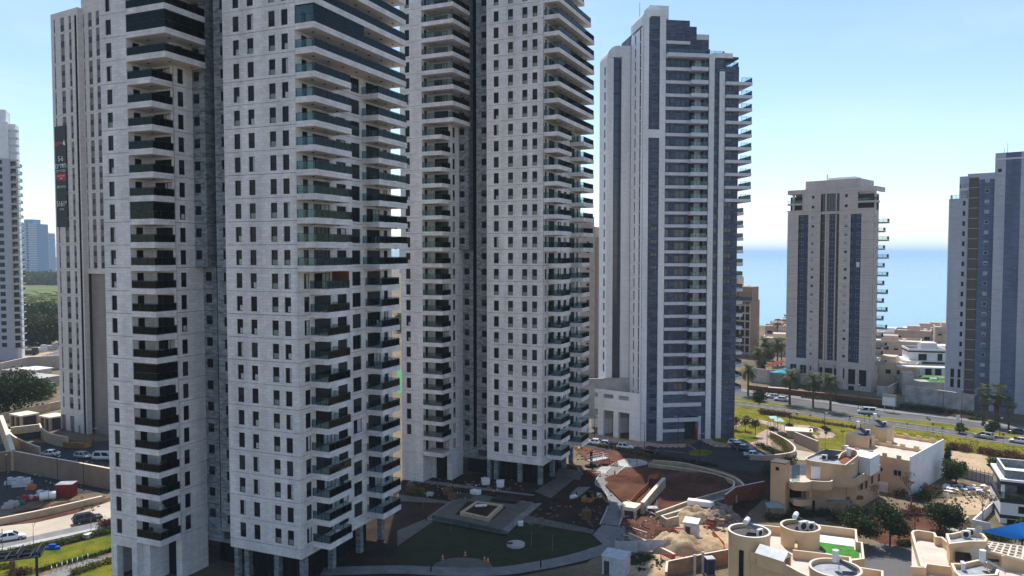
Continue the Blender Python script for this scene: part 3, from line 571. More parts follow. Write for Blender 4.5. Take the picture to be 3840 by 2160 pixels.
# --- white tower at the left edge, and towers dissolving in the haze
def tower_white():
    p=P(24,1350); t=thing('apartment_tower','white tower at the left edge with corner balconies stacked along its right side','tower',(p.x,p.y,0),R(24)); rl=Rails(t,M['glassL'])
    gm=plain('pale_grey_render',(.40,.42,.47),.8,var=.05)
    for j in range(31):
        z=5+3.15*j; facw(t,-14,0,z,11.4,3.15,[(8.6,9.5,.9,2.2),(5,6,.9,2.2)],M['white'],0,.2,'frame')
        if j<26:
            facw(t,-2.6,-.3,z,5.6,3.15,[(1.2,3.1,.7,2.5)],gm,0,.2,'frame')
            bal=obj('balcony',cached('Gb',lambda:MB().box(4.2,7.2,-.4,5,-.3,0).mesh('balcony',M['band'])),t,(0,0,z)); rails2(rl,bal,[(4.3,-.3),(7.1,-.3),(7.1,4.9)],'Gb'); facw(t,3.0,1.2,z,3.0,3.15,[(.3,2.3,.05,2.2)],M['soffit'],0,.2,'frame')
        else: facw(t,-2.6,0,z,5.6,3.15,[(1.2,2.2,.9,2.2)],M['white'],0,.2,'frame'); obj('balcony',cached('Gb2',lambda:MB().box(3,6.4,.4,5,-.5,0).mesh('balcony',M['band'])),t,(0,0,z))
    part('base_wall',t,gm,lambda b:b.box(-14,4,0,8,-1,5)); part('core',t,M['white'],lambda b:b.box(-14,5.5,1.6,10,-1,102).box(-13,3,.5,1.6,5,102)); part('crown',t,M['white'],lambda b:b.box(-14,2,2,12,102.6,108))
    rl.close()
tower_white()
def far_tower(x0,x1,ytop,ybase,dep,label,crown,cm):
    a=PD(x0,ybase,dep); b_=PD(x1,ybase,dep); zt=PD(x0,ytop,dep).z; w=(b_-a).length
    t=thing('hazy_tower',label,'tower',(a.x,a.y,0),R(-8),'towers in the haze'); n=int(zt/3.4)
    M['far%d'%dep]=plain('haze_tinted_wall_%d'%dep,cm,.8,var=.05); mm=M['far%d'%dep]
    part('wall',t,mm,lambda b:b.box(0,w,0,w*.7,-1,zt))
    for j in range(n): 
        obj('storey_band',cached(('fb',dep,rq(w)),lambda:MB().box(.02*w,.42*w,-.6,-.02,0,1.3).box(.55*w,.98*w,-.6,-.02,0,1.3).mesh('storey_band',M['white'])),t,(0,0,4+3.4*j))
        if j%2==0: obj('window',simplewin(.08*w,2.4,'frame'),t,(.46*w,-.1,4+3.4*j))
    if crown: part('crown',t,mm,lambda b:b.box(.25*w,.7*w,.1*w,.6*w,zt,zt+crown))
far_tower(72,152,840,1060,1500,'broad pale blue tower far off in the haze',9,(.22,.33,.50)); far_tower(154,194,875,1060,1750,'slim hazy tower right of the broad pale blue one',0,(.30,.42,.58)); far_tower(194,214,965,1060,2600,'faintest low tower in the haze, behind the cream tower',0,(.30,.42,.58))  # haze blue is put into the wall colours of these towers
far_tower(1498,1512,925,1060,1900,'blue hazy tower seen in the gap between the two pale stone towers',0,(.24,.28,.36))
def block(name,label,cat,pos,ang,parts,wins,mats,group=None):
    """plain building: boxes (x0,x1,y0,y1,z0,z1,mat,name) and windows (x,z,w,h[,y[,rz]])"""
    t=thing(name,label,cat,pos,R(ang),group)
    for x0,x1,y0,y1,z0,z1,m,nm in parts: obj(nm,MB().box(x0,x1,y0,y1,z0,z1).mesh(nm,mats[m]),t)
    for q in wins:
        x,z,w,h=q[:4]; y=q[4] if len(q)>4 else 0; rz=q[5] if len(q)>5 else 0
        obj('window',simplewin(w,h,'frame',rnd.choice(('pane','pane2')),rnd.choice(('','','half'))),t,(x+(.01 if rz>0 else -.01 if rz<0 else 0),y-(.02 if rz==0 else 0),z),rz)
    return t
M['tanw']=plain('tan_render',(.46,.37,.31),.8,var=.08); M['tanw2']=plain('pinkish_render',(.50,.38,.31),.8,var=.08); M['cream']=plain('cream_render',(.66,.54,.40),.8,var=.07,scale=.5,bump=.05); M['brownst']=plain('brown_stone_frame',(.30,.20,.13),.8,var=.12,scale=.5)
p=P(2236,1500); pp=PD(2236,1300,290)
block('apartment_block','tan apartment block with small square windows, peeping between the central tower and the slate tower','building',(pp.x-9,pp.y,0),-20,[(0,8.5,0,12,0,56,0,'wall'),(8.5,16,2,12,0,52,1,'wall'),(1,6,2,9,56,60,0,'roof_block'),(6.2,7.6,.5,2,56,58.5,0,'stair_hood')],
  [(5.4,6+3.1*j,1.0,1.2) for j in range(16)]+[(1.5,6+3.1*j,1.6,1.4) for j in range(16)]+[(9.8,6+3.1*j,1.1,1.2,2) for j in range(15)]+[(13,6+3.1*j,1.1,1.2,2) for j in range(15)],[M['tanw'],M['tanw2']])
def hotel():
    a=P(2796,1362); t=thing('hotel_block','brown stone hotel with slanted glass roof and framed balconies beyond the slate tower','building',(a.x-2,a.y+30,0),R(-38))
    part('wall',t,M['cream'],lambda b:b.box(-12,5.6,2,20,0,31).box(-8,3,5,18,31,35)); part('roof_frame',t,M['tanw'],lambda b:b.box(3,3.5,4,4.5,31,36).box(5,5.5,4,4.5,31,36).box(2.8,5.7,3.8,4.6,36,36.6))
    for j in range(8):
        for i in range(3): obj('window',simplewin(1.2,1.9,'frame','pane'),t,(-4+2.6*i,1.98,3+3.4*j))
    part('frame',t,M['brownst'],lambda b:[b.box(5.6,13,1.2,12,0,25)]); 
    for j in range(6):
        for i in range(3):
            o=obj('balcony',cached('hb',lambda:MB().box(0,1.7,-.25,0,0,.2,0).box(.05,1.65,-.22,-.18,.2,1.1,1).box(.1,1.6,-.04,-.01,.2,2.9,2).mesh('balcony',[M['brownst'],M['glass'],M['pane']])),t,(6.1+2.3*i,1.2,1.5+3.6*j)); 
    for i in range(4): part('pilaster',t,M['tanw'],lambda b:b.box(5.6+2.3*i,6.05+2.3*i,.7,1.2,0,24)) 
    for j in range(7): part('beam',t,M['tanw'],lambda b:b.box(5.6,13,.75,1.2,.9+3.6*j,1.5+3.6*j))
    part('glass_roof',t,M['paneblue'],lambda b:b.face([(6,.6,23.5),(13,.6,23.5),(13,3,26.5),(6,3,26.5)])); part('roof_block',t,M['brownst'],lambda b:b.box(6.5,12.8,3,11,25,31))
hotel()
# ---------------------------------------------------------------- ground, roads, paths
import numpy as np
r4=zm(2700,1200,2.2596); r6=zm(2700,1560,2.2596); r5=zm(2100,1600,2.5875); cy=zm(1490,1740,3.18); l4=zm(0,1480,4.0256); l5=zm(0,1800,4.025); l3=zm(0,1000,3.622)
def ground_mat(name,cols,scale,bump=.3,bscale=3,rough=.95,fine=.25):
    m,n,l,b=newmat(name); b.inputs['Roughness'].default_value=rough; b.inputs['Specular IOR Level'].default_value=.15
    g=n.new('ShaderNodeNewGeometry'); t=ND(n,'ShaderNodeTexNoise'); t.inputs['Scale'].default_value=scale; t.inputs['Detail'].default_value=8; t.inputs['Roughness'].default_value=.65; l.new(g.outputs['Position'],t.inputs['Vector'])
    cr=n.new('ShaderNodeValToRGB'); e=cr.color_ramp.elements; k=len(cols)
    for i,c in enumerate(cols):
        pos=.32+.36*i/(k-1)
        if i<2: e[i].position=pos; e[i].color=(*c,1)
        else: x=e.new(pos); x.color=(*c,1)
    l.new(t.outputs[0],cr.inputs[0])
    t2=ND(n,'ShaderNodeTexNoise'); t2.inputs['Scale'].default_value=bscale; t2.inputs['Detail'].default_value=8; l.new(g.outputs['Position'],t2.inputs['Vector'])
    r=n.new('ShaderNodeMapRange'); r.inputs[1].default_value=.3; r.inputs[2].default_value=.7; r.inputs[3].default_value=1-fine; r.inputs[4].default_value=1+fine*.5; l.new(t2.outputs[0],r.inputs[0])
    cc=n.new('ShaderNodeCombineColor'); [l.new(r.outputs[0],cc.inputs[i]) for i in range(3)]
    l.new(mixc(n,l,1.0,cr.outputs[0],cc.outputs[0],'MULTIPLY'),b.inputs['Base Color'])
    bp=n.new('ShaderNodeBump'); bp.inputs['Strength'].default_value=bump; bp.inputs['Distance'].default_value=.3; l.new(t2.outputs[0],bp.inputs['Height']); l.new(bp.outputs[0],b.inputs['Normal']); return m
def paver(name,c1,c2,mort,bw,bh,ang=0,rough=.8):
    m,n,l,b=newmat(name); b.inputs['Roughness'].default_value=rough; b.inputs['Specular IOR Level'].default_value=.2
    g=n.new('ShaderNodeNewGeometry'); mp=n.new('ShaderNodeMapping'); mp.inputs['Rotation'].default_value=(0,0,R(ang)); l.new(g.outputs['Position'],mp.inputs[0])
    br=n.new('ShaderNodeTexBrick'); l.new(mp.outputs[0],br.inputs['Vector']); br.inputs['Scale'].default_value=1; br.inputs['Brick Width'].default_value=bw; br.inputs['Row Height'].default_value=bh; br.inputs['Mortar Size'].default_value=.01
    br.inputs['Color1'].default_value=(*c1,1); br.inputs['Color2'].default_value=(*c2,1); br.inputs['Mortar'].default_value=(*mort,1)
    t=ND(n,'ShaderNodeTexNoise'); t.inputs['Scale'].default_value=.5; t.inputs['Detail'].default_value=7; l.new(g.outputs['Position'],t.inputs['Vector']); r=n.new('ShaderNodeMapRange'); r.inputs[1].default_value=.3; r.inputs[2].default_value=.7; r.inputs[3].default_value=.72; r.inputs[4].default_value=1.08; l.new(t.outputs[0],r.inputs[0])
    cc=n.new('ShaderNodeCombineColor'); [l.new(r.outputs[0],cc.inputs[i]) for i in range(3)]
    l.new(mixc(n,l,1.0,br.outputs['Color'],cc.outputs[0],'MULTIPLY'),b.inputs['Base Color']); return m
M['sand']=ground_mat('sandy_earth',[(.30,.20,.12),(.45,.33,.21),(.52,.40,.27)],.12,.3,2)
M['earth']=ground_mat('dry_earth_and_scrub',[(.09,.08,.045),(.17,.13,.085),(.24,.185,.12)],.05,.3,1.2)
M['soil']=ground_mat('dark_garden_soil',[(.018,.011,.008),(.034,.021,.014),(.055,.036,.025)],.25,.6,3)
M['redsoil']=ground_mat('red_brown_soil',[(.05,.019,.011),(.10,.038,.022),(.14,.07,.043)],.2,.7,2.2)
M['asphalt']=ground_mat('asphalt',[(.03,.03,.033),(.042,.042,.045),(.055,.054,.054)],.15,.1,12,.9,.15)
M['asphaltL']=ground_mat('worn_pale_asphalt',[(.095,.094,.096),(.12,.118,.118),(.145,.14,.138)],.12,.1,12,.9,.12)
M['dust']=ground_mat('dusty_road',[(.38,.32,.26),(.46,.39,.31),(.53,.45,.36)],.15,.1,8,.9,.1)
M['grass']=ground_mat('lawn',[(.085,.10,.008),(.17,.16,.010),(.25,.205,.016)],.25,.6,6,.95,.4)
M['grassd']=ground_mat('green_lawn',[(.04,.085,.006),(.13,.14,.008),(.21,.18,.012)],.3,.6,6,.95,.4)
M['meadow']=ground_mat('far_meadow',[(.05,.09,.03),(.11,.14,.04),(.22,.21,.08)],.012,.4,.4,.95,.3)
M['pink']=paver('pink_pavers',(.47,.33,.26),(.42,.29,.23),(.3,.22,.18),.3,.15,20); M['pav']=paver('grey_beige_pavers',(.15,.135,.12),(.12,.108,.096),(.07,.066,.062),.6,.3,-24); M['pavL']=paver('pale_grey_pavers',(.23,.227,.225),(.19,.187,.187),(.13,.127,.127),.5,.5,-24)
M['kerb']=plain('concrete_kerb',(.50,.48,.45),.8,var=.12,scale=2); M['paint']=plain('white_road_paint',(.62,.62,.60),.7,var=.15,scale=2); M['redp']=plain('red_kerb_paint',(.34,.06,.045),.7,var=.2,scale=2)
M['beigew']=plain('beige_stone_wall',(.50,.39,.26),.85,var=.12,scale=.8,bump=.15,bscale=4)
LZ=[0]
def sheet(name,pts,z,mat,fn=None,w=False):
    v=[(p if w else P(*(fn(*p) if fn else p),z)) for p in pts]
    return obj(name,MB().face([(q[0],q[1],z) for q in v]).mesh(name,mat),kind='structure')
def smooth(pts,n=6,closed=False):
    out=[];k=len(pts); pts=[Vector(p[:2]) for p in pts]
    for i in range(k if closed else k-1):
        p0=pts[(i-1)%k] if closed or i>0 else pts[i]*2-pts[i+1]; p1=pts[i]; p2=pts[(i+1)%k]; p3=pts[(i+2)%k] if closed or i+2<k else p2*2-p1
        for q in range(n):
            t=q/n; out.append(.5*((2*p1)+(p2-p0)*t+(2*p0-5*p1+4*p2-p3)*t*t+(3*p1-p0-3*p2+p3)*t**3))
    if not closed: out.append(pts[-1])
    return out
def W2(pts,fn,z=0): return [P(*fn(*p),z) for p in pts]
def strip(name,path,wd,z,mat,kind='structure'):
    b=MB(); L=[];Rr=[]
    for i in range(len(path)):
        a=path[max(i-1,0)];c=path[min(i+1,len(path)-1)]; d=Vector((c[0]-a[0],c[1]-a[1])).normalized(); n=Vector((-d.y,d.x))*wd/2; p=Vector(path[i][:2]); L.append(p+n);Rr.append(p-n)
    for i in range(len(path)-1): b.face([(Rr[i].x,Rr[i].y,z),(Rr[i+1].x,Rr[i+1].y,z),(L[i+1].x,L[i+1].y,z),(L[i].x,L[i].y,z)])
    return obj(name,b.mesh(name,mat),kind=kind)
def kerbline(path,z0=0,z1=.13,t=.22,mat=None,name='kerb'): return obj(name,MB().wall(path,t,z0,z1).mesh(name,mat or M['kerb']),kind='structure')
# land reaching the horizon on the left, coast on the right
coast=[(-9000,-300),(1400,-300),(1300,330),(700,395),(420,438),(300,460),(230,475),(150,500),(90,540),(40,640),(-20,900),(-90,1500),(-300,3200),(-700,6500),(-9000,9000)]
sheet('ground',coast,0,M['earth'],w=True)
b=MB(); b.wall([Vector(c) for c in coast[2:14]],2,-40,-.05); obj('coastal_cliff',b.mesh('coastal_cliff',M['sand']),kind='structure')
m,n,l,bs=newmat('sea_water'); bs.inputs['Base Color'].default_value=(.06,.22,.34,1); bs.inputs['Roughness'].default_value=.16; bs.inputs['Specular IOR Level'].default_value=.4
g=n.new('ShaderNodeNewGeometry'); t=n.new('ShaderNodeTexNoise'); t.inputs['Scale'].default_value=.08; t.inputs['Detail'].default_value=8; l.new(g.outputs['Position'],t.inputs['Vector']); bp=n.new('ShaderNodeBump'); bp.inputs['Strength'].default_value=.12; bp.inputs['Distance'].default_value=.6; l.new(t.outputs[0],bp.inputs['Height']); l.new(bp.outputs[0],bs.inputs['Normal'])
obj('sea',MB().face([(-2500,300,-30),(30000,300,-30),(30000,32000,-30),(-2500,32000,-30)]).mesh('sea',m),kind='structure')
sheet('meadow',[(-640,420),(-160,420),(-150,1400),(-700,1700)],.02,M['meadow'],w=True)
# --- boulevard on the right
nt_=[(-150,655),(150,692),(600,745),(1100,815),(1500,868),(1800,905),(2150,960),(2576,1015),(2800,1046)]; nb_=[(2800,1105),(2576,1068),(2150,1005),(1800,950),(1350,890),(1000,845),(600,780),(350,745),(150,717),(-150,672)]
mt_=[(-150,628),(150,660),(580,722),(880,775),(1180,810),(1500,838),(1900,878),(2200,925),(2576,985),(2800,1020)]; ft_=[(-150,560),(150,600),(420,640),(640,665),(880,700),(1200,748),(1500,785),(1900,832),(2100,858),(2576,928),(2800,965)]
sheet('road',nt_+nb_,.02,M['asphaltL'],r4); sheet('road',ft_+mt_[::-1],.02,M['asphaltL'],r4); sheet('median',mt_+nt_[::-1],.1,M['grass'],r4)
kerbline(W2(mt_,r4),0,.14); kerbline(W2(nt_,r4),0,.14); kerbline(W2(nb_,r4),0,.14); kerbline(W2(ft_,r4),0,.14)
sheet('pavement',[(x,y-22) for x,y in ft_]+ft_[::-1],.11,M['pavL'],r4)
for k in range(14):
    a=W2([(nb_[9-0][0]+200*k+330,0)],r4) if 0 else None
def lerp_line(pts,n):
    pts=[Vector(p[:2]) for p in pts]; L=[(pts[i+1]-pts[i]).length for i in range(len(pts)-1)]; T=sum(L); out=[]
    for q in range(n+1):
        d=T*q/n; i=0
        while i<len(L)-1 and d>L[i]: d-=L[i]; i+=1
        out.append(pts[i]+(pts[i+1]-pts[i])*min(1,d/L[i]))
    return out
mid=W2([(150,705),(600,763),(1100,832),(1500,882),(1800,927),(2150,983),(2576,1040)],r4); ln=lerp_line(mid,60)
b=MB()
for q in range(0,60,2): d=(ln[q+1]-ln[q]); p=(ln[q]+ln[q+1])/2; b.rbox((p.x,p.y,.024),d.length*.7,.14,.004,math.atan2(d.y,d.x))
obj('lane_marking',b.mesh('lane_marking',M['paint']),kind='structure')
sheet('lawn',[(-100,690),(150,725),(350,752),(600,788),(1000,853),(1350,898),(1800,958),(2150,1013),(2576,1076),(2576,1190),(1910,1095),(1300,1120),(1050,1110),(860,1095),(640,1000),(430,1020),(330,1060),(100,960),(60,820)],.05,M['grass'],r4)
pth=smooth(W2([(60,905),(200,862),(330,860),(520,900),(700,905),(820,928),(900,960),(905,985),(840,992),(780,985)],r4)); strip('garden_path',pth,3.6,.07,M['pink'])
pth=smooth(W2([(560,915),(470,945),(400,985),(340,1030),(280,1060)],r4)); strip('garden_path',pth,5.2,.075,M['pink']); kerbline([Vector((p.x,p.y)) for p in []]) if 0 else None
sheet('sand_lot',[(1905,1100),(2450,1170),(2700,1215),(2700,1330),(2400,1320),(2000,1240),(1940,1200)],.04,M['sand'],r4)
sheet('sand_lot',[(1870,760),(1960,690),(2360,660),(2340,800),(2140,840),(1900,850)],.04,M['sand'],r6)
sheet('road',[(1180,1449),(1260,1100),(1380,1080),(1640,1130),(1640,1449)],.04,M['asphaltL'],r6)
sheet('yard',[(900,880),(1700,830),(2050,900),(2200,1150),(1500,1160),(1330,1060)],.03,M['redsoil'],r6)
# --- forecourt of the slate tower
sheet('car_park',[(180,215),(280,150),(600,190),(820,200),(1220,200),(1370,130),(1500,200),(1760,210),(2060,260),(2150,380),(1900,430),(1500,400),(930,330),(600,250)],.03,M['asphalt'],r5)
sheet('pavement',[(150,100),(280,60),(640,120),(1000,170),(1220,165),(1220,200),(820,200),(600,190),(280,150),(180,215)],.10,M['pink'],r5)
sheet('pavement',[(1380,60),(1560,60),(1940,110),(2040,150),(2050,200),(1760,205),(1500,195),(1380,135)],.10,M['pink'],r5)
kb=lerp_line(W2([(290,152),(600,190),(820,201),(1220,201)],r5),34)
for q in range(34): a,c=kb[q],kb[q+1]; obj('kerb_stone',MB().wall([a,c],.25,.0,.15).mesh('kerb_stone',M['redp'] if q%2 else M['paint']),kind='structure')
kb=lerp_line(smooth(W2([(1370,130),(1440,170),(1560,190),(1760,208)],r5)),16)
for q in range(16): a,c=kb[q],kb[q+1]; obj('kerb_stone',MB().wall([a,c],.25,.0,.15).mesh('kerb_stone',M['redp'] if q%2 else M['paint']),kind='structure')
def ell(cx,cy_,rx,ry,fn,z=0,n=28): return [P(*fn(cx+rx*math.cos(2*PI*i/n),cy_+ry*math.sin(2*PI*i/n)),z) for i in range(n)]
for c,z,nm,mt in ((ell(1360,258,118,32,r5),.16,'planting_bed','grassd'),(ell(1700,125,225,42,r5),.16,'planting_bed','grassd')):
    obj(nm,MB().prism(c,0,z).mesh(nm,M[mt]),kind='structure')
# parking bay lines
b=MB()
for x0,y0,x1,y1 in ((820,180,905,205),(1250,180,1320,225),(1010,235,1240,260)): b.wall(W2([(x0,y0),(x1,y1)],r5),.12,.034,.038)
obj('bay_marking',b.mesh('bay_marking',M['paint']),kind='structure')
sheet('yard',[(1500,402),(1900,432),(2150,382),(2320,560),(2150,760),(1980,700),(1640,1000),(1560,760),(1790,640),(1800,560),(1700,470)],.026,M['soil'],r5)  # dark soil sheet puts the slate tower's shadow into the ground colour
sheet('planting_bed',[(240,606),(600,645),(900,685),(1500,768),(1900,818),(2150,850),(2150,790),(1560,735),(1500,737),(900,667),(600,632),(240,592)],.05,M['soil'],r4)
# --- courtyard between the towers
sheet('garden_soil',[(1380,1700),(1480,1805),(2130,1740),(2260,1790),(2330,1850),(2330,2010),(2200,2110),(1900,2170),(1500,2300),(900,2400),(840,2200),(1100,2100)],.03,M['soil'])
plaza=W2([(745,350),(1000,365),(1390,420),(1730,470),(1290,850),(330,665),(600,470)],cy); obj('plaza',MB().prism(plaza,0,.10).mesh('plaza',M['pav']),kind='structure')
for pts,mt in (([(1730,470),(1640,455),(1210,830),(1290,850)],'pavL'),([(1290,850),(1215,822),(360,650),(330,665)],'pavL'),([(600,470),(660,455),(430,600),(360,650),(330,665)],'pavL'),([(1390,420),(1360,445),(1640,478),(1730,470)],'pavL')): obj('plaza_border',MB().prism(W2(pts,cy),.0,.125).mesh('plaza_border',M[mt]),kind='structure')
for pts,mt in (([(0,365),(620,450),(600,475),(0,445)],'pav'),([(0,800),(330,662),(430,690),(0,985)],'pav'),([(1560,620),(2130,740),(2350,790),(2330,835),(1480,690)],'pav'),([(1640,330),(1900,160),(2100,190),(1830,410)],'pav'),([(1870,150),(1930,50),(2210,90),(2180,200)],'pav'),([(2060,360),(2150,280),(2300,280),(2130,420)],'pavL'),([(2330,850),(2440,730),(2720,760),(2700,1000),(2450,960)],'pavL'),([(120,205),(330,195),(1640,370),(1620,385)],'pavL')):
    obj('path',MB().prism(W2(pts,cy),0,.09).mesh('path',M[mt]),kind='structure')
strip('path',smooth(W2([(-900,1290),(0,1265),(600,1290),(1200,1285),(1700,1215),(2130,1125),(2400,1040),(2620,960)],cy)),3.0,.10,M['pavL']); 
obj('paved_apron',MB().prism([P(*cy(780+360*math.cos(a),1245-125*math.sin(a)),0) for a in [PI*i/14 for i in range(15)]],0,.08).mesh('paved_apron',M['pav']),kind='structure')
strip('path',smooth(W2([(730,330),(640,350),(520,420),(420,545),(480,600),(545,690),(545,800),(480,960)],r5)),3.0,.12,M['pavL']); 
for off in (-1,1):
    pt=smooth(W2([(730,330),(640,350),(520,420),(420,545),(480,600),(545,690),(545,800),(480,960)],r5)); q=[]
    for i in range(len(pt)): a=pt[max(i-1,0)];c=pt[min(i+1,len(pt)-1)]; d=(c-a).normalized(); q.append(pt[i]+Vector((-d.y,d.x))*1.6*off)
    kerbline(q,0,.22,.2)
obj('concrete_pad',MB().prism([P(*r5(700+150*math.cos(a)-(-0),362+42*math.sin(a)),0) for a in [2*PI*i/24 for i in range(24)]],0,.2).mesh('concrete_pad',M['conc']),kind='structure')
sheet('concrete_pad',[(330,450),(400,385),(500,390),(440,455)],.16,M['conc'],r5)
sheet('pit_soil',[(110,190),(300,205),(560,240),(900,325),(600,360),(540,390),(380,370),(260,330),(200,270)],.05,M['redsoil'],r5)
sheet('sand_lot',[(560,1449),(700,1330),(900,1240),(1000,1010),(1180,820),(1400,800),(1650,900),(1660,1250),(1300,1330),(1040,1449)],.045,M['sand'],r5)
sheet('pit_soil',[(590,790),(700,800),(940,850),(1010,960),(930,1100),(800,1080),(700,1020),(560,960)],.052,M['redsoil'],r5)
# --- left side: street, pavement, lawn
sheet('street',[(-300,760),(0,700),(560,640),(1150,500),(1700,310),(2400,150),(2400,330),(1700,590),(0,965),(-300,1040)],.03,M['dust'],l5)
sheet('verge',[(-300,700),(0,680),(560,530),(1150,390),(1700,250),(1700,320),(1150,510),(560,645),(0,705),(-300,765)],.02,M['redsoil'],l5)
obj('pavement',MB().prism(W2([(-300,1040),(0,965),(1700,590),(2300,440),(2300,560),(1700,690),(0,1065),(-300,1130)],l5),0,.13).mesh('pavement',M['pavL']),kind='structure')
obj('kerb',MB().prism(W2([(-300,1110),(0,1045),(1700,675),(2300,540),(2300,565),(1700,705),(0,1095),(-300,1165)],l5),0,.17).mesh('kerb',M['conc']),kind='structure')
sheet('lawn',[(-300,1290),(0,1180),(380,1085),(760,1040),(1580,840),(1900,800),(1900,1000),(1330,1190),(700,1360),(0,1600),(-300,1700)],.05,M['grassd'],l5)
sheet('planting_bed',[(-300,1180),(0,1105),(1700,715),(1900,680),(1900,800),(1580,845),(760,1045),(0,1190),(-300,1295)],.06,M['soil'],l5)
sheet('garden_path',[(480,1500),(660,1440),(1330,1190),(1480,1200),(1800,1110),(1900,1090),(1900,1160),(1500,1270),(1000,1449),(800,1520)],.08,M['pavL'],l5)
sheet('planting_bed',[(900,1500),(1500,1280),(1900,1170),(1900,1600),(900,1600)],.055,M['grassd'],l5)
sheet('yard',[(-200,760),(560,720),(1000,740),(1700,690),(1900,700),(1900,1240),(1650,1449),(900,1530),(300,1650),(-200,1700)],.025,M['asphalt'],l4)
sheet('garden_soil',[(240,480),(900,340),(1600,240),(1560,270),(380,480),(130,500)],.05,M['redsoil'],l5)
sheet('sand_lot',[(0,1180),(250,1230),(400,1180),(560,1160),(830,1160),(830,1290),(300,1330),(0,1330)],.05,M['sand'],l3)
sheet('road',[(150,1070),(830,1050),(830,1085),(150,1110)],.07,M['dust'],l3); sheet('sand_lot',[(150,1030),(830,1005),(830,1050),(150,1070)],.06,M['sand'],l3)
# ---------------------------------------------------------------- vegetation
def leafmat(name,c,c2,tr=.35):
    m,n,l,b=newmat(name); o=[x for x in n if x.type=='OUTPUT_MATERIAL'][0]; b.inputs['Roughness'].default_value=.55; b.inputs['Specular IOR Level'].default_value=.25
    g=n.new('ShaderNodeNewGeometry'); t=ND(n,'ShaderNodeTexNoise'); t.inputs['Scale'].default_value=.9; t.inputs['Detail'].default_value=4; l.new(g.outputs['Position'],t.inputs['Vector']); r=n.new('ShaderNodeMapRange'); r.inputs[1].default_value=.3; r.inputs[2].default_value=.7; l.new(t.outputs[0],r.inputs[0])
    col=mixc(n,l,r.outputs[0],c,c2); l.new(col,b.inputs['Base Color']); tl=n.new('ShaderNodeBsdfTranslucent'); l.new(col,tl.inputs[0]); x=n.new('ShaderNodeMixShader'); x.inputs[0].default_value=tr; l.new(b.outputs[0],x.inputs[1]); l.new(tl.outputs[0],x.inputs[2]); l.new(x.outputs[0],o.inputs[0]); return m
M['leaf']=leafmat('green_leaves',(.025,.05,.010),(.07,.11,.022)); M['leafd']=leafmat('dark_green_leaves',(.014,.03,.008),(.04,.065,.015)); M['leafy']=leafmat('yellow_green_leaves',(.07,.08,.012),(.16,.15,.02)); M['leafr']=leafmat('reddish_brown_leaves',(.07,.03,.018),(.16,.075,.045)); M['palmleaf']=leafmat('palm_fronds',(.045,.065,.02),(.11,.125,.045)); M['dryfrond']=leafmat('dry_fronds',(.16,.11,.05),(.24,.17,.09)); M['wood']=leafmat('distant_wood_leaves',(.022,.035,.012),(.075,.075,.022))
M['bark']=plain('bark',(.12,.09,.065),.9,var=.25,scale=3,bump=.4,bscale=10); M['barkg']=plain('grey_branches',(.22,.17,.13),.9,var=.2,scale=3)
def leaves(blobs,n,size,seed,mat,shell=.55,name='crown'):
    rg=np.random.RandomState(seed); vol=np.array([b[3]*b[4]*b[5] for b in blobs])**.66; cnt=np.maximum(1,(n*vol/vol.sum()).astype(int)); C=[]
    for b,k in zip(blobs,cnt):
        d=rg.normal(size=(k,3)); d/=np.linalg.norm(d,axis=1)[:,None]; rr=(shell+(1-shell)*rg.rand(k))*(1+.18*rg.normal(size=k)); C.append(np.array(b[:3])+d*rr[:,None]*np.array(b[3:6]))
    C=np.concatenate(C); N=len(C); u=rg.normal(size=(N,3)); u/=np.linalg.norm(u,axis=1)[:,None]; w_=rg.normal(size=(N,3)); v=np.cross(u,w_); v/=np.linalg.norm(v,axis=1)[:,None]; s=size*(.6+.8*rg.rand(N))[:,None]
    V=np.stack([C-u*s,C+v*s*.55,C+u*s,C-v*s*.55],1).reshape(-1,3)
    me=bpy.data.meshes.new(name); me.vertices.add(4*N); me.vertices.foreach_set('co',V.ravel()); me.loops.add(4*N); me.loops.foreach_set('vertex_index',np.arange(4*N)); me.polygons.add(N); me.polygons.foreach_set('loop_start',np.arange(N)*4); me.polygons.foreach_set('loop_total',np.full(N,4)); me.materials.append(mat); me.update(); me.validate(); return me
def limbs(b,p,d,L,r,depth,rg,out=None,spread=.6,m=0,minr=.012):
    q=p+d*L; b.tube(p,q,r,r*.68,5 if depth<2 else 6,m)
    if depth==0:
        if out is not None: out.append(q)
        return
    for i in range(rg.choice((2,3,3))):
        nd=(d+Vector((rg.uniform(-1,1),rg.uniform(-1,1),rg.uniform(-.2,.7)))*spread).normalized(); limbs(b,q,nd,L*rg.uniform(.62,.85),max(minr,r*.62),depth-1,rg,out,spread,m)
def tree(name,label,pos,h,cr,mat,seed,n=2600,leaf=.22,group=None,th=.35,cat='tree',flat=.75,lob=7,tr=.16):
    rg=random.Random(seed); t=thing(name,label,cat,pos,rg.uniform(0,6),group); b=MB(); tp=h-cr*flat*1.35; b.tube((0,0,-.2),(0,0,max(.3,tp)),tr,tr*.7,8)
    bl=[]
    for i in range(lob):
        a=rg.uniform(0,6.28); rr=cr*rg.uniform(.25,.62); z=h-cr*flat*(1+rg.uniform(-.75,.55)); q=Vector((rr*math.cos(a),rr*math.sin(a),z)); bl.append((*q,cr*rg.uniform(.38,.6),cr*rg.uniform(.38,.6),cr*flat*rg.uniform(.36,.55))); b.tube((0,0,max(.2,tp*.8)),q,tr*.45,.03,5)
    bl.append((0,0,h-cr*flat*.9,cr*.6,cr*.6,cr*flat*.7))
    obj('trunk',b.mesh('trunk',M['bark'],True),t); obj('crown',leaves(bl,n,leaf,seed,mat),t); return t
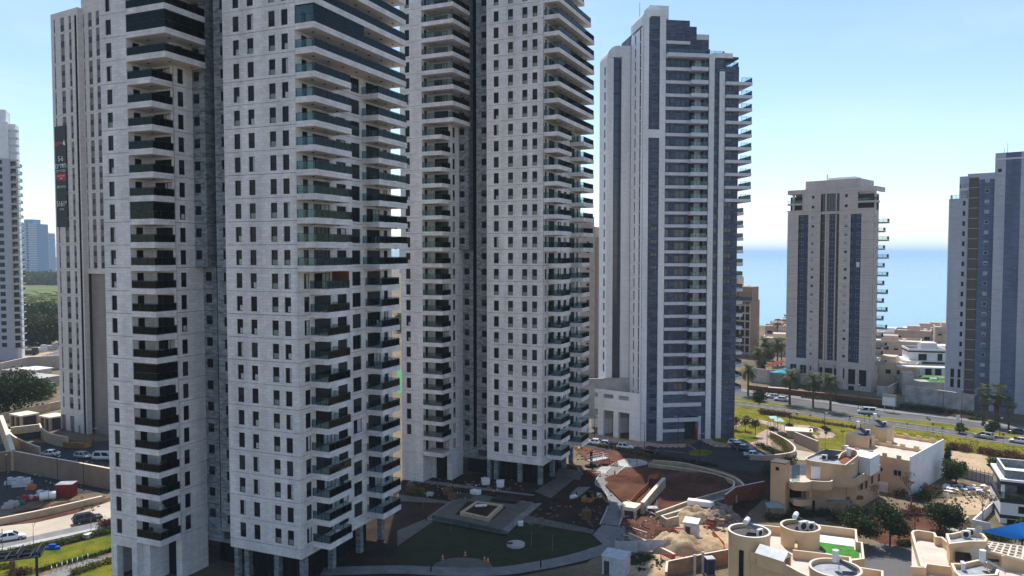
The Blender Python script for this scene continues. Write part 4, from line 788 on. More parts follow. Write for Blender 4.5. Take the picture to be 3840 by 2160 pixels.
def bare_tree(label,pos,h,seed,group='bare trees',spread=.6,dep=5,r=.09,leafy=0,mat=None):
    rg=random.Random(seed); t=thing('bare_tree',label,'tree',pos,0,group); b=MB(); out=[]; b.tube((0,0,-.1),(0,0,h*.22),r*1.3,r,7)
    limbs(b,Vector((0,0,h*.2)),Vector((rg.uniform(-.1,.1),rg.uniform(-.1,.1),1)).normalized(),h*.24,r,dep,rg,out,spread); obj('trunk',b.mesh('trunk',M['barkg'],True),t)
    if leafy: obj('crown',leaves([(*q,.25,.25,.2) for q in out],leafy,.1,seed,mat or M['leafr']),t)
    return t
def sapling(label,pos,h,seed,lf=60):
    rg=random.Random(seed); t=thing('sapling',label,'tree',pos,0,'saplings on the lawns'); b=MB(); out=[]; b.tube((0,0,-.1),(0,0,h*.5),.05,.04,6); limbs(b,Vector((0,0,h*.5)),Vector((.05,0,1)).normalized(),h*.2,.035,2,rg,out,.45,0,.012); obj('trunk',b.mesh('trunk',M['barkg'],True),t)
    if lf: obj('crown',leaves([(*q,.3,.3,.3) for q in out],lf,.12,seed,M['leafd'],.2),t)
def shrub(name,label,pos,blobs,n,leaf,mat,seed,group=None,cat='shrub'): 
    t=thing(name,label,cat,pos,0,group); obj('foliage',leaves(blobs,n,leaf,seed,mat,.35,'foliage'),t); b=MB(); 
    for q in blobs[:6]: b.tube((q[0]*.7,q[1]*.7,-.05),(q[0],q[1],q[2]),.03,.015,5)
    obj('stem',b.mesh('stem',M['bark']),t); return t
def hedge(name,label,path,hw,h,n,leaf,mat,seed,group=None,cat='hedge'):
    rg=random.Random(seed); pts=lerp_line(path,max(3,int(sum((Vector(path[i+1][:2])-Vector(path[i][:2])).length for i in range(len(path)-1))/(hw*1.1)))); o=pts[0]
    return shrub(name,label,(o.x,o.y,0),[(p.x-o.x+rg.uniform(-.2,.2),p.y-o.y+rg.uniform(-.2,.2),h*.45,hw*rg.uniform(.8,1.2),hw*rg.uniform(.8,1.2),h*.5*rg.uniform(.75,1.2)) for p in pts],n,leaf,mat,seed,group,cat)
def palm_proto(kind,seed):
    rg=random.Random(seed); tr=MB(); 
    if kind=='date': H=8.0; tr.cyl(0,0,-.2,.6,.42,.30,10); tr.cyl(0,0,.6,H-.7,.29,.24,10); tr.cyl(0,0,H-.7,H+.2,.34,.42,10)
    else: H=7.0; tr.cyl(0,0,-.2,1,.3,.22,10); tr.cyl(0,0,1,H-2.6,.2,.18,10); tr.cyl(0,0,H-2.6,H,.5,.38,12,1)
    fr=MB(); n=64 if kind=='date' else 40
    for i in range(n):
        a=2.4*i+rg.uniform(-.2,.2); el=R(rg.uniform(-35,82)) if kind=='date' else R(rg.uniform(-25,75)); L=rg.uniform(3.6,4.5) if kind=='date' else 1.25
        d=Vector((math.cos(a),math.sin(a),0)); side=Vector((-d.y,d.x,0)); p=Vector((0,0,H)); m=0 if el>R(-22) else 1; ang=el; pts=[p.copy()]; seg=9 if kind=='date' else 3
        for q in range(seg): p=p+(d*math.cos(ang)+Vector((0,0,math.sin(ang))))*(L/seg); ang-=R(10.5 if kind=='date' else 8); pts.append(p.copy())
        if kind=='date':
            for q in range(seg):
                u=pts[q+1]-pts[q]; up=u.cross(side).normalized(); lw=.85*math.sin(PI*(q+.9)/(seg+1.2))+.06
                for sgn in (-1,1):
                    for e in (0,.33,.66):
                        o=pts[q]+u*e; tip=o+(side*sgn*lw+u.normalized()*lw*.75-up*.0+Vector((0,0,-.12*lw))); fr.face([o,o+u*.2,tip],m)
                fr.face([pts[q]-side*.03,pts[q]+side*.03,pts[q+1]+side*.02,pts[q+1]-side*.02],m)
        else:
            c=pts[-1]; fr.face([pts[0]-side*.03,pts[0]+side*.03,c+side*.02,c-side*.02],m); u=(pts[-1]-pts[-2]).normalized()
            for q in range(11): th=R(-75+15*q); tip=c+(u*math.cos(th)+side*math.sin(th))*1.15+Vector((0,0,-.15)); t1=c+(u*math.cos(th-.11)+side*math.sin(th-.11))*.5; t2=c+(u*math.cos(th+.11)+side*math.sin(th+.11))*.5; fr.face([c,t1,tip,t2],m)
    return tr.mesh('trunk',[M['bark'],M['dryfrond']],True),fr.mesh('crown',[M['palmleaf'],M['dryfrond']])
PM={k:palm_proto(k,s) for k,s in (('date',4),('fan',9))}
def palm(kind,label,pos,s,rz,group=None):
    t=thing('palm_tree',label,'palm',pos,rz,group); _r=random.Random(label); t.scale=(s*_r.uniform(.88,1.12),s*_r.uniform(.88,1.12),s*_r.uniform(.92,1.08)); obj('trunk',PM[kind][0],t); obj('crown',PM[kind][1],t); return t
for i,((x,y),s,lb) in enumerate((((237,642),1.05,'tall date palm beside the slate tower, leftmost of the roadside date palms'),((590,716),1.1,'date palm behind the two parked white cars on the median'),((788,740),1.08,'date palm in the middle of the roadside row, shading the road'),((935,772),1.05,'date palm nearest the white van on the road'))): palm('date',lb,P(*r4(x,y)),s,i*1.3,'date palms along the road')
for i,((x,y),s,lb) in enumerate((((2225,895),1.28,'tall fan palm in front of the grey tower, left of its pair'),((2242,880),.85,'slim fan palm half hidden by the tall one before the grey tower'),((2352,908),1.4,'taller fan palm in front of the blue stripe of the grey tower'),((2330,905),.95,'short fan palm crowding the taller one by the grey tower'),((2445,930),.95,'fan palm at the right, under the grey tower'))): palm('fan',lb,P(*r4(x,y)),s,i*2.1,'fan palms by the grey tower')
for i,((x,y),s,lb) in enumerate((((2842,1402),1.0,'bushy palm beside the brown hotel'),((2898,1376),1.1,'palm left of the swimming pool, first of three trunks'),((2915,1372),1.15,'palm behind the swimming pool, middle trunk'),((2930,1368),1.2,'palm nearest the beige tower behind the pool'),((2868,1385),1.2,'palm in front of the tan seaside houses'))): palm('fan' if i%2 else 'date',lb,P(x,y),s,i,'palms by the pool')
palm('date','palm glimpsed between the central tower and the slate tower',P(2222,1392),1.25,1)
palm('fan','tiny palm on the seafront skyline',P(2952,1266,4),1.3,.4); palm('fan','tiny palm on the skyline left of the beige tower',P(2915,1268,4),1.1,1.4)
# round leafy trees
tree('leafy_tree','dark round tree behind the cream house with the roof lawn',P(*r6(1160,1100)),5.8,3.6,M['leafd'],21,4200,.2); tree('leafy_tree','tall dark tree casting its shadow on the side road',P(*r6(1440,1105)),6.6,3.2,M['leafd'],22,4200,.2); tree('leafy_tree','dark evergreen tree before the roofless grey hut',P(*r6(1860,990)),5.4,3.6,M['leafd'],23,4200,.2)
tree('leafy_tree','green bushy tree against the white house wall and the sand lot',P(*r6(2000,575)),5.0,2.8,M['leaf'],24,3200,.2); tree('leafy_tree','green tree beside the white house at the right edge',P(*r6(2370,560)),5,2.5,M['leaf'],25,2600,.2); tree('leafy_tree','green tree in front of the blue sunshade, at the right edge',P(*r6(2560,1130)),4.6,2.4,M['leaf'],26,2600,.18)
tree('leafy_tree','rounded street tree left of the white stepped house',P(3380,1392),5.6,3.4,M['leaf'],27,2200,.25); tree('leafy_tree','rounded street tree right of the white stepped house',P(3535,1400),5.6,3.2,M['leaf'],28,2200,.25); tree('leafy_tree','small tree by the ramp beside the beige tower',P(3312,1388),4,2.4,M['leafd'],29,1600,.22)
tree('leafy_tree','dark tree on the boulevard median, left of the two white cars',P(*r4(330,690)),4.2,2.9,M['leafd'],30,2400,.22); tree('leafy_tree','green shrubby tree tucked behind the battlemented house',P(*r4(1190,1120)),4.8,2.9,M['leaf'],31,2400,.2); tree('leafy_tree','leafy tree on the right part of the boulevard median',P(*r4(2300,985)),3.6,2.0,M['leafd'],32,1600,.18); tree('leafy_tree','small green tree on the median before the bus stop',P(*r4(2030,960)),2.6,1.7,M['leaf'],33,1100,.18)
for i,(x,y,h,lb) in enumerate(((300,990,4.6,'dark red-leaved tree on the lawn beside the slate tower'),(215,940,4.2,'dark tree against the foot of the slate tower'),(135,935,3.6,'low dark tree in the shade of the slate tower'))): tree('young_tree',lb,P(*r4(x,y)),h,1.9,M['leafr'] if i==2 else M['leafd'],40+i,700,.16,'dark trees by the slate tower',tr=.08)
t=tree('cypress','narrow dark cypress behind the plain white house wall',P(*r6(1925,470)),5.6,.9,M['leafd'],44,1600,.13,flat=3.0,lob=9)
tree('leafy_tree','large dark tree at the left edge above the construction ramp',P(30,1560),13,9,M['leafd'],45,9000,.32,lob=12,tr=.3); tree('leafy_tree','dark tree right of the large one at the left edge',P(120,1540),9,5,M['leafd'],46,3500,.3); tree('leafy_tree','leafy tree among the sheds on the left',P(168,1492),6,4,M['leaf'],47,2200,.3)
wd=[(105,1290,15,11,'big round golden-green tree at the front of the far wood'),(150,1294,17,13,'broad tree in the middle of the far wood'),(192,1290,13,9,'yellowish tree at the right of the far wood'),(100,1270,17,12,'dark tree rising behind the white tower balconies'),(170,1255,18,14,'dark tree at the back of the far wood'),(215,1250,16,12,'dark tree of the far wood touching the cream tower'),(130,1235,15,12,'rear tree on the left of the far wood'),(205,1222,15,12,'rearmost dark tree of the far wood')]
for i,(x,y,h,c,lb) in enumerate(wd): tree('wood_tree',lb,P(x,y),h,c,M['wood'] if i in(0,2) else M['leafd'] if i>2 else M['wood'],50+i,2600,.75,'trees of the far wood',lob=9,tr=.4)
rg_=random.Random(5); bl=[]
for i in range(260): 
    y=rg_.uniform(1048,1068); x=rg_.uniform(60,290); q=P(x,y); bl.append((q.x,q.y,5,rg_.uniform(14,26),rg_.uniform(14,26),rg_.uniform(5,11)))
obj('distant_forest',leaves(bl,16000,3.2,77,M['wood'],.7,'distant_forest'),label='hazy forest belt below the distant towers',cat='forest',kind='stuff')
bl=[]
for i in range(200): x=rg_.uniform(80,230); y=rg_.uniform(1095,1200); q=P(x,y); bl.append((q.x,q.y,.4,rg_.uniform(2,6),rg_.uniform(2,6),rg_.uniform(.6,1.6)))
obj('meadow_scrub',leaves(bl,9000,.7,78,M['leafy'],.3,'meadow_scrub'),label='low green scrub across the far meadow',cat='scrub',kind='stuff')
bl=[]
for i in range(60): x=rg_.uniform(1490,1522); y=rg_.uniform(1205,1250); q=P(x,y); bl.append((q.x,q.y,3,4,4,3.5))
obj('gap_scrub',leaves(bl,2500,.7,79,M['leafd'],.3,'gap_scrub'),label='trees and scrub glimpsed between the two pale towers',cat='scrub',kind='stuff'); sheet('sports_pitch',[(1490,1390),(1530,1380),(1530,1465),(1490,1480)],.06,plain('artificial_turf',(.03,.22,.05),.8))
# bare trees near the villas
for i,(x,y,h,lb) in enumerate(((1350,890,5.8,'wide bare tree in front of the rounded tan house'),(1620,760,5.4,'bare tree left of the plain white house wall'),(1790,800,5.2,'reddish bare tree at the corner of the sand plot'),(1650,980,4.4,'small reddish bare tree above the side road'),(2225,960,6.2,'bare spreading tree before the white modern house'))): bare_tree(lb,P(*r6(x,y)),h,60+i,'bare trees by the villas',.75,6,.11,900 if i in(2,3) else 250,M['leafr'])
for i,(x,y,h) in enumerate(((890,1088,3.8),(1040,1060,3.6),(760,1040,3.2),(1140,1010,3.0),(330,770,2.4),(760,890,2.8),(1265,880,2.4),(1345,890,2.6),(1590,960,2.6),(1760,942,3.4),(1805,975,3.0),(1885,995,2.6),(2085,1020,3.0),(2180,1070,3.2),(2400,1062,2.8),(2490,1110,3.2),(1225,868,2.2),(650,860,2.2))): sapling('slender staked sapling on the park lawn, number %d from the slate tower'%(i+1) if 0 else ['sapling nearest the ramp wall on the park lawn','bare sapling in the middle of the park lawn','sapling beside the curved pink path','sapling near the reddish shrubs on the lawn edge','sapling at the left end of the road verge','sapling on the verge above the shade sails','sapling by the near kerb opposite the van','sapling just right of the pedestrian','sapling behind the battlemented roof','sapling with yellow leaves on the median edge','slim sapling beside the yellow-leaved one','sapling on the verge right of the battlemented house','sapling on the verge left of the silver car','sapling in front of the silver car','sapling between the silver and white cars','sapling below the white car at the right edge','sapling right of the pedestrian by the median','sapling above the curved path bend'][i],P(*r4(x,y)),h,70+i,50 if i%3 else 120)
# hedges and shrubs
def hp(pts,fn): return W2(pts,fn)
hedge('shrub_row','brown shrubs in a clump beyond the shade sails',hp([(360,795),(580,825)],r4),1.2,1.7,2600,.16,M['leafr'],90); hedge('shrub_row','long low brown hedge along the near carriageway',hp([(600,835),(760,860),(1000,900),(1300,940)],r4),.7,.9,2600,.14,M['leafr'],91); hedge('shrub_row','reddish shrubs on the lawn above the battlemented house',hp([(1190,930),(1330,945)],r4),1.1,1.4,1500,.15,M['leafr'],92)
for i,(x,y,s) in enumerate(((1960,1095,1.9),(2080,1110,2.0),(2210,1125,1.4),(2310,1150,2.1),(2400,1160,1.6),(2470,1180,2.2),(2560,1200,2.0))): 
    rg=random.Random(i); shrub('reddish_shrub',['reddish shrub at the left end of the row above the sand lot','second reddish shrub from the plain white wall','small reddish shrub in the middle of the sand lot row','broad reddish shrub above the sand lot','low reddish shrub between two broad ones','tall reddish shrub near the right edge of the sand lot','reddish shrub at the right edge of the picture'][i],P(*r4(x,y)),[(rg.uniform(-1,1)*s*.6,rg.uniform(-1,1)*s*.6,s*.4,s*.6,s*.6,s*.5) for _ in range(5)],1100,.15,M['leafr'],95+i,'reddish shrubs by the sand lot')
hedge('flowering_hedge','yellow-green hedge inside the curved ramp wall',hp([(430,1000),(520,1060),(570,1110),(560,1160)],r4),1.1,1.3,2400,.14,M['leafy'],110); hedge('flowering_hedge','dark hedge above the parked cars by the curved wall',hp([(330,1075),(450,1130),(540,1170)],r4),1.2,1.4,2000,.15,M['leafd'],111)
for i,(x,y) in enumerate(((590,905),(790,940),(860,925),(900,945),(430,935),(540,995),(745,1020))): 
    rg=random.Random(i+50); shrub('clipped_shrub',['round clipped shrub by the lamp on the lawn','low shrub inside the path bend','shrub under the lamp beyond the path','shrub at the right of the lamp beyond the path','wide green shrub by the shade sail posts','yellow-green shrub beside the flat-roofed kiosk','yellow shrub right of the flat-roofed kiosk'][i],P(*r4(x,y)),[(rg.uniform(-.8,.8),rg.uniform(-.6,.6),.5,.8,.8,.5) for _ in range(4)],700,.12,M['leafy'] if i>4 else M['leafd'],120+i,'clipped shrubs in the park')
hedge('shrub_row','dark hedge along the kerb of the forecourt car park',hp([(390,195),(600,235),(860,300)],r5),.7,1.1,2000,.13,M['leafy'],130); hedge('shrub_row','dark hedge bordering the forecourt above the curved wall',hp([(900,310),(1200,345),(1500,395)],r5),.8,1.1,1800,.14,M['leafd'],131)
hedge('shrub_row','green hedge between the street and the small lawn on the left',hp([(0,1150),(500,1060),(1000,960),(1500,830),(1700,790)],l5),.9,1.0,4200,.12,M['leaf'],132); hedge('shrub_row','grey-green ground cover along the garden path',hp([(600,1380),(1000,1260),(1500,1140),(1700,1070)],l5),.8,.6,2200,.11,M['leafd'],133); hedge('shrub_row','red-leaved shrubs beside the nearest tower',hp([(1560,720),(1700,690)],l5),.9,1.6,1200,.13,M['leafr'],134); hedge('shrub_row','flowering bank at the lower left by the tower base',hp([(1150,1420),(1450,1310),(1720,1230)],l5),1.0,.8,2600,.12,M['leafy'],135); hedge('shrub_row','pink flowering bush in front of the pergola',hp([(180,1440),(420,1420)],l5),.9,1.1,1200,.12,M['leafr'],136); hedge('shrub_row','low yellow-green plants left of the pergola',hp([(-40,1330),(160,1330)],l5),.9,.6,900,.12,M['leafy'],137)
hedge('clipped_hedge','clipped green hedge on the ramp beside the beige tower',hp([(1370,510),(1490,465)],r4),1.0,1.3,1500,.16,M['leaf'],138); hedge('shrub_row','rough green scrub along the foot of the grey tower wall',hp([(1560,740),(1800,765),(2100,800),(2200,830)],r4),1.4,1.2,2600,.2,M['leafd'],139); hedge('shrub_row','low green shrubs on the bank by the bus stop',hp([(2120,845),(2230,855)],r4),1.2,.8,900,.16,M['leaf'],140)
hedge('weed_patch','green weeds behind the white site shed',hp([(720,1330),(900,1280)],r5),.8,.6,1400,.1,M['leaf'],141); hedge('weed_patch','weeds at the rubble heap by the brown wall',hp([(1560,780),(1640,900)],r5),1.0,.9,1300,.12,M['leafd'],142); hedge('shrub_row','dark ivy behind the lift shaft of the rounded tan house',hp([(390,520),(600,440)],r6),1.5,3.0,2600,.16,M['leafd'],143)
for i,(lb,pts,n) in enumerate((('sparse tufts of grass across the park lawn',[(60,830),(2560,1180),(700,1000)],0),)): pass
bl=[]
for i in range(700):
    x=rg_.uniform(150,2570); t_=rg_.uniform(.02,.98); y0=np.interp(x,[150,600,1350,2576],[730,795,905,1080]); y1=np.interp(x,[150,640,1300,1910,2576],[900,985,1100,1085,1180]); q=P(*r4(x,y0+(y1-y0)*t_)); bl.append((q.x,q.y,.08,.5,.5,.12))
obj('grass_tufts',leaves(bl,9000,.09,88,M['leafy'],.1,'grass_tufts'),label='loose tufts of grass over the park lawn',cat='grass',kind='stuff')

for i,(x,y,h,c,lb) in enumerate(((3300,1428,4.5,2.8,'dark tree beside the ramp wall, left of the far parked cars'),(3350,1388,4.5,2.6,'dark tree behind the silver estate before the far houses'),(3455,1402,4.2,2.4,'dark tree behind the far garden wall'),(3490,1365,5,3,'tree rising between the far white houses'),(3405,1345,5,3,'tree among the seaside roofs'),(3300,1345,5,3,'tree beside the tan seaside house'),(2880,1352,5,3.2,'dark tree in front of the cream seaside house'),(2850,1392,5,3.2,'dark tree at the corner of the brown hotel'))): tree('leafy_tree',lb,P(x,y),h,c,M['leafd'],400+i,1500,.26,'trees among the far houses')
for i,(pts,hw,h,n,m_,lb) in enumerate(((((640,850),(900,850)),1.2,1.6,1600,'leafd','dark shrubs along the front of the rounded tan house'),(((980,880),(1200,850)),1.3,1.8,1700,'leafd','dark shrubs right of the rounded house entrance'),(((420,880),(640,890)),1.0,1.4,1300,'leafd','dark hedge between the rounded house and the drum house'),(((1520,690),(1620,640),(1720,620)),1.3,1.6,1700,'leafr','dry brown scrub at the foot of the white side wall'),(((1660,720),(1840,680)),1.4,1.8,1700,'leafd','dark scrub between the white side wall and the sand plot'),(((1560,850),(1720,830)),1.2,1.4,1300,'leafr','dry scrub above the side road'),(((1900,960),(2080,930)),1.2,1.3,1200,'leafy','yellowish shrubs behind the roofless hut'),(((2230,1030),(2420,1060)),1.1,1.0,1200,'leaf','green shrubs under the blue shade sail'),(((1530,1090),(1630,1100)),.9,.9,900,'leafd','low dark hedge at the kerb of the side road'))): hedge('shrub_row',lb,hp(pts,r6),hw,h,n,.14,M[m_],420+i)

hedge('shrub_row','dark scrub on the bank between the garden wall and the far pavement',hp([(700,660),(1000,695),(1300,735),(1500,765)],r4),1.0,1.0,2200,.18,M['leafd'],440)
# ---------------------------------------------------------------- villas and houses
v1=zm(2700,1920,4.6); v2=zm(3380,1700,3.15); v3=zm(2860,1640,4.53)
M['villa']=plain('cream_plaster',(.66,.475,.285),.85,var=.09,scale=.35,bump=.06,bscale=5); M['villa2']=plain('tan_plaster',(.60,.405,.25),.85,var=.10,scale=.35,bump=.06,bscale=5); M['roofp']=plain('pale_roof_tiles',(.62,.52,.45),.85,var=.1,scale=.5); M['coping']=plain('pale_coping',(.70,.60,.48),.8,var=.06); M['roofdk']=plain('dark_roofing_felt',(.10,.09,.085),.9,var=.2,scale=1.5); M['roofgr']=plain('grey_roof_membrane',(.34,.36,.39),.8,var=.15,scale=1); M['metal']=plain('galvanised_metal',(.45,.47,.5),.45,.4,var=.1,scale=1); M['turf']=plain('bright_artificial_turf',(.045,.22,.02),.85,var=.2,scale=1.5); M['ac']=plain('white_appliance',(.68,.68,.66),.5,var=.04); M['solar']=glass_dark('solar_collector',(.012,.016,.03),.15); M['woodd']=plain('brown_timber',(.16,.085,.045),.7,var=.25,scale=2); M['rust']=plain('rusty_red_wall',(.22,.075,.04),.85,var=.15,scale=1)
def WP(pts,fn,z): return [Vector((p.x,p.y)) for p in (P(*fn(*q),z) for q in pts)]
def cen(pts): return sum(pts,Vector((0,0)))/len(pts)
def solar_heater(label,pos,rz,tank='h'):
    t=thing('solar_water_heater',label,'water heater',pos,rz,'rooftop solar heaters'); b=MB()
    b.face([(-.7,-1.6,.25),(.7,-1.6,.25),(.7,.3,1.15),(-.7,.3,1.15)]).face([(-.7,.3,1.09),(.7,.3,1.09),(.7,-1.6,.19),(-.7,-1.6,.19)]); obj('collector',b.mesh('collector',M['solar']),t)
    b=MB(); [b.tube((x,.35,0),(x,.35,1.3),.035) for x in (-.6,.6)]; [b.tube((x,-1.5,0),(x,-1.5,.25),.035) for x in (-.6,.6)]; [b.tube((x,-1.6,.26),(x,.3,1.16),.03) for x in (-.72,.72)]; obj('stand',b.mesh('stand',M['metal']),t)
    b=MB()
    if tank=='h': b.tube((-.75,.5,1.5),(.75,.5,1.5),.34,n=16)
    else: b.cyl(0,.75,1.0,2.4,.36,n=16)
    obj('tank',b.mesh('tank',M['white']),t); return t
def ac_unit(label,pos,rz,s=1):
    t=thing('air_conditioner',label,'air conditioner',pos,rz,'rooftop air conditioners'); t.scale=(s,s,s); obj('casing',MB().box(-.48,.48,-.19,.19,.08,.98).box(-.4,.4,-.15,.15,0,.08).mesh('casing',M['ac']),t); b=MB(); b.tube((-.1,-.19,.52),(-.1,-.215,.52),.36,n=18); obj('fan_grille',b.mesh('fan_grille',M['frame']),t); return t
def dish(label,pos,rz,r=.8):
    t=thing('satellite_dish',label,'satellite dish',pos,rz,'satellite dishes'); b=MB(); N=16
    for k in range(3):
        r0,r1=r*k/3,r*(k+1)/3
        for i in range(N): a,c=2*PI*i/N,2*PI*(i+1)/N; f=lambda q,an:(q*math.cos(an),-.35*(q/r)**2*r*.8,1.5+q*math.sin(an)); b.face([f(r0,a),f(r1,a),f(r1,c),f(r0,c)])
    obj('reflector',b.mesh('reflector',plain('grey_mesh_dish',(.45,.43,.40),.5),True),t); b=MB(); b.tube((0,.1,0),(0,.1,1.5),.05); b.tube((0,0,1.5),(0,-.7,1.4),.02); obj('mast',b.mesh('mast',M['metal']),t); return t
def wallw(b,pts,t,z0,z1,m=0,mt=1,closed=False): b.wall([(p.x,p.y) for p in pts],t,z0,z1,m,mt,closed)
# --- cream house with three round roof drums
def villa_drums():
    ZT,ZF=7.5,6.3; ol=WP([(300,480),(640,218),(1070,258),(1510,198),(2340,298),(2360,512),(2445,522),(2475,800),(2255,830),(2245,928),(2800,1015),(2800,1560),(2300,1450),(1390,1040),(1190,930),(750,722),(545,690)],v1,ZT); c=cen(ol); t=thing('cream_house','cream flat-roofed house with round roof drums and a green roof lawn, bottom right','house',(c.x,c.y,0)); L=lambda q:[(p.x-c.x,p.y-c.y) for p in q]
    o=L(ol); part('wall',t,[M['villa'],M['roofp']],lambda b:b.prism(o,-1,ZF,0,1)); part('parapet',t,[M['villa'],M['coping']],lambda b:b.wall(o,.26,ZF-.02,ZT,0,1,True))
    iw=L(WP([(1255,650),(1620,690),(2245,775),(2245,930)],v1,ZT)); part('parapet',t,[M['villa'],M['coping']],lambda b:b.wall(iw,.24,ZF,ZT-.02,0,1))
    for i,(cx,cy_,rpx,z,mt) in enumerate(((505,312,345,9.3,'white'),(1385,232,318,9.0,'villa'),(1990,955,418,8.7,'roofgr'))):
        q=P(*v1(cx,cy_),z); e=P(*v1(cx+rpx,cy_),z); r=(e-q).length; x,y=q.x-c.x,q.y-c.y; n=40; circ=[(x+r*math.cos(2*PI*k/n),y+r*math.sin(2*PI*k/n)) for k in range(n)]
        d=part('roof_drum',t,[M['villa'],M['roofdk'] if i<2 else M['roofgr']],lambda b:b.prism(circ,-1 if i==0 else ZF-.1,z-.55,0,1)); part('rim',d,[M['villa'],M['coping'] if i!=0 else M['white']],lambda b:b.wall([(a*.985+x*.015,bb*.985+y*.015) for a,bb in circ],.28,z-.56,z,0,1,True))
        w=Vector((q.x,q.y,z-.5))
        if i==0: solar_heater('solar heater with a white tank on the leftmost round drum',w+Vector((.3,.5,0)),R(60)); ac_unit('weathered air conditioner on the leftmost round drum',w+Vector((1.1,-.9,0)),R(35))
        if i==1: solar_heater('solar heater on the drum beside the roof lawn',w+Vector((.2,.9,0)),R(60)); ac_unit('tall air conditioner on the drum beside the roof lawn',w+Vector((.2,-.5,0)),R(20),1.3); ac_unit('second air conditioner on the drum beside the roof lawn',w+Vector((1.3,-.4,0)),R(20),1.1)
        if i==2: solar_heater('solar heater with an upright tank on the grey front drum',w+Vector((.9,.2,0)),R(65),'v')
        if i==0: obj('window',MB().box(-.3,.3,-.06,0,2.2,7.4).mesh('window',M['pane']),t,(x-.62*r,y-.80*r,0),R(-35))
    part('roof_lawn',t,M['turf'],lambda b:b.prism(L(WP([(1695,525),(2310,608),(2320,655),(2400,695),(2405,790),(2255,800),(1790,690),(1690,640)],v1,ZF)),ZF,ZF+.05)); part('roof_paving',t,M['white'],lambda b:b.prism(L(WP([(1705,385),(2300,465),(2308,600),(1698,518)],v1,ZF)),ZF,ZF+.04))
    part('chimney',t,M['villa'],lambda b:b.prism(L(WP([(1300,440),(1340,440),(1335,620),(1285,615)],v1,ZT)),ZF,ZT+.05))
    # roof stair house
    a=P(*v1(1160,880),ZF+1); s=obj('stair_house',None,t,(a.x-c.x,a.y-c.y,ZF-.2),R(42)); part('wall',s,M['villa'],lambda b:prismY(b,[(-1.0,0),(1.0,0),(1.0,1.8),(0,2.5),(-1.0,1.8)],0,3.6)); part('roof',s,M['metal'],lambda b:b.face([(-1.2,-.15,1.72),(0,-.15,2.6),(0,3.8,2.6),(-1.2,3.8,1.72)]).face([(0,-.15,2.6),(1.2,-.15,1.72),(1.2,3.8,1.72),(0,3.8,2.6)])); part('door',s,M['woodd'],lambda b:b.box(-.55,.55,-.05,-.005,.1,1.8)); return t
villa_drums()
def villa_pergola():
    ZF,ZT=6.2,7.4; ol=WP([(125,935),(150,912),(200,908),(385,935),(412,985),(480,990),(575,1075),(1005,1040),(1700,1130),(1700,1600),(110,1600),(108,1345),(128,1330)],v2,ZT); c=cen(ol); t=thing('cream_house','cream house with curved white terrace, roof pergola grid and satellite dishes, bottom right corner','house',(c.x,c.y,0)); L=lambda q:[(p.x-c.x,p.y-c.y) for p in q]; o=L(ol)
    part('wall',t,[M['villa'],M['roofp']],lambda b:b.prism(o,-1,ZF,0,1)); part('parapet',t,[M['villa'],M['coping']],lambda b:b.wall(L(WP([(250,1345),(185,1130),(128,935),(150,912),(200,908),(385,935),(412,985),(480,990),(575,1075)],v2,ZT)),.3,ZF,ZT,0,1)); part('parapet',t,[M['villa'],M['coping']],lambda b:b.wall(L(WP([(110,1335),(275,1345),(290,1300),(640,1345),(680,1500)],v2,ZT)),.3,ZF,ZT,0,1))
    for px,z,nm in (([(575,1062),(540,950),(600,950),(770,908),(960,950),(1003,1005),(985,1035),(810,1035)],9.3,'penthouse'),([(640,1390),(600,1300),(700,1305),(930,1255),(1100,1320),(1140,1375),(1120,1430),(700,1449)],8.6,'penthouse')):
        q=L(WP(px,v2,z)); h=part(nm,t,[M['villa'],M['roofgr']],lambda b:b.prism(q,ZF-.1,z-.6,0,1)); part('rim',h,[M['villa'],M['coping']],lambda b:b.wall(q,.3,z-.62,z,0,1,True))
    q0=P(*v2(705,1215),7.6); obj('window',simplewin(1.9,1.3,'frame','pane'),t,(q0.x-c.x-.9,q0.y-c.y-.22,7.0),R(-14)); q0=P(*v2(1050,1235),7.3); 
    gr=L(WP([(1005,1045),(1600,1125),(1600,1300),(930,1125)],v2,8.0)); pg=obj('pergola',None,t)
    for i in range(9): a=Vector(gr[0]).lerp(Vector(gr[1]),i/8); d=Vector(gr[3]).lerp(Vector(gr[2]),i/8); part('beam',pg,M['coping'],lambda b:b.wall([a,d],.22,7.75,8.05))
    for i in range(5): a=Vector(gr[0]).lerp(Vector(gr[3]),i/4); d=Vector(gr[1]).lerp(Vector(gr[2]),i/4); part('beam',pg,M['coping'],lambda b:b.wall([a,d],.22,7.78,8.08))
    part('pergola_wall',t,[M['villa'],M['coping']],lambda b:b.wall(L(WP([(925,1125),(1160,1180),(1200,1210),(1700,1260)],v2,7.9)),.35,ZF-.1,7.95,0,1)); obj('window',MB().box(-.9,.9,-.05,0,6.9,7.25).mesh('window',M['pane']),t,(q0.x-c.x,q0.y-c.y-.2,0),R(-15))
    k=P(*v2(765,1000),8.7); ac_unit('left air conditioner behind the penthouse rim, bottom right',(k.x,k.y,8.7),R(-10),1.0); k=P(*v2(820,975),8.7); ac_unit('right air conditioner behind the penthouse rim, bottom right',(k.x,k.y,8.7),R(-10)); k=P(*v2(725,1380),8); ac_unit('air conditioner in the front roof hollow, bottom right',(k.x,k.y,8.0),R(70)); k=P(*v2(1040,1385),8); solar_heater('solar heater with white drum in the front roof hollow',(k.x,k.y,8.0),R(70),'v')
    k=P(*v2(895,1250),8.3); dish('larger mesh dish above the front roof hollow, bottom right',(k.x,k.y,7.7),R(-20),.85); k=P(*v2(900,1000),9); dish('smaller dish behind the penthouse rim, bottom right',(k.x,k.y,8.7),R(10),.55); return t
villa_pergola()
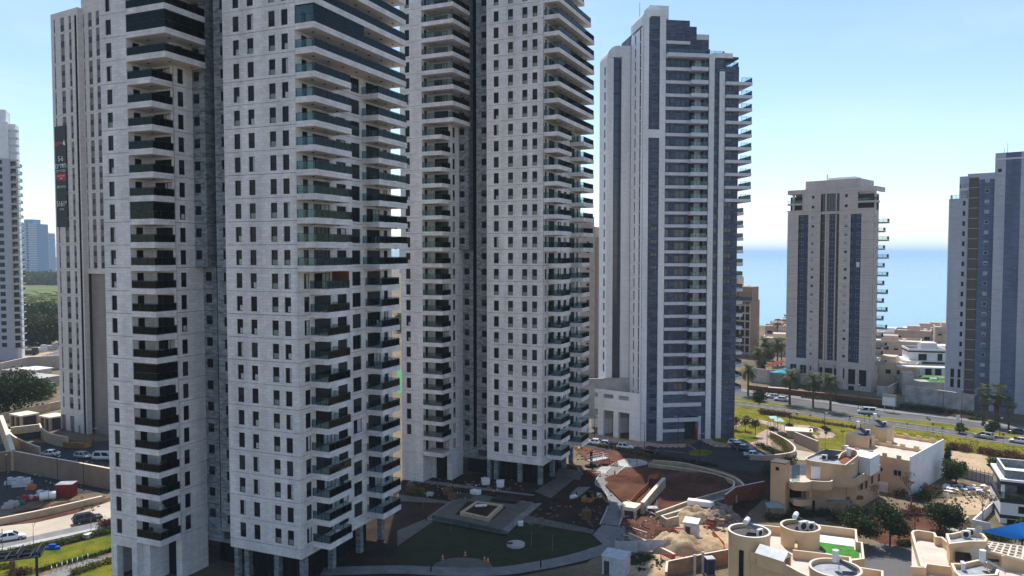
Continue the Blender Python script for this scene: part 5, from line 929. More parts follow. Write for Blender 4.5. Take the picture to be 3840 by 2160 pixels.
def villa_round():
    c=Vector((57,140)); t=thing('rounded_house','tan house with rounded balconies, a lift shaft and a rusty roof hollow, right of centre','house',(c.x,c.y,0)); L=lambda q:[(p.x-c.x,p.y-c.y) for p in q]; V=M['villa2']
    f=L(smooth(WP([(520,745),(680,760),(800,748),(835,735),(1000,748),(1165,742),(1190,700),(1300,700),(1450,702),(1580,700),(1660,645),(1740,600),(1990,460)],v3,6.5),3)); back=[(f[-1][0]-3,f[-1][1]+6),(f[0][0]+4,f[0][1]+13),(f[0][0]-1.0,f[0][1]+6)]
    body=L(WP([(540,850),(830,815),(1180,825),(1590,830),(1650,780),(1985,570)],v3,5.0)); bk=[(body[-1][0]-3,body[-1][1]+6),(body[0][0]+4,body[0][1]+12),(body[0][0],body[0][1]+5)]
    part('wall',t,[V,M['roofp']],lambda b:b.prism(f+back,4.9,5.7,0,1)); part('balcony_parapet',t,[V,M['coping']],lambda b:b.wall(f,.28,5.2,6.5,0,1))
    inn=L(WP([(735,930),(830,915),(1180,925),(1590,925),(1650,880),(1985,690)],v3,3.5)); part('wall',t,V,lambda b:b.prism(inn+[(inn[-1][0]-3,inn[-1][1]+6),(inn[0][0]+2,inn[0][1]+11)],-1,4.95)); part('terrace_shade',t,M['pane'],lambda b:b.box(inn[0][0]-3,inn[0][0]-.05,inn[0][1]+2,inn[0][1]+2.3,-.5,4.8))  # dark upright sheet stands for the shaded depth of the terrace
    bc=L(smooth(WP([(525,1045),(640,1065),(760,1055),(830,1030)],v3,3.1),4)); part('balcony',t,[V,M['coping']],lambda b:[b.prism(bc+[(bc[-1][0],bc[-1][1]+3),(bc[0][0],bc[0][1]+3)],2.0,2.3,0,1),b.wall(bc,.2,2.0,3.1,0,1)]); part('column',t,M['coping'],lambda b:b.cyl(bc[-1][0]-.1,bc[-1][1]+.3,3.1,5.0,.14,n=12))
    up=L(smooth(WP([(740,345),(790,385),(900,405),(1100,432),(1300,455),(1450,460),(1560,425),(1622,345),(1575,225),(1390,232),(1060,205),(860,290)],v3,9.1),3,True)); h=part('upper_storey',t,[V,M['roofgr']],lambda b:b.prism(up,5.6,8.75,0,1)); part('rim',h,[V,M['coping']],lambda b:b.wall(up,.22,8.74,9.1,0,1,True))
    hol=L(smooth(WP([(1400,430),(1520,380),(1615,330),(1590,270),(1480,245),(1350,260),(1290,310)],v3,9.6),3)); part('curved_parapet',t,[V,M['coping']],lambda b:b.wall(hol,.2,8.7,[9.2+.9*math.sin(PI*i/(len(hol)-1)) for i in range(len(hol))],0,1)); part('roof_hollow',t,M['rust'],lambda b:b.prism(hol,8.76,8.8))
    wb=L(WP([(1570,208),(1990,275),(1832,362),(1632,318)],v3,9.2)); part('white_annex',t,M['white'],lambda b:b.prism(wb,6,9.2)); wb2=L(WP([(1625,375),(1825,410),(1765,450),(1630,425)],v3,7.9)); part('white_annex',t,[V,M['white']],lambda b:b.prism(wb2,5.7,7.9,0,1))
    def at_(px,py,z,name,mesh,rz): q=P(*v3(px,py),z); return obj(name,mesh,t,(q.x-c.x,q.y-c.y,z),rz)
    at_(815,690,6.0,'shutter',MB().box(0,2.2,-.4,-.2,0,2.2).mesh('shutter',M['white']),R(-12)); at_(1395,690,5.8,'door',MB().box(0,.9,-.5,-.3,0,2.0).mesh('door',M['pane']),R(0)); at_(925,965,2.9,'window',simplewin(1.5,1.25,'winlight','pane'),R(-2)); at_(905,1010,2.3,'planter_box',MB().box(0,2.1,-.5,-.02,0,.55).mesh('planter_box',M['rust']),R(-4)); at_(1412,980,2.9,'window',simplewin(1.4,1.3,'frame','pane'),R(4)); at_(1390,1050,2.0,'planter_box',MB().box(0,3.2,-.6,-.02,0,.6).mesh('planter_box',M['rust']),R(6))
    for px,py in ((1655,890),(1730,870),(1832,790),(1945,750)): q=P(*v3(px,py),3.6 if px<1800 else 4.2); obj('window',simplewin(.75,1.4,'frame','pane'),t,(q.x-c.x+.02,q.y-c.y-.12,3.6 if px<1800 else 4.2),R(38))
    part('opening',t,M['pane'],lambda b:b.box(inn[1][0]+.2,inn[2][0]-.6,inn[1][1]-.06,inn[1][1]-.02,-.3,1.8)); part('awning',t,M['roofgr'],lambda b:b.prism([(inn[2][0]-.9,inn[2][1]-1.0),(inn[3][0]-.8,inn[3][1]-1.2),(inn[3][0]-.8,inn[3][1]),(inn[2][0]-.9,inn[2][1])],1.9,2.05))
    p0=P(*r6(548,850)); lf=obj('lift_shaft',None,t,(p0.x-c.x,p0.y-c.y,0),R(-38)); part('wall',lf,V,lambda b:b.box(-2.6,0,0,2.4,-1,9.2)); part('roof',lf,M['roofdk'],lambda b:b.box(-2.7,.1,-.1,2.5,9.2,9.35)); part('vent',lf,M['pane'],lambda b:b.box(-1.7,-1.1,-.03,0,7.9,8.5))
    part('glass_screen',t,M['glass'],lambda b:b.box(f[1][0]-.3,f[1][0]+1.1,f[1][1]+1.5,f[1][1]+1.55,5.7,9.0))
    part('solar_roof',t,M['solar'],lambda b:b.prism(L(WP([(940,275),(1065,200),(1390,240),(1190,318)],v3,9.6)),9.5,9.6))
    k=P(*v3(1050,345),9.2); ac_unit('air conditioner on the rounded tan house roof',(k.x,k.y,8.76),R(-20)); k=P(*v3(1465,300),9.2); w=thing('hot_water_drum','white hot water drum in the rusty roof hollow of the rounded house','water tank',(k.x,k.y,8.8)); obj('drum',MB().cyl(0,0,.3,1.7,.38,n=16).mesh('drum',M['white'],False),w); obj('stand',MB().box(-.25,.25,-.25,.25,0,.3).mesh('stand',M['metal']),w)
    k=P(*v3(1425,220),9.2); w=thing('hot_water_drum','white hot water drum behind the solar roof of the rounded house','water tank',(k.x,k.y,8.8)); obj('drum',MB().cyl(0,0,.2,1.3,.36,n=16).mesh('drum',M['white']),w); obj('stand',MB().box(-.25,.25,-.25,.25,0,.2).mesh('stand',M['metal']),w); return t
villa_round()
def villa_battlement():
    n=P(*r6(1612,690)); t=thing('battlement_house','cream house with battlement parapets and one huge blank white side wall','house',(n.x,n.y,0),R(-45)); V=M['villa2']; Z=7.0
    part('wall',t,[V,M['roofp']],lambda b:b.box(-13,-.25,.02,19.6,-1,6.6).box(-12.9,-.3,.1,19.5,6.6,6.62,1)); part('white_side_wall',t,M['white'],lambda b:b.prism([(-.25,0),(0,0),(0,19.8),(-.25,19.8)],-1,7.75))
    pp=obj('parapet',None,t)
    for k in range(5):
        for (x0,x1,z0,z1) in ((-13+2.6*k,-10.5+2.6*k if k<4 else -.26,6.6,6.95),(-13+2.6*k,-12.2+2.6*k,6.95,7.6)): part('merlon',pp,[M['villa2']],lambda b:b.box(x0,x1,-.02,.25,z0,z1))
    for yy in (9.5,19.4):
        for k in range(5): part('merlon',pp,M['villa'],lambda b:b.box(-13+2.6*k,-12+2.6*k,yy,yy+.25,6.6,7.7)); 
        part('low_wall',pp,[M['villa'],M['coping']],lambda b:b.box(-13,-.26,yy+.02,yy+.23,6.6,7.2))
    part('stair_tower',t,[V,M['roofdk']],lambda b:b.prism([(-14,4.5),(-9.6,4.5),(-9.6,8.4),(-11.5,9.3),(-13.2,8.6),(-14.4,7)],5,9.0,0,1)); part('stair_tower',t,[M['villa'],M['roofdk']],lambda b:b.prism([(-13.5,11),(-8.2,11),(-8.2,15),(-10,16.2),(-12.6,15.6),(-13.9,13.6)],5,9.8,0,1)); obj('window',simplewin(1.2,2.0,'winlight','pane'),t,(-9.58,5.2,6.8),PI/2)
    for x,z,w,h in ((-3.1,3.6,1.5,1.2),(-5.9,3.9,.9,.8)): obj('window',simplewin(w,h,'winlight','pane'),t,(x,-.02,z))
    part('cornice',t,V,lambda b:b.box(-13,-.26,-.12,0,5.4,5.6)); part('door_canopy',t,M['white'],lambda b:b.box(-6,-4,-.06,0,-.2,2.0))
    for i,(x,y,lb) in enumerate(((-12,7,'solar tank cluster on the nearer stair tower of the battlement house'),(-11,13.5,'solar tank cluster on the farther stair tower of the battlement house'))): q=t.matrix_world@Vector((x,y,0)); q=Vector((n.x,n.y,0))+Matrix.Rotation(R(-45),3,'Z')@Vector((x,y,0)); solar_heater(lb,(q.x,q.y,9.05 if i==0 else 9.85),R(20),'v'); ac_unit(lb.replace('solar tank cluster','air conditioner beside the solar tank'),(q.x+1.2,q.y-.6,9.05 if i==0 else 9.85),R(10))
    return t
villa_battlement()
def villa_white():
    n=P(*r6(2372,905)); t=thing('white_house','white modern house with black bands and a grey upper floor at the right edge','house',(n.x,n.y,0),R(-24)); W_=M['white']; Bk=plain('black_band',(.02,.022,.03),.6); Gr=plain('grey_split_stone',(.20,.21,.22),.9,var=.2,scale=2,bump=.3,bscale=6)
    part('wall',t,W_,lambda b:b.box(0,14,0,11,-1,3.6)); part('band',t,Bk,lambda b:b.box(-.05,14,-.06,11.05,3.6,4.3)); part('band',t,Bk,lambda b:b.box(-.04,14,-.05,10,.9,1.5)); part('upper_wall',t,Gr,lambda b:b.box(.9,14,2.2,10.5,4.3,7.0)); part('roof_slab',t,[W_,Bk],lambda b:b.box(-.1,14,-.1,11,7.25,7.6,0).box(-.05,14,-.05,10.9,6.7,7.25,1)); part('corner_post',t,W_,lambda b:b.box(.1,.6,.1,.6,4.3,6.7)); part('roof_parapet',t,[Gr,W_],lambda b:b.wall([(.8,1.2),(14,1.2),(14,9.5),(.8,9.5)],.3,7.6,9.0,0,1,True))
    for x,z,w,h in ((2.6,2.0,1.9,1.2),(1.0,-.3,3.5,1.1),(6.5,2.0,1.9,1.2)): obj('window',simplewin(w,h,'frame','pane'),t,(x,-.02,z))
    obj('window',simplewin(1.8,2.2,'frame','pane'),t,(2.7,2.15,4.4)); rl=Rails(t,M['glassL']); l=obj('terrace_railing',None,t,(0,0,4.3)); rails2(rl,l,[(.1,4),(.1,.1),(13.8,.1)],'V5'); return t
villa_white()
yw=WP([(1145,560),(1145,515),(850,780),(1060,825),(1145,740)],v2,1.6); obj('yard_wall',MB().wall([(p.x,p.y) for p in yw[1:4]],.3,-.2,1.6).mesh('yard_wall',M['white']),label='low white yard wall in front of the white modern house',cat='wall')
hw=WP([(440,690),(480,680),(785,745),(690,820),(600,790)],v2,2.2); t=thing('roofless_hut','roofless grey brown hut among the trees above the side road','hut',(0,0,0)); part('wall',t,[M['villa2'],M['coping']],lambda b:b.wall([(p.x,p.y) for p in hw[:4]],.3,-.2,2.2,0,1)); part('floor',t,M['conc'],lambda b:b.prism([(p.x,p.y) for p in hw],0,.3))
# shade sail
def sail(label,px,fn,zs,mat,n=8,sag=.5,group=None):
    C=[P(*fn(*p),z) for p,z in zip(px,zs)]; t=thing('shade_sail',label,'shade sail',(C[0].x,C[0].y,0),0,group); b=MB(); g=[[None]*(n+1) for _ in range(n+1)]
    for i in range(n+1):
        for j in range(n+1): u,v=i/n,j/n; p=C[0]*(1-u)*(1-v)+C[1]*u*(1-v)+C[2]*u*v+C[3]*(1-u)*v; p=p-C[0]; g[i][j]=Vector((p.x,p.y,p.z+C[0].z-sag*4*u*(1-u)*v*(1-v)))
    for i in range(n):
        for j in range(n): b.face([g[i][j],g[i+1][j],g[i+1][j+1],g[i][j+1]])
    obj('canopy',b.mesh('canopy',mat,True),t); b=MB()
    for p in C: q=p-C[0]; b.tube((q.x,q.y,0),(q.x,q.y,p.z),.05)
    obj('pole',b.mesh('pole',M['metal']),t); return t
sail('bright blue shade sail in front of the white modern house',[(920,918),(1340,1015),(1700,1000),(1600,780)],v2,[4.2,3.0,3.6,5.4],leafmat('blue_shade_cloth',(.015,.24,.85),(.03,.30,.90),.5))
for i,(px,lb) in enumerate((([(410,815),(470,812),(495,830),(430,838)],'upper pale green shade sail over the play corner'),([(455,835),(515,832),(550,862),(465,858)],'lower pale green shade sail over the play corner'))): sail(lb,px,r4,[3,3.2,2.9,3.1],plain('pale_green_cloth',(.33,.48,.45),.7),group='park shade sails')
t=thing('kiosk','low pink flat-roofed kiosk beside the curved path in the park','kiosk',P(*r4(560,995)),R(-20)); part('wall',t,M['tanw2'],lambda b:b.box(0,6,0,4,-1,1.6)); part('roof',t,M['coping'],lambda b:b.box(-.3,6.3,-.3,4.3,1.6,1.85))
# --- far houses by the sea
HM=[M['tanw2'],M['cream'],M['white'],M['tanw']]
def house(x,y,w,d,h,ang,mi,label,seed,storeys=None):
    rg=random.Random(seed); q=P(x,y); t=thing('seaside_house',label,'house',(q.x,q.y,0),R(ang),'seaside houses'); m=HM[mi]; st=storeys or max(1,int(h/3.2))
    part('wall',t,[m,M['roofp']],lambda b:b.box(0,w,0,d,-1,h,0).box(.2,w-.2,.2,d-.2,h,h+.02,1)); part('parapet',t,[m,M['coping']],lambda b:b.wall([(.1,.1),(w-.1,.1),(w-.1,d-.1),(.1,d-.1)],.25,h-.01,h+.8,0,1,True))
    x0=rg.uniform(.15,.4)*w; part('roof_room',t,m,lambda b:b.box(x0,x0+w*.35,d*.3,d*.75,h,h+2.4)); part('roof_tank',t,M['white'],lambda b:b.tube((x0+w*.45,d*.4,h+1),(x0+w*.45+1.3,d*.4,h+1),.4,n=10))
    if rg.random()<.6: part('terrace_block',t,[m,M['roofp']],lambda b:b.box(w*.5,w+1.5,-2.2,-.01,-1,h*.5,0))
    for s in range(st):
        z=.9+s*h/st; k=max(1,int(w/3.2))
        for i in range(k):
            if rg.random()<.85: obj('window',simplewin(rg.choice((1.2,1.6,2.2)),1.4,'frame','pane',rg.choice(('','','half'))),t,((i+.3)*w/k,-.03,z))
        for i in range(max(1,int(d/4))):
            if rg.random()<.8: obj('window',simplewin(.9,1.3,'frame','pane'),t,(w+.03,1+i*4,z),PI/2)
    return t
for i,a in enumerate(((3266,1448,14,12,8,-35,1,'pale house with a row of small side windows, right of the beige tower'),(3268,1385,17,14,11,-30,3,'tan house with a white roof line behind the pale row-window house'),(3352,1345,14,12,12,-30,0,'tall blank pinkish house in the middle of the seaside roofs'),(3290,1322,16,12,9,-25,2,'whitewashed house on the seafront left of the lamp'),(3420,1310,13,12,10,-25,0,'pinkish house with a low roof room on the skyline'),(3462,1300,12,12,9.5,-25,3,'tan house on the skyline near the grey tower'),(3505,1330,18,14,12,-25,0,'large salmon house touching the grey tower'),(3515,1395,14,12,9,-28,1,'cream house with stepped roofs beside the grey tower'),(2862,1330,18,14,7,-20,1,'cream house with roof terrace behind the pool palms'),(2905,1335,16,12,5,-15,0,'low pink house with a bright roof behind the pool'),(2868,1285,15,12,8,-18,0,'pink house on the seafront right of the brown hotel'),(2915,1290,14,10,7,-12,3,'pale seafront house left of the beige tower'),(2900,1262,16,12,7,-10,0,'farthest pink house on the seafront, with a roof room'),(2945,1300,14,10,5,-10,2,'white flat roof beside the beige tower'),(3345,1300,18,12,7,-25,2,'long white roof on the seafront'))): house(*a,200+i)
def stepped():
    q=P(3395,1452); t=thing('white_stepped_house','white three-storey house with black roof edge and recessed balcony, between the beige and grey towers','house',(q.x,q.y,0),R(-14)); W_=M['white']; Bk=M['frame']
    part('wall',t,W_,lambda b:b.box(0,5,0,12,-1,9.2).box(5,14,1.6,12,-1,9).box(5,13,.0,1.6,-1,3.2)); part('upper_wall',t,W_,lambda b:b.box(1.5,13,2.5,12,9,12.4)); part('roof_edge',t,[Bk,W_],lambda b:b.box(1.2,13.3,2.2,12.3,12.0,12.5,0).wall([(1.4,2.4),(13.1,2.4),(13.1,12),(1.4,12)],.25,12.5,13.2,1,1,True)); part('balcony_edge',t,Bk,lambda b:b.box(5,13.4,.2,1.6,8.3,8.8)); part('roof_room',t,W_,lambda b:b.box(6,11,5,10,12.5,15)); part('balcony_edge',t,W_,lambda b:b.box(5,13.2,-.2,.0,3.0,4.2))
    for x,z,w,h,y in ((1.6,4.4,1.8,2.0,-.03),(6.5,4.3,2,2.6,1.57),(9.6,4.3,2,2.6,1.57),(4.5,9.2,2.6,2.2,2.46),(10.5,9.2,1.5,2.4,2.46),(6,.3,2.6,1.5,-.03),(10,.3,2.2,1.5,-.03)): obj('window',simplewin(w,h,'frame','pane'),t,(x,y,z))
    house(3480,1428,12,14,10,-14,2,'white house with a tall side, joined to the stepped white house',230)
stepped()
# --- walls and retaining structures on the right
def wallthing(name,label,px,fn,t_,z0,z1,mat,zp=0,cat='wall',mats=None,n=0,group=None):
    q=WP(px,fn,zp); q=smooth(q,n) if n else q; o=q[0]; t=thing(name,label,cat,(o.x,o.y,0),0,group); part('wall',t,mats or [mat,M['coping']],lambda b:b.wall([(p.x-o.x,p.y-o.y) for p in q],t_,z0,z1,0,1)); return t
wallthing('garden_wall','long brown garden wall behind the far pavement below the beige tower',[(240,590),(520,625),(900,665),(1180,700),(1500,735)],r4,.5,-.2,1.7,M['rust'],mats=[M['rust'],M['tanw2']]); wallthing('retaining_wall','pale retaining wall in front of the swimming pool',[(250,520),(420,540),(600,562)],r4,.5,-.2,5.0,M['beigeE'],mats=[M['beigeE'],M['conc']])  # dark rust colour stands in for the beige tower's shadow on the garden wall
wallthing('retaining_wall','grey ramp wall running back beside the beige tower',[(1330,640),(1420,650),(1600,555),(1720,500)],r4,.5,-.2,3.2,M['greyF'],mats=[M['conc'],M['coping']]); wallthing('retaining_wall','white graffitied retaining wall below the grey tower',[(1570,690),(1800,725),(2150,778)],r4,.5,-.2,5.0,M['white'],mats=[plain('grimy_white_wall',(.46,.44,.41),.85,var=.2,scale=.5),M['coping']])
q=P(*r4(1585,650)); t=thing('terrace_shelter','white flat-roofed terrace shelter with a green floor beside the grey tower','shelter',(q.x,q.y+3,0),R(-14)); part('floor',t,[M['conc'],M['turf']],lambda b:b.box(0,26,0,14,-1,4.6,0).box(8,25.5,.3,13,4.6,4.65,1)); part('roof',t,M['band'],lambda b:b.box(0,26,7,11,8.0,8.4)); part('wall',t,M['conc'],lambda b:b.box(0,3.4,0,4,4.6,7.4)); 
for i in range(5): part('post',t,M['metal'],lambda b:b.box(6+4.5*i,6.2+4.5*i,7.2,7.4,4.6,8))
part('furniture',t,M['white'],lambda b:b.box(9,11,3,4,4.6,5.4).box(12,14,5,6,4.6,5.5).box(15,16,4,5,4.6,5.3))
q=P(*r4(1965,740)); obj('red_cabinet',MB().box(-.8,.8,-.3,.3,.6,2.2).box(-.85,.85,-.35,.35,2.2,2.3).box(-.6,-.5,-.2,.2,0,.6).box(.5,.6,-.2,.2,0,.6).mesh('red_cabinet',plain('red_metal',(.45,.03,.02),.5)),loc=(q.x,q.y-1,1.0),label='red fire cabinet on the white wall below the grey tower',cat='cabinet')
# pool
pq=WP([(420,440),(552,400),(620,420),(560,455)],r4,5.2); t=thing('swimming_pool','turquoise swimming pool on the terrace left of the beige tower','pool',(pq[0].x,pq[0].y,0)); part('deck',t,M['pavL'],lambda b:b.prism([((p-pq[0])*1.35).to_tuple() for p in pq],-1,5.1)); part('water',t,glass_dark('pool_water',(.0,.32,.42),.1),lambda b:b.prism([(p-pq[0]).to_tuple() for p in pq],5.1,5.14))
for i in range(9): a=pq[0].lerp(pq[1],(i+.3)/9); obj('sun_umbrella',MB().cyl(0,0,0,2.2,.04,n=6).cyl(0,0,1.9,2.6,1.4,.1,10,1).mesh('sun_umbrella',[M['metal'],plain('dark_red_canvas',(.22,.03,.03),.8) if i==0 else bpy.data.materials['dark_red_canvas']]),loc=(a.x,a.y+2,5.1),label='dark red sun umbrella, one of the row of nine behind the swimming pool',cat='umbrella',group='umbrellas behind the pool')
# park ramp walls
wallthing('ramp_wall','curved tan wall with railing around the yellow hedge',[(430,985),(540,1040),(610,1090),(635,1130),(600,1165),(400,1190),(250,1185)],r4,.4,-.2,1.2,M['tanw2'],n=4,mats=[M['tanw2'],M['coping']]); wallthing('ramp_wall','tan ramp wall sloping behind the rounded house',[(630,1035),(830,1120)],r4,.4,-.2,2.6,M['tanw2'],mats=[M['tanw2'],M['coping']]); sheet('ramp',[(640,1100),(830,1130),(740,1190),(650,1185)],.09,M['dust'],r4)
wallthing('boundary_wall','brown boundary wall in shadow left of the lift shaft',[(1600,820),(1700,740),(1980,680)],r5,.35,-.2,3.0,M['rust'],mats=[M['rust'],M['coping']])
wallthing('fence_wall','grey corrugated fence across the back of the sand plot',[(2030,520),(2150,545),(2310,590)],r6,.15,-.1,1.9,M['metal'],mats=[M['metal'],M['metal']])
# ---------------------------------------------------------------- vehicles
def paintm(name,c,rough=.25,metal=.0): 
    m,n,l,b=newmat(name); b.inputs['Base Color'].default_value=(*c,1); b.inputs['Roughness'].default_value=rough; b.inputs['Metallic'].default_value=metal; b.inputs['Coat Weight'].default_value=.6; b.inputs['Coat Roughness'].default_value=.08; return m
CP={k:paintm('car_paint_'+k,c) for k,c in dict(white=(.70,.70,.70),silver=(.36,.38,.40),grey=(.14,.15,.16),black=(.012,.012,.014),navy=(.018,.035,.09),paleblue=(.42,.48,.55)).items()}
M['tyre']=plain('tyre_rubber',(.015,.015,.016),.85); M['rim']=plain('alloy_rim',(.4,.41,.42),.35,.6); M['hl']=glass_dark('headlight_glass',(.5,.5,.48),.1); M['tl']=glass_dark('taillight_glass',(.35,.01,.01),.15)
def carmesh(kind):
    # stations: x, bottom, belt, half width ; cabin: base x0,x1, roof x0,x1, roof z
    K=dict(sedan=(4.6,.90,[(-2.3,.45,.85,.74),(-2.15,.30,.95,.84),(-1.2,.22,.98,.89),(.9,.22,.94,.89),(1.9,.25,.82,.86),(2.22,.32,.66,.78),(2.3,.42,.55,.7)],(-1.75,1.15,-.95,.35,1.44)),
           suv=(4.6,.92,[(-2.3,.5,1.0,.8),(-2.2,.35,1.08,.88),(-1.2,.28,1.12,.92),(.9,.28,1.06,.92),(1.95,.3,.96,.89),(2.24,.38,.8,.82),(2.3,.48,.68,.75)],(-2.2,1.2,-1.85,.35,1.68)),
           van=(5.0,.95,[(-2.5,.5,1.05,.86),(-2.45,.35,1.12,.92),(-1.2,.28,1.14,.95),(1.2,.28,1.1,.95),(2.2,.3,.98,.9),(2.45,.4,.8,.84),(2.5,.5,.7,.78)],(-2.45,1.9,-2.35,.9,1.95)),
           hatch=(4.1,.88,[(-2.05,.45,.9,.76),(-1.95,.3,.98,.84),(-1.1,.22,1.0,.88),(.8,.22,.95,.88),(1.7,.25,.82,.85),(2.0,.34,.66,.76),(2.05,.42,.56,.7)],(-1.95,1.0,-1.5,.3,1.5)))[kind]
    L,_,st,(c0,c1,r0,r1,rz)=K; b=MB(); rings=[]
    for x,z0,z1,w in st:
        n=len(b.v); pr=[(.8*w,z0),(w,z0+.18),(w,(z0+z1)/2+.05),(.94*w,z1-.05),(.82*w,z1)]; pr=[(-y,z) for y,z in pr]+[(y,z) for y,z in pr[::-1]]; b.v+=[(x,y,z) for y,z in pr]; rings.append((n,len(pr)))
    for (a,k),(c,_) in zip(rings,rings[1:]):
        for i in range(k): j=(i+1)%k; b.f.append((a+i,c+i,c+j,a+j)); b.m.append(0)
    a,k=rings[0]; b.f.append(tuple(a+i for i in range(k))); b.m.append(0); a,k=rings[-1]; b.f.append(tuple(a+k-1-i for i in range(k))); b.m.append(0)
    body=b; g=MB(); bz=lambda x:[s[2] for s in st][min(range(len(st)),key=lambda i:abs(st[i][0]-x))]-.03; w=.80; wr=.60 if kind!='van' else .72
    B0=[(c0,-w,bz(c0)),(c1,-w,bz(c1)),(c1,w,bz(c1)),(c0,w,bz(c0))]; T=[(r0,-wr,rz),(r1,-wr,rz),(r1,wr,rz),(r0,wr,rz)]
    body.face(T,0); 
    for i in range(4): j=(i+1)%4; body.face([B0[i],B0[j],T[j],T[i]],0)
    def inset(q,a,c,out):
        q=[Vector(p) for p in q]; m=sum(q,Vector())/4; n=(q[1]-q[0]).cross(q[3]-q[0]).normalized(); cc=Vector((0,0,1))
        if n.dot(m-Vector(((c0+c1)/2,0,1)))<0: n=-n
        return [tuple(m+(p-m)*a+n*.012) for p in q]
    g.face(inset([B0[1],B0[2],T[2],T[1]],.88,0,0)); g.face(inset([B0[3],B0[0],T[0],T[3]],.84,0,0))
    for sy in (0,2):
        q=[B0[0],B0[1],T[1],T[0]] if sy==0 else [B0[2],B0[3],T[3],T[2]]; q=[Vector(p) for p in q]
        for u0,u1 in ((.08,.47),(.52,.93)): g.face(inset([q[0].lerp(q[1],u0),q[0].lerp(q[1],u1),q[3].lerp(q[2],u1),q[3].lerp(q[2],u0)],.9,0,0))
    lt=MB(); f=st[-2]; r=st[1]
    hl=MB(); [hl.box(f[0]-.12,f[0]+.03,s*f[3]*.72-.14,s*f[3]*.72+.14,f[2]-.16,f[2]-.03) for s in (-1,1)]
    tl=MB(); [tl.box(r[0]-.17,r[0]-.02,s*r[3]*.8-.12,s*r[3]*.8+.12,r[2]-.3,r[2]-.06) for s in (-1,1)]
    return body,g,hl,tl,L
CM={}
def car(label,a,c,kind,col,group=None,fn=None,name='parked_car'):
    """a,c: rear and front ground points"""
    A=P(*(fn(*a) if fn else a)); C=P(*(fn(*c) if fn else c)); d=C-A; p=(A+C)/2
    t=thing(name,label,'van' if kind=='van' else 'car',(p.x,p.y,.03),math.atan2(d.y,d.x),group)
    if kind not in CM: bd,g,hl,tl,L=carmesh(kind); CM[kind]=(bd,g.mesh('glass',M['pane2']),hl.mesh('headlight',M['hl']),tl.mesh('taillight',M['tl']),L)
    bd,g,hl,tl,L=CM[kind]; obj('body',cached(('carb',kind,col),lambda:bd.mesh('body',CP[col],True)),t); obj('glass',g,t); obj('headlight',hl,t); obj('taillight',tl,t)
    wm=cached('wheel',lambda:MB().tube((0,-.11,0),(0,.11,0),.33,n=18).mesh('wheel',M['tyre'])); rm=cached('rimm',lambda:MB().tube((0,-.118,0),(0,.118,0),.2,n=12).mesh('rim',M['rim']))
    for x in (-L*.3,L*.305):
        for y in (-.78,.78): w_=obj('wheel',wm,t,(x,y,.33)); obj('rim',rm,w_)
    return t
# boulevard
car('white minivan driving past the date palms on the boulevard',(1310,800),(1180,790),'van','white',None,r4,'moving_van'); car('white car parked on the far carriageway, behind its white neighbour',(500,668),(410,660),'sedan','white','cars on the far carriageway',r4); car('white car parked on the far carriageway, nearer the palms',(565,690),(475,682),'sedan','white','cars on the far carriageway',r4)
car('silver car on the near carriageway at the right',(2300,1015),(2170,992),'suv','silver',None,r4); car('white car at the right edge of the near carriageway',(2600,1052),(2480,1036),'sedan','white',None,r4); car('dark car half hidden on the far carriageway, right edge',(2580,975),(2465,962),'sedan','black',None,r4)
car('silver estate parked before the stepped white house',(1535,455),(1640,462),'suv','silver','cars before the far houses',r4); car('white car parked before the far garden wall',(1695,472),(1800,482),'sedan','white','cars before the far houses',r4)
car('white hatchback parked by the lawn edge of the forecourt',(80,1058),(200,1075),'hatch','white','cars in the forecourt car park',r4); car('navy car parked between the white and grey ones in the forecourt',(140,1100),(270,1118),'sedan','navy','cars in the forecourt car park',r4); car('dark car behind the white hatchback in the forecourt',(110,1085),(230,1092),'hatch','black','cars in the forecourt car park',r4); car('grey-blue sedan nearest the curved wall in the forecourt',(210,1160),(365,1168),'sedan','paleblue','cars in the forecourt car park',r4)
for i,(a,c,k,co,lb) in enumerate((((310,172),(405,180),'sedan','white','leftmost white car by the arcade, partly behind a balcony'),((400,188),(500,196),'sedan','paleblue','second car by the arcade, pale blue'),((490,208),(585,214),'sedan','black','dark car between two pale ones by the arcade'),((565,216),(695,222),'hatch','white','white hatchback by the arcade, nearest the lamp post'),((840,248),(925,262),'sedan','black','dark car in the shade below the lamp post of the forecourt'))): car(lb,a,c,k,co,'cars by the arcade',r5)
car('silver sedan parked behind the long brown wall, left',(870,930),(620,925),'sedan','white','cars behind the brown wall',l4); car('silver hatch parked in the middle behind the long brown wall',(1120,955),(1400,970),'hatch','silver','cars behind the brown wall',l4); car('white van parked beside the nearest tower, behind the wall',(1450,990),(1720,990),'van','white','cars behind the brown wall',l4)
car('black estate car on the dusty street, sunlit roof',(1110,680),(1530,600),'suv','black',None,l5); car('white car entering the picture at the lower left street',(-60,945),(370,880),'sedan','white',None,l5)
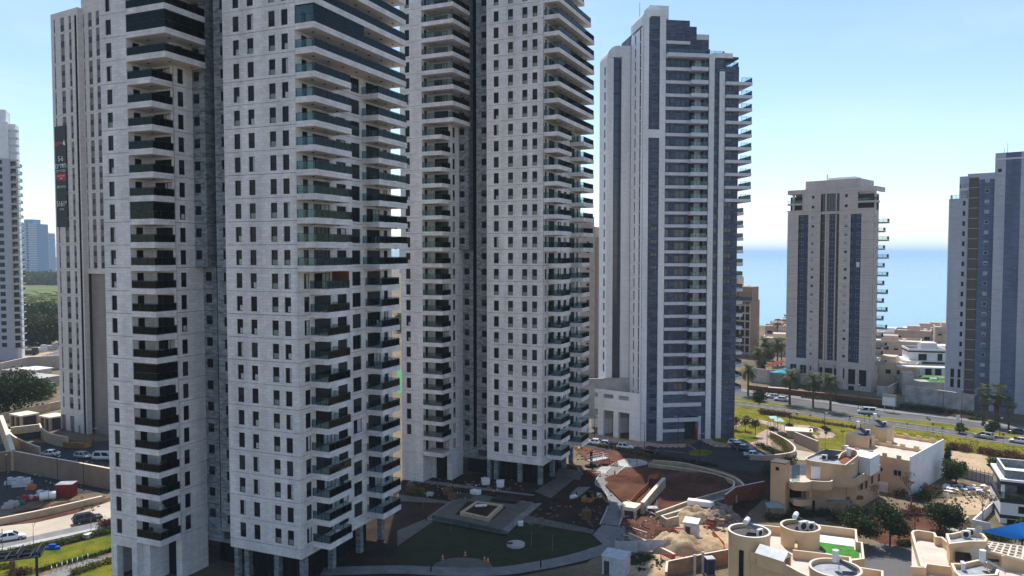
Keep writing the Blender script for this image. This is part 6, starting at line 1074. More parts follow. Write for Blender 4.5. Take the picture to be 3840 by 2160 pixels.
# ---------------------------------------------------------------- people
def person(label,pos,rz,shirt,pants,h=1.75,walk=.25,cap=None):
    me=bpy.data.meshes.new('body'); s=h/1.75
    J=dict(pel=(0,0,.95),ch=(0,0,1.35),nk=(0,.0,1.50),hd=(0,-.02,1.62),ht=(0,-.01,1.74),lk=(.10,-walk,.52),lf=(.10,-walk*.6,.09),lt=(.10,-walk*.6-.16,.05),rk=(-.10,walk*.5,.50),rf=(-.10,walk*1.5,.09),rt=(-.10,walk*1.5-.16,.05),ls=(.19,0,1.42),le=(.25,walk*.5,1.15),lh=(.25,walk*.2-.05,.92),rs=(-.19,0,1.42),re=(-.25,-walk*.5,1.15),rh=(-.25,-walk*.8,.95),lh0=(.10,0,.90),rh0=(-.10,0,.90))
    E=[('pel','ch'),('ch','nk'),('nk','hd'),('hd','ht'),('pel','lh0'),('lh0','lk'),('lk','lf'),('lf','lt'),('pel','rh0'),('rh0','rk'),('rk','rf'),('rf','rt'),('ch','ls'),('ls','le'),('le','lh'),('ch','rs'),('rs','re'),('re','rh')]
    rad=dict(pel=.13,ch=.145,nk=.06,hd=.10,ht=.07,lk=.065,lf=.05,lt=.04,rk=.065,rf=.05,rt=.04,ls=.065,le=.045,lh=.038,rs=.065,re=.045,rh=.038,lh0=.09,rh0=.09); ks=list(J)
    me.from_pydata([tuple(c*s for c in J[k]) for k in ks],[(ks.index(a),ks.index(b)) for a,b in E],[]); o=bpy.data.objects.new('tmp',me); COL.objects.link(o); md=o.modifiers.new('s','SKIN')
    for i,k in enumerate(ks): me.skin_vertices[0].data[i].radius=(rad[k]*s,rad[k]*s); me.skin_vertices[0].data[i].use_root=(k=='pel')
    o.modifiers.new('b','SUBSURF').levels=1; bpy.context.view_layer.update(); m2=bpy.data.meshes.new_from_object(o.evaluated_get(bpy.context.evaluated_depsgraph_get())); bpy.data.objects.remove(o)
    m2.materials.clear(); [m2.materials.append(x) for x in (plain('trousers',pants,.8),plain('shirt',shirt,.8),plain('skin',(.42,.26,.18),.6),plain('hair_or_cap',cap or (.02,.015,.01),.7))]
    for p in m2.polygons: z=p.center.z/s; x=abs(p.center.x)/s; p.use_smooth=True; p.material_index=3 if z>1.67 else 2 if z>1.48 or (x>.2 and z<1.1 and z>.85) else 1 if z>.98 else 0
    t=thing('person',label,'person',pos,rz); obj('body',m2,t); return t
q=P(*l4(1412,738)); person('worker in a red vest standing behind the brown wall',q,.5,(.55,.03,.03),(.03,.03,.05),walk=.05,cap=(.6,.6,.6)); q=P(*cy(2285,795)); person('worker in dark clothes standing at the edge of the paved courtyard path',q,2.0,(.05,.05,.06),(.03,.03,.04),walk=.08); q=P(*r4(1098,858)); person('dark-clothed pedestrian walking across the near carriageway',q,1.2,(.02,.02,.03),(.02,.02,.02),walk=.3)
# ---------------------------------------------------------------- lamps, signs
def lamp(label,a,h,fn,arm=1.2,ang=0,col='frame',group='street lamps',z=0):
    q=P(*fn(*a),z); t=thing('street_lamp',label,'lamp post',(q.x,q.y,z),R(ang),group); obj('post',MB().cyl(0,0,-.1,.5,.12,.1,8).cyl(0,0,.5,h,.075,.05,8).tube((0,0,h-.05),(arm,0,h+.1),.04).mesh('post',M[col]),t); obj('lamp_head',MB().box(arm-.1,arm+.55,-.14,.14,h+.04,h+.14).mesh('lamp_head',M['metal']),t)
for a,h,fn,arm,ang,lb in (((405,640),8,r4,1.2,-70,'street lamp left of the date palms'),((1172,790),8,r4,1.2,60,'street lamp beside the white minivan'),((2045,880),9,r4,1.2,60,'tall street lamp before the white retaining wall'),((1890,745),5,r4,.3,60,'short lamp against the white retaining wall'),((2370,985),4.5,r4,.4,20,'lamp on the median under the fan palms'),((885,935),4.5,r4,.3,0,'park lamp beyond the curved path'),((590,925),3.6,r4,.3,0,'park lamp beside the clipped shrub'),((485,945),3.6,r4,.3,0,'park lamp by the shade sails'),((398,1060),4.5,r4,.3,0,'park lamp at the edge of the forecourt'),
  ((820,232),6.5,r5,.4,180,'forecourt lamp left of the slate tower entrance'),((1145,160),6.5,r5,.4,180,'forecourt lamp before the slate tower entrance'),((1355,330),6,r5,.4,0,'lamp beside the round planting bed'),((1628,160),6,r5,.4,0,'lamp by the lawn of the forecourt'),((335,135),6,r5,.4,0,'lamp before the arcade pillars'),
  ((875,1449),6.5,l4,.5,90,'dark lamp post in front of the brown wall, middle'),((1265,1449),6.5,l4,.5,60,'dark lamp post in front of the brown wall, right'),((105,1420),6.5,l4,.5,120,'dark lamp post in front of the brown wall, left'),((1415,905),6,l4,.3,0,'thin lamp post behind the cars and the brown wall')): lamp(lb,a,h,fn,arm,ang)
q=P(3352,1290,3); lamp('twin lamp on the seafront skyline',(0,0),1,lambda *_:(3352,1297),1.2,0); bpy.data.objects[-1] if 0 else None
q=P(*r4(1475,800)); t=thing('billboard','white roadside billboard beyond the minivan','billboard',(q.x,q.y+3,0),R(-40)); obj('post',MB().cyl(-1.2,0,-.1,3,.08,n=8).cyl(1.2,0,-.1,3,.08,n=8).mesh('post',M['metal']),t); obj('panel',MB().box(-1.9,1.9,-.1,.1,1.8,5.2).mesh('panel',M['conc']),t); obj('poster',MB().face([(-1.8,-.11,2.0),(1.6,-.11,2.0),(1.6,-.11,4.4),(-1.8,-.11,4.4)]).mesh('poster',M['white']),t)
q=P(*r4(510,650)); t=thing('bus_shelter','bus shelter roof behind the parked white cars','bus shelter',(q.x,q.y+2,0),R(-25)); obj('roof',MB().box(-3.2,3.2,-1,1,2.4,2.6).mesh('roof',M['tanw2']),t); [obj('post',MB().box(x-.06,x+.06,.8,.92,0,2.4).mesh('post',M['frame']),t) for x in (-3,0,3)]; obj('bench',MB().box(-2,2,.3,.7,.4,.5).mesh('bench',M['woodd']),t)
q=P(*r4(2040,880)); t=thing('bus_stop_sign','small white stop sign beside the tall street lamp','sign',(q.x-.8,q.y,0)); obj('post',MB().cyl(0,0,0,2.6,.05,n=8).mesh('post',M['metal']),t); obj('plate',MB().box(-.5,.5,-.04,.04,.9,2.4).mesh('plate',M['white']),t)
# ---------------------------------------------------------------- building site on the right
M['redb']=plain('red_barrier_plastic',(.45,.02,.03),.55,var=.15,scale=3); M['orange']=plain('orange_mesh_net',(.62,.20,.06),.8,var=.25,scale=3); M['corr']=plain('corrugated_white_sheet',(.52,.54,.58),.5,var=.12,scale=1.5); M['debris']=plain('rubble_stone',(.30,.22,.17),.9,var=.3,scale=1.2,bump=.4)
def barrier(label,pos,rz,group='red site barriers'):
    t=thing('site_barrier',label,'barrier',pos,rz,group); b=MB(); b.box(-1,1,-.04,.04,1.0,1.12); b.box(-1,1,-.04,.04,.15,.25); b.box(-1,-.92,-.04,.04,.15,1.1); b.box(.92,1,-.04,.04,.15,1.1); obj('frame',b.mesh('frame',M['redb']),t); b=MB()
    for i in range(6): x=-1+.33*i; b.tube((x,0,.2),(x+.33,0,1.05),.03,n=4); b.tube((x+.33,0,.2),(x,0,1.05),.03,n=4)
    obj('lattice',b.mesh('lattice',M['redb']),t); [obj('foot',MB().box(-.08,.08,-.3,.3,0,.15).mesh('foot',M['redb']),t,(x,0,0)) for x in (-.7,.7)]
for a,ang,lb in (((440,372),-8,'red barrier lying toward the pale concrete pad'),((520,385),-30,'red barrier tilted beside the pale concrete pad'),((300,470),-12,'red barrier at the tower corner, left one'),((350,485),-12,'red barrier at the tower corner, right one'),((1040,1310),-5,'red barrier at the sand edge, left one'),((1150,1320),-15,'red barrier at the sand edge, right one'),((1440,990),-45,'red barrier behind the small tin shed'),((1150,1050),-5,'red barrier lying beside the small tin shed')): barrier(lb,P(*r5(*a)),R(ang))
def mound(name,label,c,rx,ry,h,mat,seed,rough=.5,n=26,rz=0,cat='heap',kind=None):
    b=MB(); 
    for j in range(n+1):
        for i in range(n+1):
            u=-1+2*i/n; v=-1+2*j/n; d=math.hypot(u,v); k=max(0,1-d*d); z=h*(k**.8)*(1+rough*mn.noise(Vector((u*2.2+seed,v*2.2,seed))))+h*.22*rough*mn.noise(Vector((u*7,v*7+seed,1)))*min(1,k*3); b.v.append((u*rx,v*ry,z-.06 if k>0 else -.3))
    for j in range(n):
        for i in range(n): a=j*(n+1)+i; b.f.append((a,a+1,a+n+2,a+n+1)); b.m.append(0)
    return obj(name,b.mesh(name,mat,True),loc=(c.x,c.y,.03),rz=rz,label=label,cat=cat,kind=kind)
mound('sand_heap','pale sand heap with furrows in front of the tin shed',P(*r5(1130,1180)),4.6,3.2,2.2,M['sand'],3,.8); mound('sand_heap','sandy bank behind the tin shed under the long wall',P(*r5(1290,900)),4.6,3.0,1.9,M['sand'],5,.8); mound('sand_heap','low sandy bank right of the tin shed',P(*r5(1440,1150)),3.6,3.2,.9,M['sand'],7,.8); mound('rubble_heap','brown rubble heap below the boundary wall',P(*r5(1540,900)),4.2,4.0,1.8,M['debris'],9,.9); mound('soil_heap','dark red soil heap beside the tin shed',P(*r5(1040,1040)),2.2,1.6,.9,M['redsoil'],11,.8)
mound('soil_heap','low soil ridge along the plaza edge of the courtyard',P(*cy(1300,395)),14,1.2,.5,M['soil'],13,.9,rz=R(-25)); mound('soil_heap','dark soil heap by the yellow digger in the courtyard',P(*cy(2250,470)),4,2.5,.8,M['soil'],15,.9); mound('soil_heap','red soil bank inside the curved wall',P(*r5(1350,520)),9,4,1.2,M['redsoil'],17,.7,rz=R(-12)); mound('soil_heap','brown soil hump left of the sloping beige wall',P(*r5(700,520)),6,4,1.0,M['redsoil'],19,.7)
rr=random.Random(31)
for i in range(46):
    x,y=rr.uniform(1430,1640),rr.uniform(830,1000); q=P(*r5(x,y)); s=rr.uniform(.25,.75); b=MB(); b.box(-s,s,-s*.7,s*.7,-s*.4,s*.4); 
    for k in range(8): v=b.v[k]; b.v[k]=tuple(c*rr.uniform(.7,1.15) for c in v)
    o=obj('rubble_stone',b.mesh('rubble_stone',M['debris']),loc=(q.x,q.y,.7+rr.uniform(0,.9)),label='broken rubble stone on the heap below the boundary wall',cat='stone',group='stones of the rubble heap'); o.rotation_euler=(rr.uniform(-.5,.5),rr.uniform(-.5,.5),rr.uniform(0,3))
# raised terrace with double curved wall
OUT=[(900,322),(1200,350),(1500,425),(1680,485),(1770,550),(1778,600),(1730,655),(1450,730),(985,862)]; INN=[(860,356),(1200,400),(1500,458),(1660,515),(1690,548),(1640,602),(1300,702),(930,832)]
def trace(px,fn,z,n=5): return smooth(WP(px,fn,z),n)
o_=trace(OUT,r5,1.5); i_=trace(INN,r5,1.2); t=thing('curved_wall','double curved beige retaining wall around the red soil terrace','wall',(0,0,0)); part('outer_wall',t,[M['beigew'],M['coping']],lambda b:b.wall(o_+[Vector(p) for p in WP([(1035,900),(1150,870)],r5,1.4)],.3,-1,1.5,0,1)); part('inner_wall',t,[M['beigew'],M['coping']],lambda b:b.wall(i_,.3,-.5,1.2,0,1)); strip('path',trace([((a[0]+c[0])/2,(a[1]+c[1])/2) for a,c in zip(OUT,[(860,356),(1200,400),(1500,458),(1660,515),(1690,548),(1665,575),(1640,602),(1300,702),(930,832)])],r5,.6),2.4,.6,M['pavL'])
sh=WP([(440,565),(590,418),(860,362),(1200,405),(1500,462),(1655,518),(1680,548),(1630,598),(1300,698),(935,825),(800,745),(600,720)],r5,.45); obj('soil_terrace',MB().prism([(p.x,p.y) for p in sh],-.2,.42).mesh('soil_terrace',M['redsoil']),kind='structure')
wallthing('sloping_wall','straight beige wall rising across the soil terrace',[(1010,515),(905,630),(800,755)],r5,.7,-.2,2.2,M['beigew'],1.8,mats=[M['beigew'],M['coping']]); q=WP([(602,732),(640,724),(795,745),(728,792),(610,775)],r5,1.8); t=thing('skylight_block','pale concrete ventilation block with dark slots at the wall end','vent block',(0,0,0)); part('block',t,M['coping'],lambda b:b.prism([(p.x,p.y) for p in q],1.2,1.8)); part('slot_shade',t,M['core'],lambda b:b.prism([(cen(q)+(p-cen(q))*.92).to_tuple() for p in q],0,1.2)); [part('pier',t,M['beigew'],lambda b:b.box(p.x-.25,p.x+.25,p.y-.25,p.y+.25,-.2,1.2)) for p in q]  # solid dark prism stands for the shade between the vent block piers
for px,lb in (([(690,735),(640,725),(760,690)],None),): pass
nb=trace([(945,465),(860,490),(850,560),(760,640),(690,720)],r5,1.2,4); obj('safety_net',MB().wall(nb,.05,.3,1.4).mesh('safety_net',M['orange']),label='crumpled orange net strung across the soil terrace',cat='net'); nb=trace([(1480,1010),(1540,1080),(1600,1150),(1560,1210),(1400,1260),(1250,1300)],r5,.8,4); obj('safety_net',MB().wall(nb,.05,.1,1.0).mesh('safety_net',M['orange']),label='orange net around the sandy site edge by the drum house',cat='net')
def shed(name,label,c,w,d,h,ang,mw,mr):
    t=thing(name,label,'shed',c,R(ang)); part('wall',t,mw,lambda b:b.box(-w/2,w/2,-d/2,d/2,-.1,h))
    for i in range(int(w/.45)): part('rib',t,mw,lambda b:b.box(-w/2+.2+.45*i,-w/2+.28+.45*i,-d/2-.03,-d/2,0,h))
    part('roof',t,mr,lambda b:b.face([(-w/2-.15,-d/2-.15,h+.1),(w/2+.15,-d/2-.15,h+.1),(w/2+.15,d/2+.15,h+.4),(-w/2-.15,d/2+.15,h+.4)]).box(-w/2-.12,w/2+.12,-d/2-.12,d/2+.12,h,h+.09)); part('door',t,M['core'],lambda b:b.box(-w/2+.3,-w/2+1.1,-d/2-.05,-d/2-.035,0,min(h-.2,2))); return t
shed('site_shed','white corrugated site shed at the bottom centre',P(*r5(545,1420)),3.4,2.4,2.6,-28,M['corr'],M['corr']); shed('tin_shed','small open tin shed with striped roof on the sand heap',P(*r5(1275,1075)),2.2,1.8,2.6,-25,M['corr'],M['metal'])
for a,ang,w,lb in (((640,1230),-6,3.4,'blue-white corrugated sheet leaning by the plank pile'),((775,1220),-4,3.0,'pale corrugated sheet panel standing by the plank pile'),((925,1215),-3,2.8,'white sheet panel on posts nearest the red barriers')): q=P(*r5(*a)); t=thing('sheet_panel',lb,'panel',q,R(ang),'corrugated site panels'); part('sheet',t,M['corr'],lambda b:[b.box(-w/2+i*w/12,-w/2+(i+.55)*w/12,-.04,.02,.2,1.9) for i in range(12)]+[b.box(-w/2,w/2,.02,.04,.2,1.9)]); part('post',t,M['metal'],lambda b:b.box(-w/2,-w/2+.08,.04,.12,-.1,2.4).box(w/2-.08,w/2,.04,.12,-.1,2.2))
for i,(x,y,a,L) in enumerate(((560,1150,60,2.5),(590,1160,80,2.2),(620,1140,40,2.8),(600,1180,100,2),(640,1170,20,2.2),(575,1130,120,2.4),(770,1010,-48,3.2),(650,880,3,1.4),(700,1085,-35,3.4))): q=P(*r5(x,y)); obj('plank',MB().rbox((0,0,0),L,.16,.06,R(a)).mesh('plank',M['coping'] if i>5 else M['woodd']),loc=(q.x,q.y,.1+.08*(i%6)),label='loose plank in the pile behind the white site shed' if i<6 else ['long pale plank lying across the dark soil','short pale plank on the dark soil','plank beside the small stone steps'][i-6],cat='plank',group='loose planks' if i<6 else None)
wallthing('stair_wall','beige stair wall leading down beside the plank pile',[(670,1035),(780,1085),(1010,1190),(1110,1240)],r5,.4,-.2,.9,M['beigew'],.8,mats=[M['beigew'],M['coping']]); 
for i in range(5): q=P(*r5(690+22*i,1068+16*i)); obj('stone_step',MB().box(-.3,.3,-.2,.2,0,.3).mesh('stone_step',M['coping']),loc=q,label='small pale stone step beside the stair wall',cat='step',group='steps beside the stair wall')
q=P(*r5(1362,850)); t=thing('white_tank','long white metal tank lying on the rubble heap','tank',(q.x,q.y,1.6),R(-22)); part('shell',t,M['white'],lambda b:b.prism([(-2.2,-.7),(2.0,-.7),(2.3,-.2),(2.3,.5),(-2.2,.7)],0,.9)); part('skid',t,M['frame'],lambda b:b.box(-2,2,-.5,.5,-.5,0))
t=thing('scaffold','leaning scaffold stair beside the ventilation block','scaffold',P(*r5(850,860))); 
for x in (0,1.8): 
    for y in (0,1.2): part('pole',t,M['metal'],lambda b:b.tube((x,y,0),(x,y,2.4),.04))
part('deck',t,M['metal'],lambda b:b.box(-.1,1.9,-.1,1.3,1.2,1.26)); part('brace',t,M['metal'],lambda b:b.tube((0,0,0),(1.8,0,2.4),.03).tube((-3.2,2.6,1.9),(1.6,-1.2,.3),.08)); wallthing('boundary_wall','reddish stained wall in front of the drum house, lower centre',[(1030,1449),(1040,1345),(1380,1275),(1640,1225)],r5,.3,-.2,2.2,M['rust'],1.6,mats=[plain('stained_tan_wall',(.34,.21,.13),.9,var=.25,scale=.6),M['coping']])
q=P(*r5(1450,1420)); t=thing('portable_cabin','dark blue portable cabin door behind the stained wall','cabin',(q.x,q.y,0),R(8)); part('body',t,plain('blue_plastic',(.03,.06,.19),.5),lambda b:b.box(-.6,.6,-.6,.6,0,2.2)); part('roof',t,M['metal'],lambda b:b.box(-.65,.65,-.65,.65,2.2,2.3)); part('door',t,M['pane2'],lambda b:b.box(-.45,.45,-.63,-.6,.1,2.05))
for a,lb in (((1305,1449),'white standpipe left of the blue cabin'),((1385,1420),'leaning white standpipe beside the blue cabin')): q=P(*r5(*a)); obj('standpipe',MB().cyl(0,0,-.2,3.0,.22,.22,12).cyl(0,0,3.0,3.1,.26,.2,12).mesh('standpipe',M['metal']),loc=q,label=lb,cat='pipe')
q=P(*r6(470,840)); t=thing('canopy','pale green tent canopy at the foot of the lift shaft','canopy',(q.x,q.y,0),R(-10)); part('cloth',t,plain('green_tent_cloth',(.25,.36,.34),.7),lambda b:[b.face([(-1.6,-1.4,1.7),(1.6,-1.4,1.7),(0,0,2.5)]),b.face([(1.6,-1.4,1.7),(1.6,1.4,1.7),(0,0,2.5)]),b.face([(1.6,1.4,1.7),(-1.6,1.4,1.7),(0,0,2.5)]),b.face([(-1.6,1.4,1.7),(-1.6,-1.4,1.7),(0,0,2.5)])]); part('pole',t,M['metal'],lambda b:[b.tube((x,y,0),(x,y,1.7),.04) for x in (-1.5,1.5) for y in (-1.3,1.3)])
rr=random.Random(77)
for i in range(26):
    x,y=rr.uniform(1880,2330),rr.uniform(590,660)+0; q=P(*r6(x,620+rr.uniform(-35,35))); s=rr.uniform(.3,.9); b=MB(); b.box(-s,s,-s*.6,s*.6,0,s*.4)
    for k in range(8): v=b.v[k]; b.v[k]=tuple(c*rr.uniform(.5,1.2) for c in v)
    obj('debris_bag',b.mesh('debris_bag',M['white'] if i%3 else M['coping']),loc=(q.x,q.y,.04),rz=rr.uniform(0,3),label='white debris sack or board in the rubbish line across the sand plot',cat='debris',group='debris on the sand plot')
for i in range(9): a=WP([(2030,520),(2310,590)],r6,0); p=a[0].lerp(a[1],i/8); obj('fence_post',cached('fpost',lambda:MB().tube((0,0,-.1),(.05,0,2.7),.05).mesh('fence_post',M['woodd'])),loc=(p.x,p.y,0),label='rusty post of the corrugated fence behind the sand plot',cat='post',group='posts of the corrugated fence')
# ---------------------------------------------------------------- courtyard
pl=[WP([(770,572),(950,450),(1240,490),(1075,640)],cy,.7)][0]; t=thing('square_planter','square tan planter with a white sack in the middle of the plaza','planter',(0,0,0)); part('rim',t,[M['beigew'],M['coping']],lambda b:b.wall([(p.x,p.y) for p in pl],.55,0,.75,0,0,True)); part('soil',t,M['soil'],lambda b:b.prism([(p.x,p.y) for p in pl],.1,.5)); q=P(*cy(995,500),.7); s=obj('white_sack',MB().tube((-1,-.1,0),(.2,.05,.05),.24,.26,8).tube((.2,.05,.05),(1.1,.3,0),.26,.2,8).mesh('white_sack',M['white'],True),loc=(q.x,q.y,.7),label='long white plastic sack lying in the square planter',cat='sack')
sheet('pit_soil',[(690,600),(840,440),(1300,515),(1130,665),(1000,650)],.128,M['soil'],cy)
q=P(*cy(1412,975)); c2=P(*cy(1520,975)); r_=(c2-q).length; t=thing('round_slab','round pale concrete manhole slab on the dark lawn','slab',(q.x,q.y,0)); part('slab',t,M['conc'],lambda b:b.cyl(0,0,0,.4,r_,n=32)); part('hatch',t,M['frame'],lambda b:b.cyl(-r_*.65,0,.4,.45,.5,n=16))
sheet('lawn',[(0,1010),(420,700),(800,770),(1280,870),(1500,700),(1900,790),(2300,850),(2400,960),(2100,1080),(1700,1170),(1150,1240),(900,1140),(500,1150),(400,1225),(0,1200)],.045,ground_mat('dark_new_lawn',[(.018,.026,.01),(.03,.038,.014),(.04,.04,.02)],.4,.6,5),cy)
fw=WP([(420,615),(640,655),(860,700),(1080,750),(1300,800)],cy,1.0); t=thing('glass_fence','low dark fence along the plaza edge','fence',(0,0,0)); part('rail',t,M['frame'],lambda b:b.wall([(p.x,p.y) for p in fw],.06,1.0,1.06)); [part('post',t,M['frame'],lambda b:b.box(p.x-.04,p.x+.04,p.y-.04,p.y+.04,0,1.0)) for p in fw]; part('mesh_panel',t,M['glass'],lambda b:b.wall([(p.x,p.y) for p in fw],.02,.1,.95))
def sack(label,a,fn,s,mat='white',group='big bags on the site'):
    q=P(*fn(*a)); t=thing('big_bag',label,'sack',q,rr.uniform(0,1),group); b=MB(); b.prism([(-s,-s*.8),(s*.8,-s),(s,s*.9),(-s*.9,s)],0,s*1.5); 
    for k in range(4,8): v=b.v[k]; b.v[k]=(v[0]*1.12,v[1]*1.12,v[2]*rr.uniform(.85,1.1))
    obj('bag',b.mesh('bag',M[mat],False),t); obj('loop',MB().tube((-s*.8,0,s*1.4),(-s*.3,0,s*1.9),.04).tube((-s*.3,0,s*1.9),(s*.3,0,s*1.4),.04).mesh('loop',M[mat]),t)
for a,s,lb in (((915,360),.55,'left of the two white big bags on the plaza edge'),((965,362),.55,'right of the two white big bags on the plaza edge'),((1055,240),.8,'pale big bag beneath the central tower, left one'),((1230,270),.75,'pale big bag beneath the central tower, right one'),((1470,735),.45,'white bag on the soil right of the plaza'),((2105,430),.55,'white bag at the end of the narrow path'),((2410,395),.45,'white bag on the dark soil near the curved path')): sack(lb,a,cy,s)
for i,(x,y,w,d,h,m_,lb) in enumerate(((160,330,1.6,1.0,1.5,'woodd','dark tan crate on the soil left of the plaza'),(205,345,1.4,.9,.9,'leafy','yellowish crate on the soil left of the plaza'),(295,345,1.4,.9,.9,'leafy','second yellowish crate left of the plaza'),(600,365,1.6,1.2,1.3,'woodd','brown crate at the plaza corner'),(660,425,1.4,1.1,1.2,'woodd','brown crate standing on the plaza corner'),(390,375,1.3,.9,.6,'conc','grey block pile left of the plaza'),(2255,660,1.5,1.0,1.7,'woodd','brown machine box by the worker on the courtyard path'),(1290,140,1.8,1.2,2.6,'conc','tall rack under the central tower'))): q=P(*cy(x,y)); obj('site_crate',MB().rbox((0,0,0),w,d,h*.85,R(-20)).rbox((0,0,h*.85),w*.96,d*.9,h*.15,R(-20)).mesh('site_crate',M[m_]),loc=q,label=lb,cat='crate')
q=P(*cy(1290,430),.12); t=thing('steel_mats','dark steel mats stacked on the plaza border','mat stack',(q.x,q.y,.13),R(-20)); [part('mat',t,M['frame'],lambda b:b.box(-2.6+.12*i,2.4+.1*i,-1.6+.1*i,1.4,.08*i,.08*i+.06)) for i in range(4)]; q=P(*cy(785,385),.12); obj('dark_tarp',MB().prism([(-1.8,-1.0),(1.6,-1.3),(2.0,.6),(.2,1.4),(-1.6,.9)],0,.12).mesh('dark_tarp',M['frame']),loc=(q.x,q.y,.13),label='dark tarpaulin spread on the plaza near the big bags',cat='tarp')
def digger():
    q=P(*cy(2290,480)); t=thing('mini_digger','orange mini digger arm half sunk in shadow beside the curved path','digger',(q.x,q.y,0),R(-30)); om=plain('orange_machine_paint',(.42,.17,.03),.5,var=.2,scale=2); part('track',t,M['tyre'],lambda b:b.box(-1.2,1.2,-.9,-.5,0,.5).box(-1.2,1.2,.5,.9,0,.5)); part('body',t,om,lambda b:b.prism([(-1.3,-.8),(.6,-.8),(.9,0),(.6,.8),(-1.3,.8)],.5,1.3)); part('cab',t,M['pane'],lambda b:b.box(-.5,.5,-.3,.6,1.3,2.3)); part('arm',t,om,lambda b:b.tube((.8,-.2,1.0),(2.4,-.2,2.3),.14).tube((2.4,-.2,2.3),(3.6,-.2,1.0),.12)); part('bucket',t,M['frame'],lambda b:b.prism([(3.4,-.5),(3.9,-.5),(3.9,.1),(3.4,.1)],.5,1.0))
digger()
for i,(a,fn,lb) in enumerate((((540,1140),cy,'orange cone pair by the paved apron, left'),((810,1095),cy,'orange cone behind the paved apron, middle'),((1040,1160),cy,'orange cone by the paved apron, right'),((1080,1175),cy,'outer orange cone by the paved apron, right'))): q=P(*fn(*a)); obj('traffic_cone',MB().box(-.25,.25,-.25,.25,0,.06).cyl(0,0,.06,.45,.2,.12,12).cyl(0,0,.45,.6,.12,.09,12,1).cyl(0,0,.6,.85,.09,.03,12).mesh('traffic_cone',[M['orange'],M['paint']]),loc=q,label=lb,cat='cone')
for i,(a,fn,lb) in enumerate((((400,1290),cy,'dark bollard on the bottom path, left'),((1710,1235),cy,'dark bollard on the bottom path, right'),((2138,395),cy,'dark bollard beside the narrow path'),((532,480),r5,'dark bollard on the curved path near the barriers'),((345,680),cy,'dark bollard at the plaza corner'))): q=P(*fn(*a)); obj('bollard',MB().cyl(0,0,0,.95,.11,.11,12).cyl(0,0,.95,1.05,.13,.09,12).mesh('bollard',M['frame']),loc=q,label=lb,cat='bollard')
t=thing('work_platform','white lifting platform basket at the corner of the central tower','platform',P(*r5(300,400)),R(35)); part('deck',t,M['metal'],lambda b:b.box(0,5,0,1.4,1.2,1.4)); part('railing',t,M['white'],lambda b:[b.box(0,5,y,y+.06,z,z+.06) for y in (0,1.35) for z in (1.9,2.4)]+[b.box(x,x+.06,y,y+.06,1.4,2.4) for x in (0,1.6,3.3,4.9) for y in (0,1.35)]); part('mast',t,M['frame'],lambda b:b.box(.4,.8,.4,.8,0,3.4).box(-.6,1.6,.0,1.3,0,.5))
fr=P(*r5(712,400)); obj('steel_portal',MB().box(-.9,-.85,0,.05,0,3).box(.85,.9,0,.05,0,3).box(-.9,.9,0,.05,2.9,2.95).box(-.9,-.85,1,1.05,0,3).box(.85,.9,1,1.05,0,3).box(-.9,.9,1,1.05,2.9,2.95).box(-.9,.9,0,.05,1.4,1.45).mesh('steel_portal',M['frame']),loc=fr,label='thin steel frame standing on the pale concrete pad',cat='frame')
for i,(x,y) in enumerate(((640,840),(1380,790),(1600,990),(1850,1040),(310,520))): sapling(['thin sapling staked on the dark lawn, near the round slab' if i==2 else '','thin bare sapling on the plaza edge','thin bare sapling right of the round slab','thin sapling near the bottom path','thin sapling by the left soil bed'][i] or 'thin bare sapling below the plaza fence',P(*cy(x,y)),2.6,300+i,0)
# ---------------------------------------------------------------- left building site and lawn
wallthing('brown_wall','long brown retaining wall running behind the lamp posts, lower left',[(-120,925),(200,885),(600,965),(1100,1050),(1700,1165)],l4,.5,-.5,4.2,M['rust'],3.6,mats=[plain('brown_site_wall',(.24,.165,.115),.9,var=.1,scale=.4),M['coping']]); wallthing('sunlit_wall','thick sunlit wall slanting down from the left edge',[(15,335),(110,590),(200,880)],l4,.9,-.5,4.2,M['beigew'],3.8,mats=[M['beigew'],M['coping']])
wallthing('boundary_wall','beige boundary wall behind the sheds at the far left',[(0,335),(400,245),(905,140)],l4,.4,-.2,2.4,M['beigew'],1.5,mats=[M['beigew'],M['coping']]); wallthing('curved_ramp_wall','outer curved wall of the parking ramp',[(145,560),(180,640),(360,740),(600,830)],l4,.4,-.2,2.6,M['beigew'],2.0,n=4,mats=[M['beigew'],M['coping']]); wallthing('curved_ramp_wall','inner curved wall of the parking ramp, right of the dark opening',[(595,490),(640,570),(780,650),(1020,700)],l4,.4,-.2,2.6,M['beigew'],1.6,n=4,mats=[M['beigew'],M['coping']]); q=WP([(160,530),(595,480)],l4,3); t=thing('ramp_portal','dark parking ramp opening under a beige lintel','portal',(0,0,0)); part('lintel',t,[M['beigew'],M['coping']],lambda b:b.wall([(p.x,p.y) for p in q],.6,1.8,3.6,0,1)); part('opening',t,M['core'],lambda b:b.wall([(p.x,p.y+.5) for p in q],.3,-.2,1.8))  # dark panel stands for the shade inside the ramp opening
for a,s,lb in (((370,470),1.2,'open-sided cube kiosk with a pale roof, left one'),((800,500),1.1,'open-sided cube kiosk with a pale roof, beside the cream tower')): q=P(*l4(*a)); t=thing('cube_kiosk',lb,'kiosk',(q.x,q.y,0),R(-30),'cube kiosks'); part('roof',t,M['coping'],lambda b:b.box(-2.4*s,2.4*s,-2*s,2*s,3.0,3.4)); [part('pier',t,M['beigew'],lambda b:b.box(x*s-.3,x*s+.3,y*s-.3,y*s+.3,0,3.0)) for x in (-2,0,2) for y in (-1.7,1.7)]; part('interior_shade',t,M['core'],lambda b:b.box(-2*s,2*s,-1.5*s,1.5*s,0,2.95))  # solid dark block stands for the shade inside each kiosk
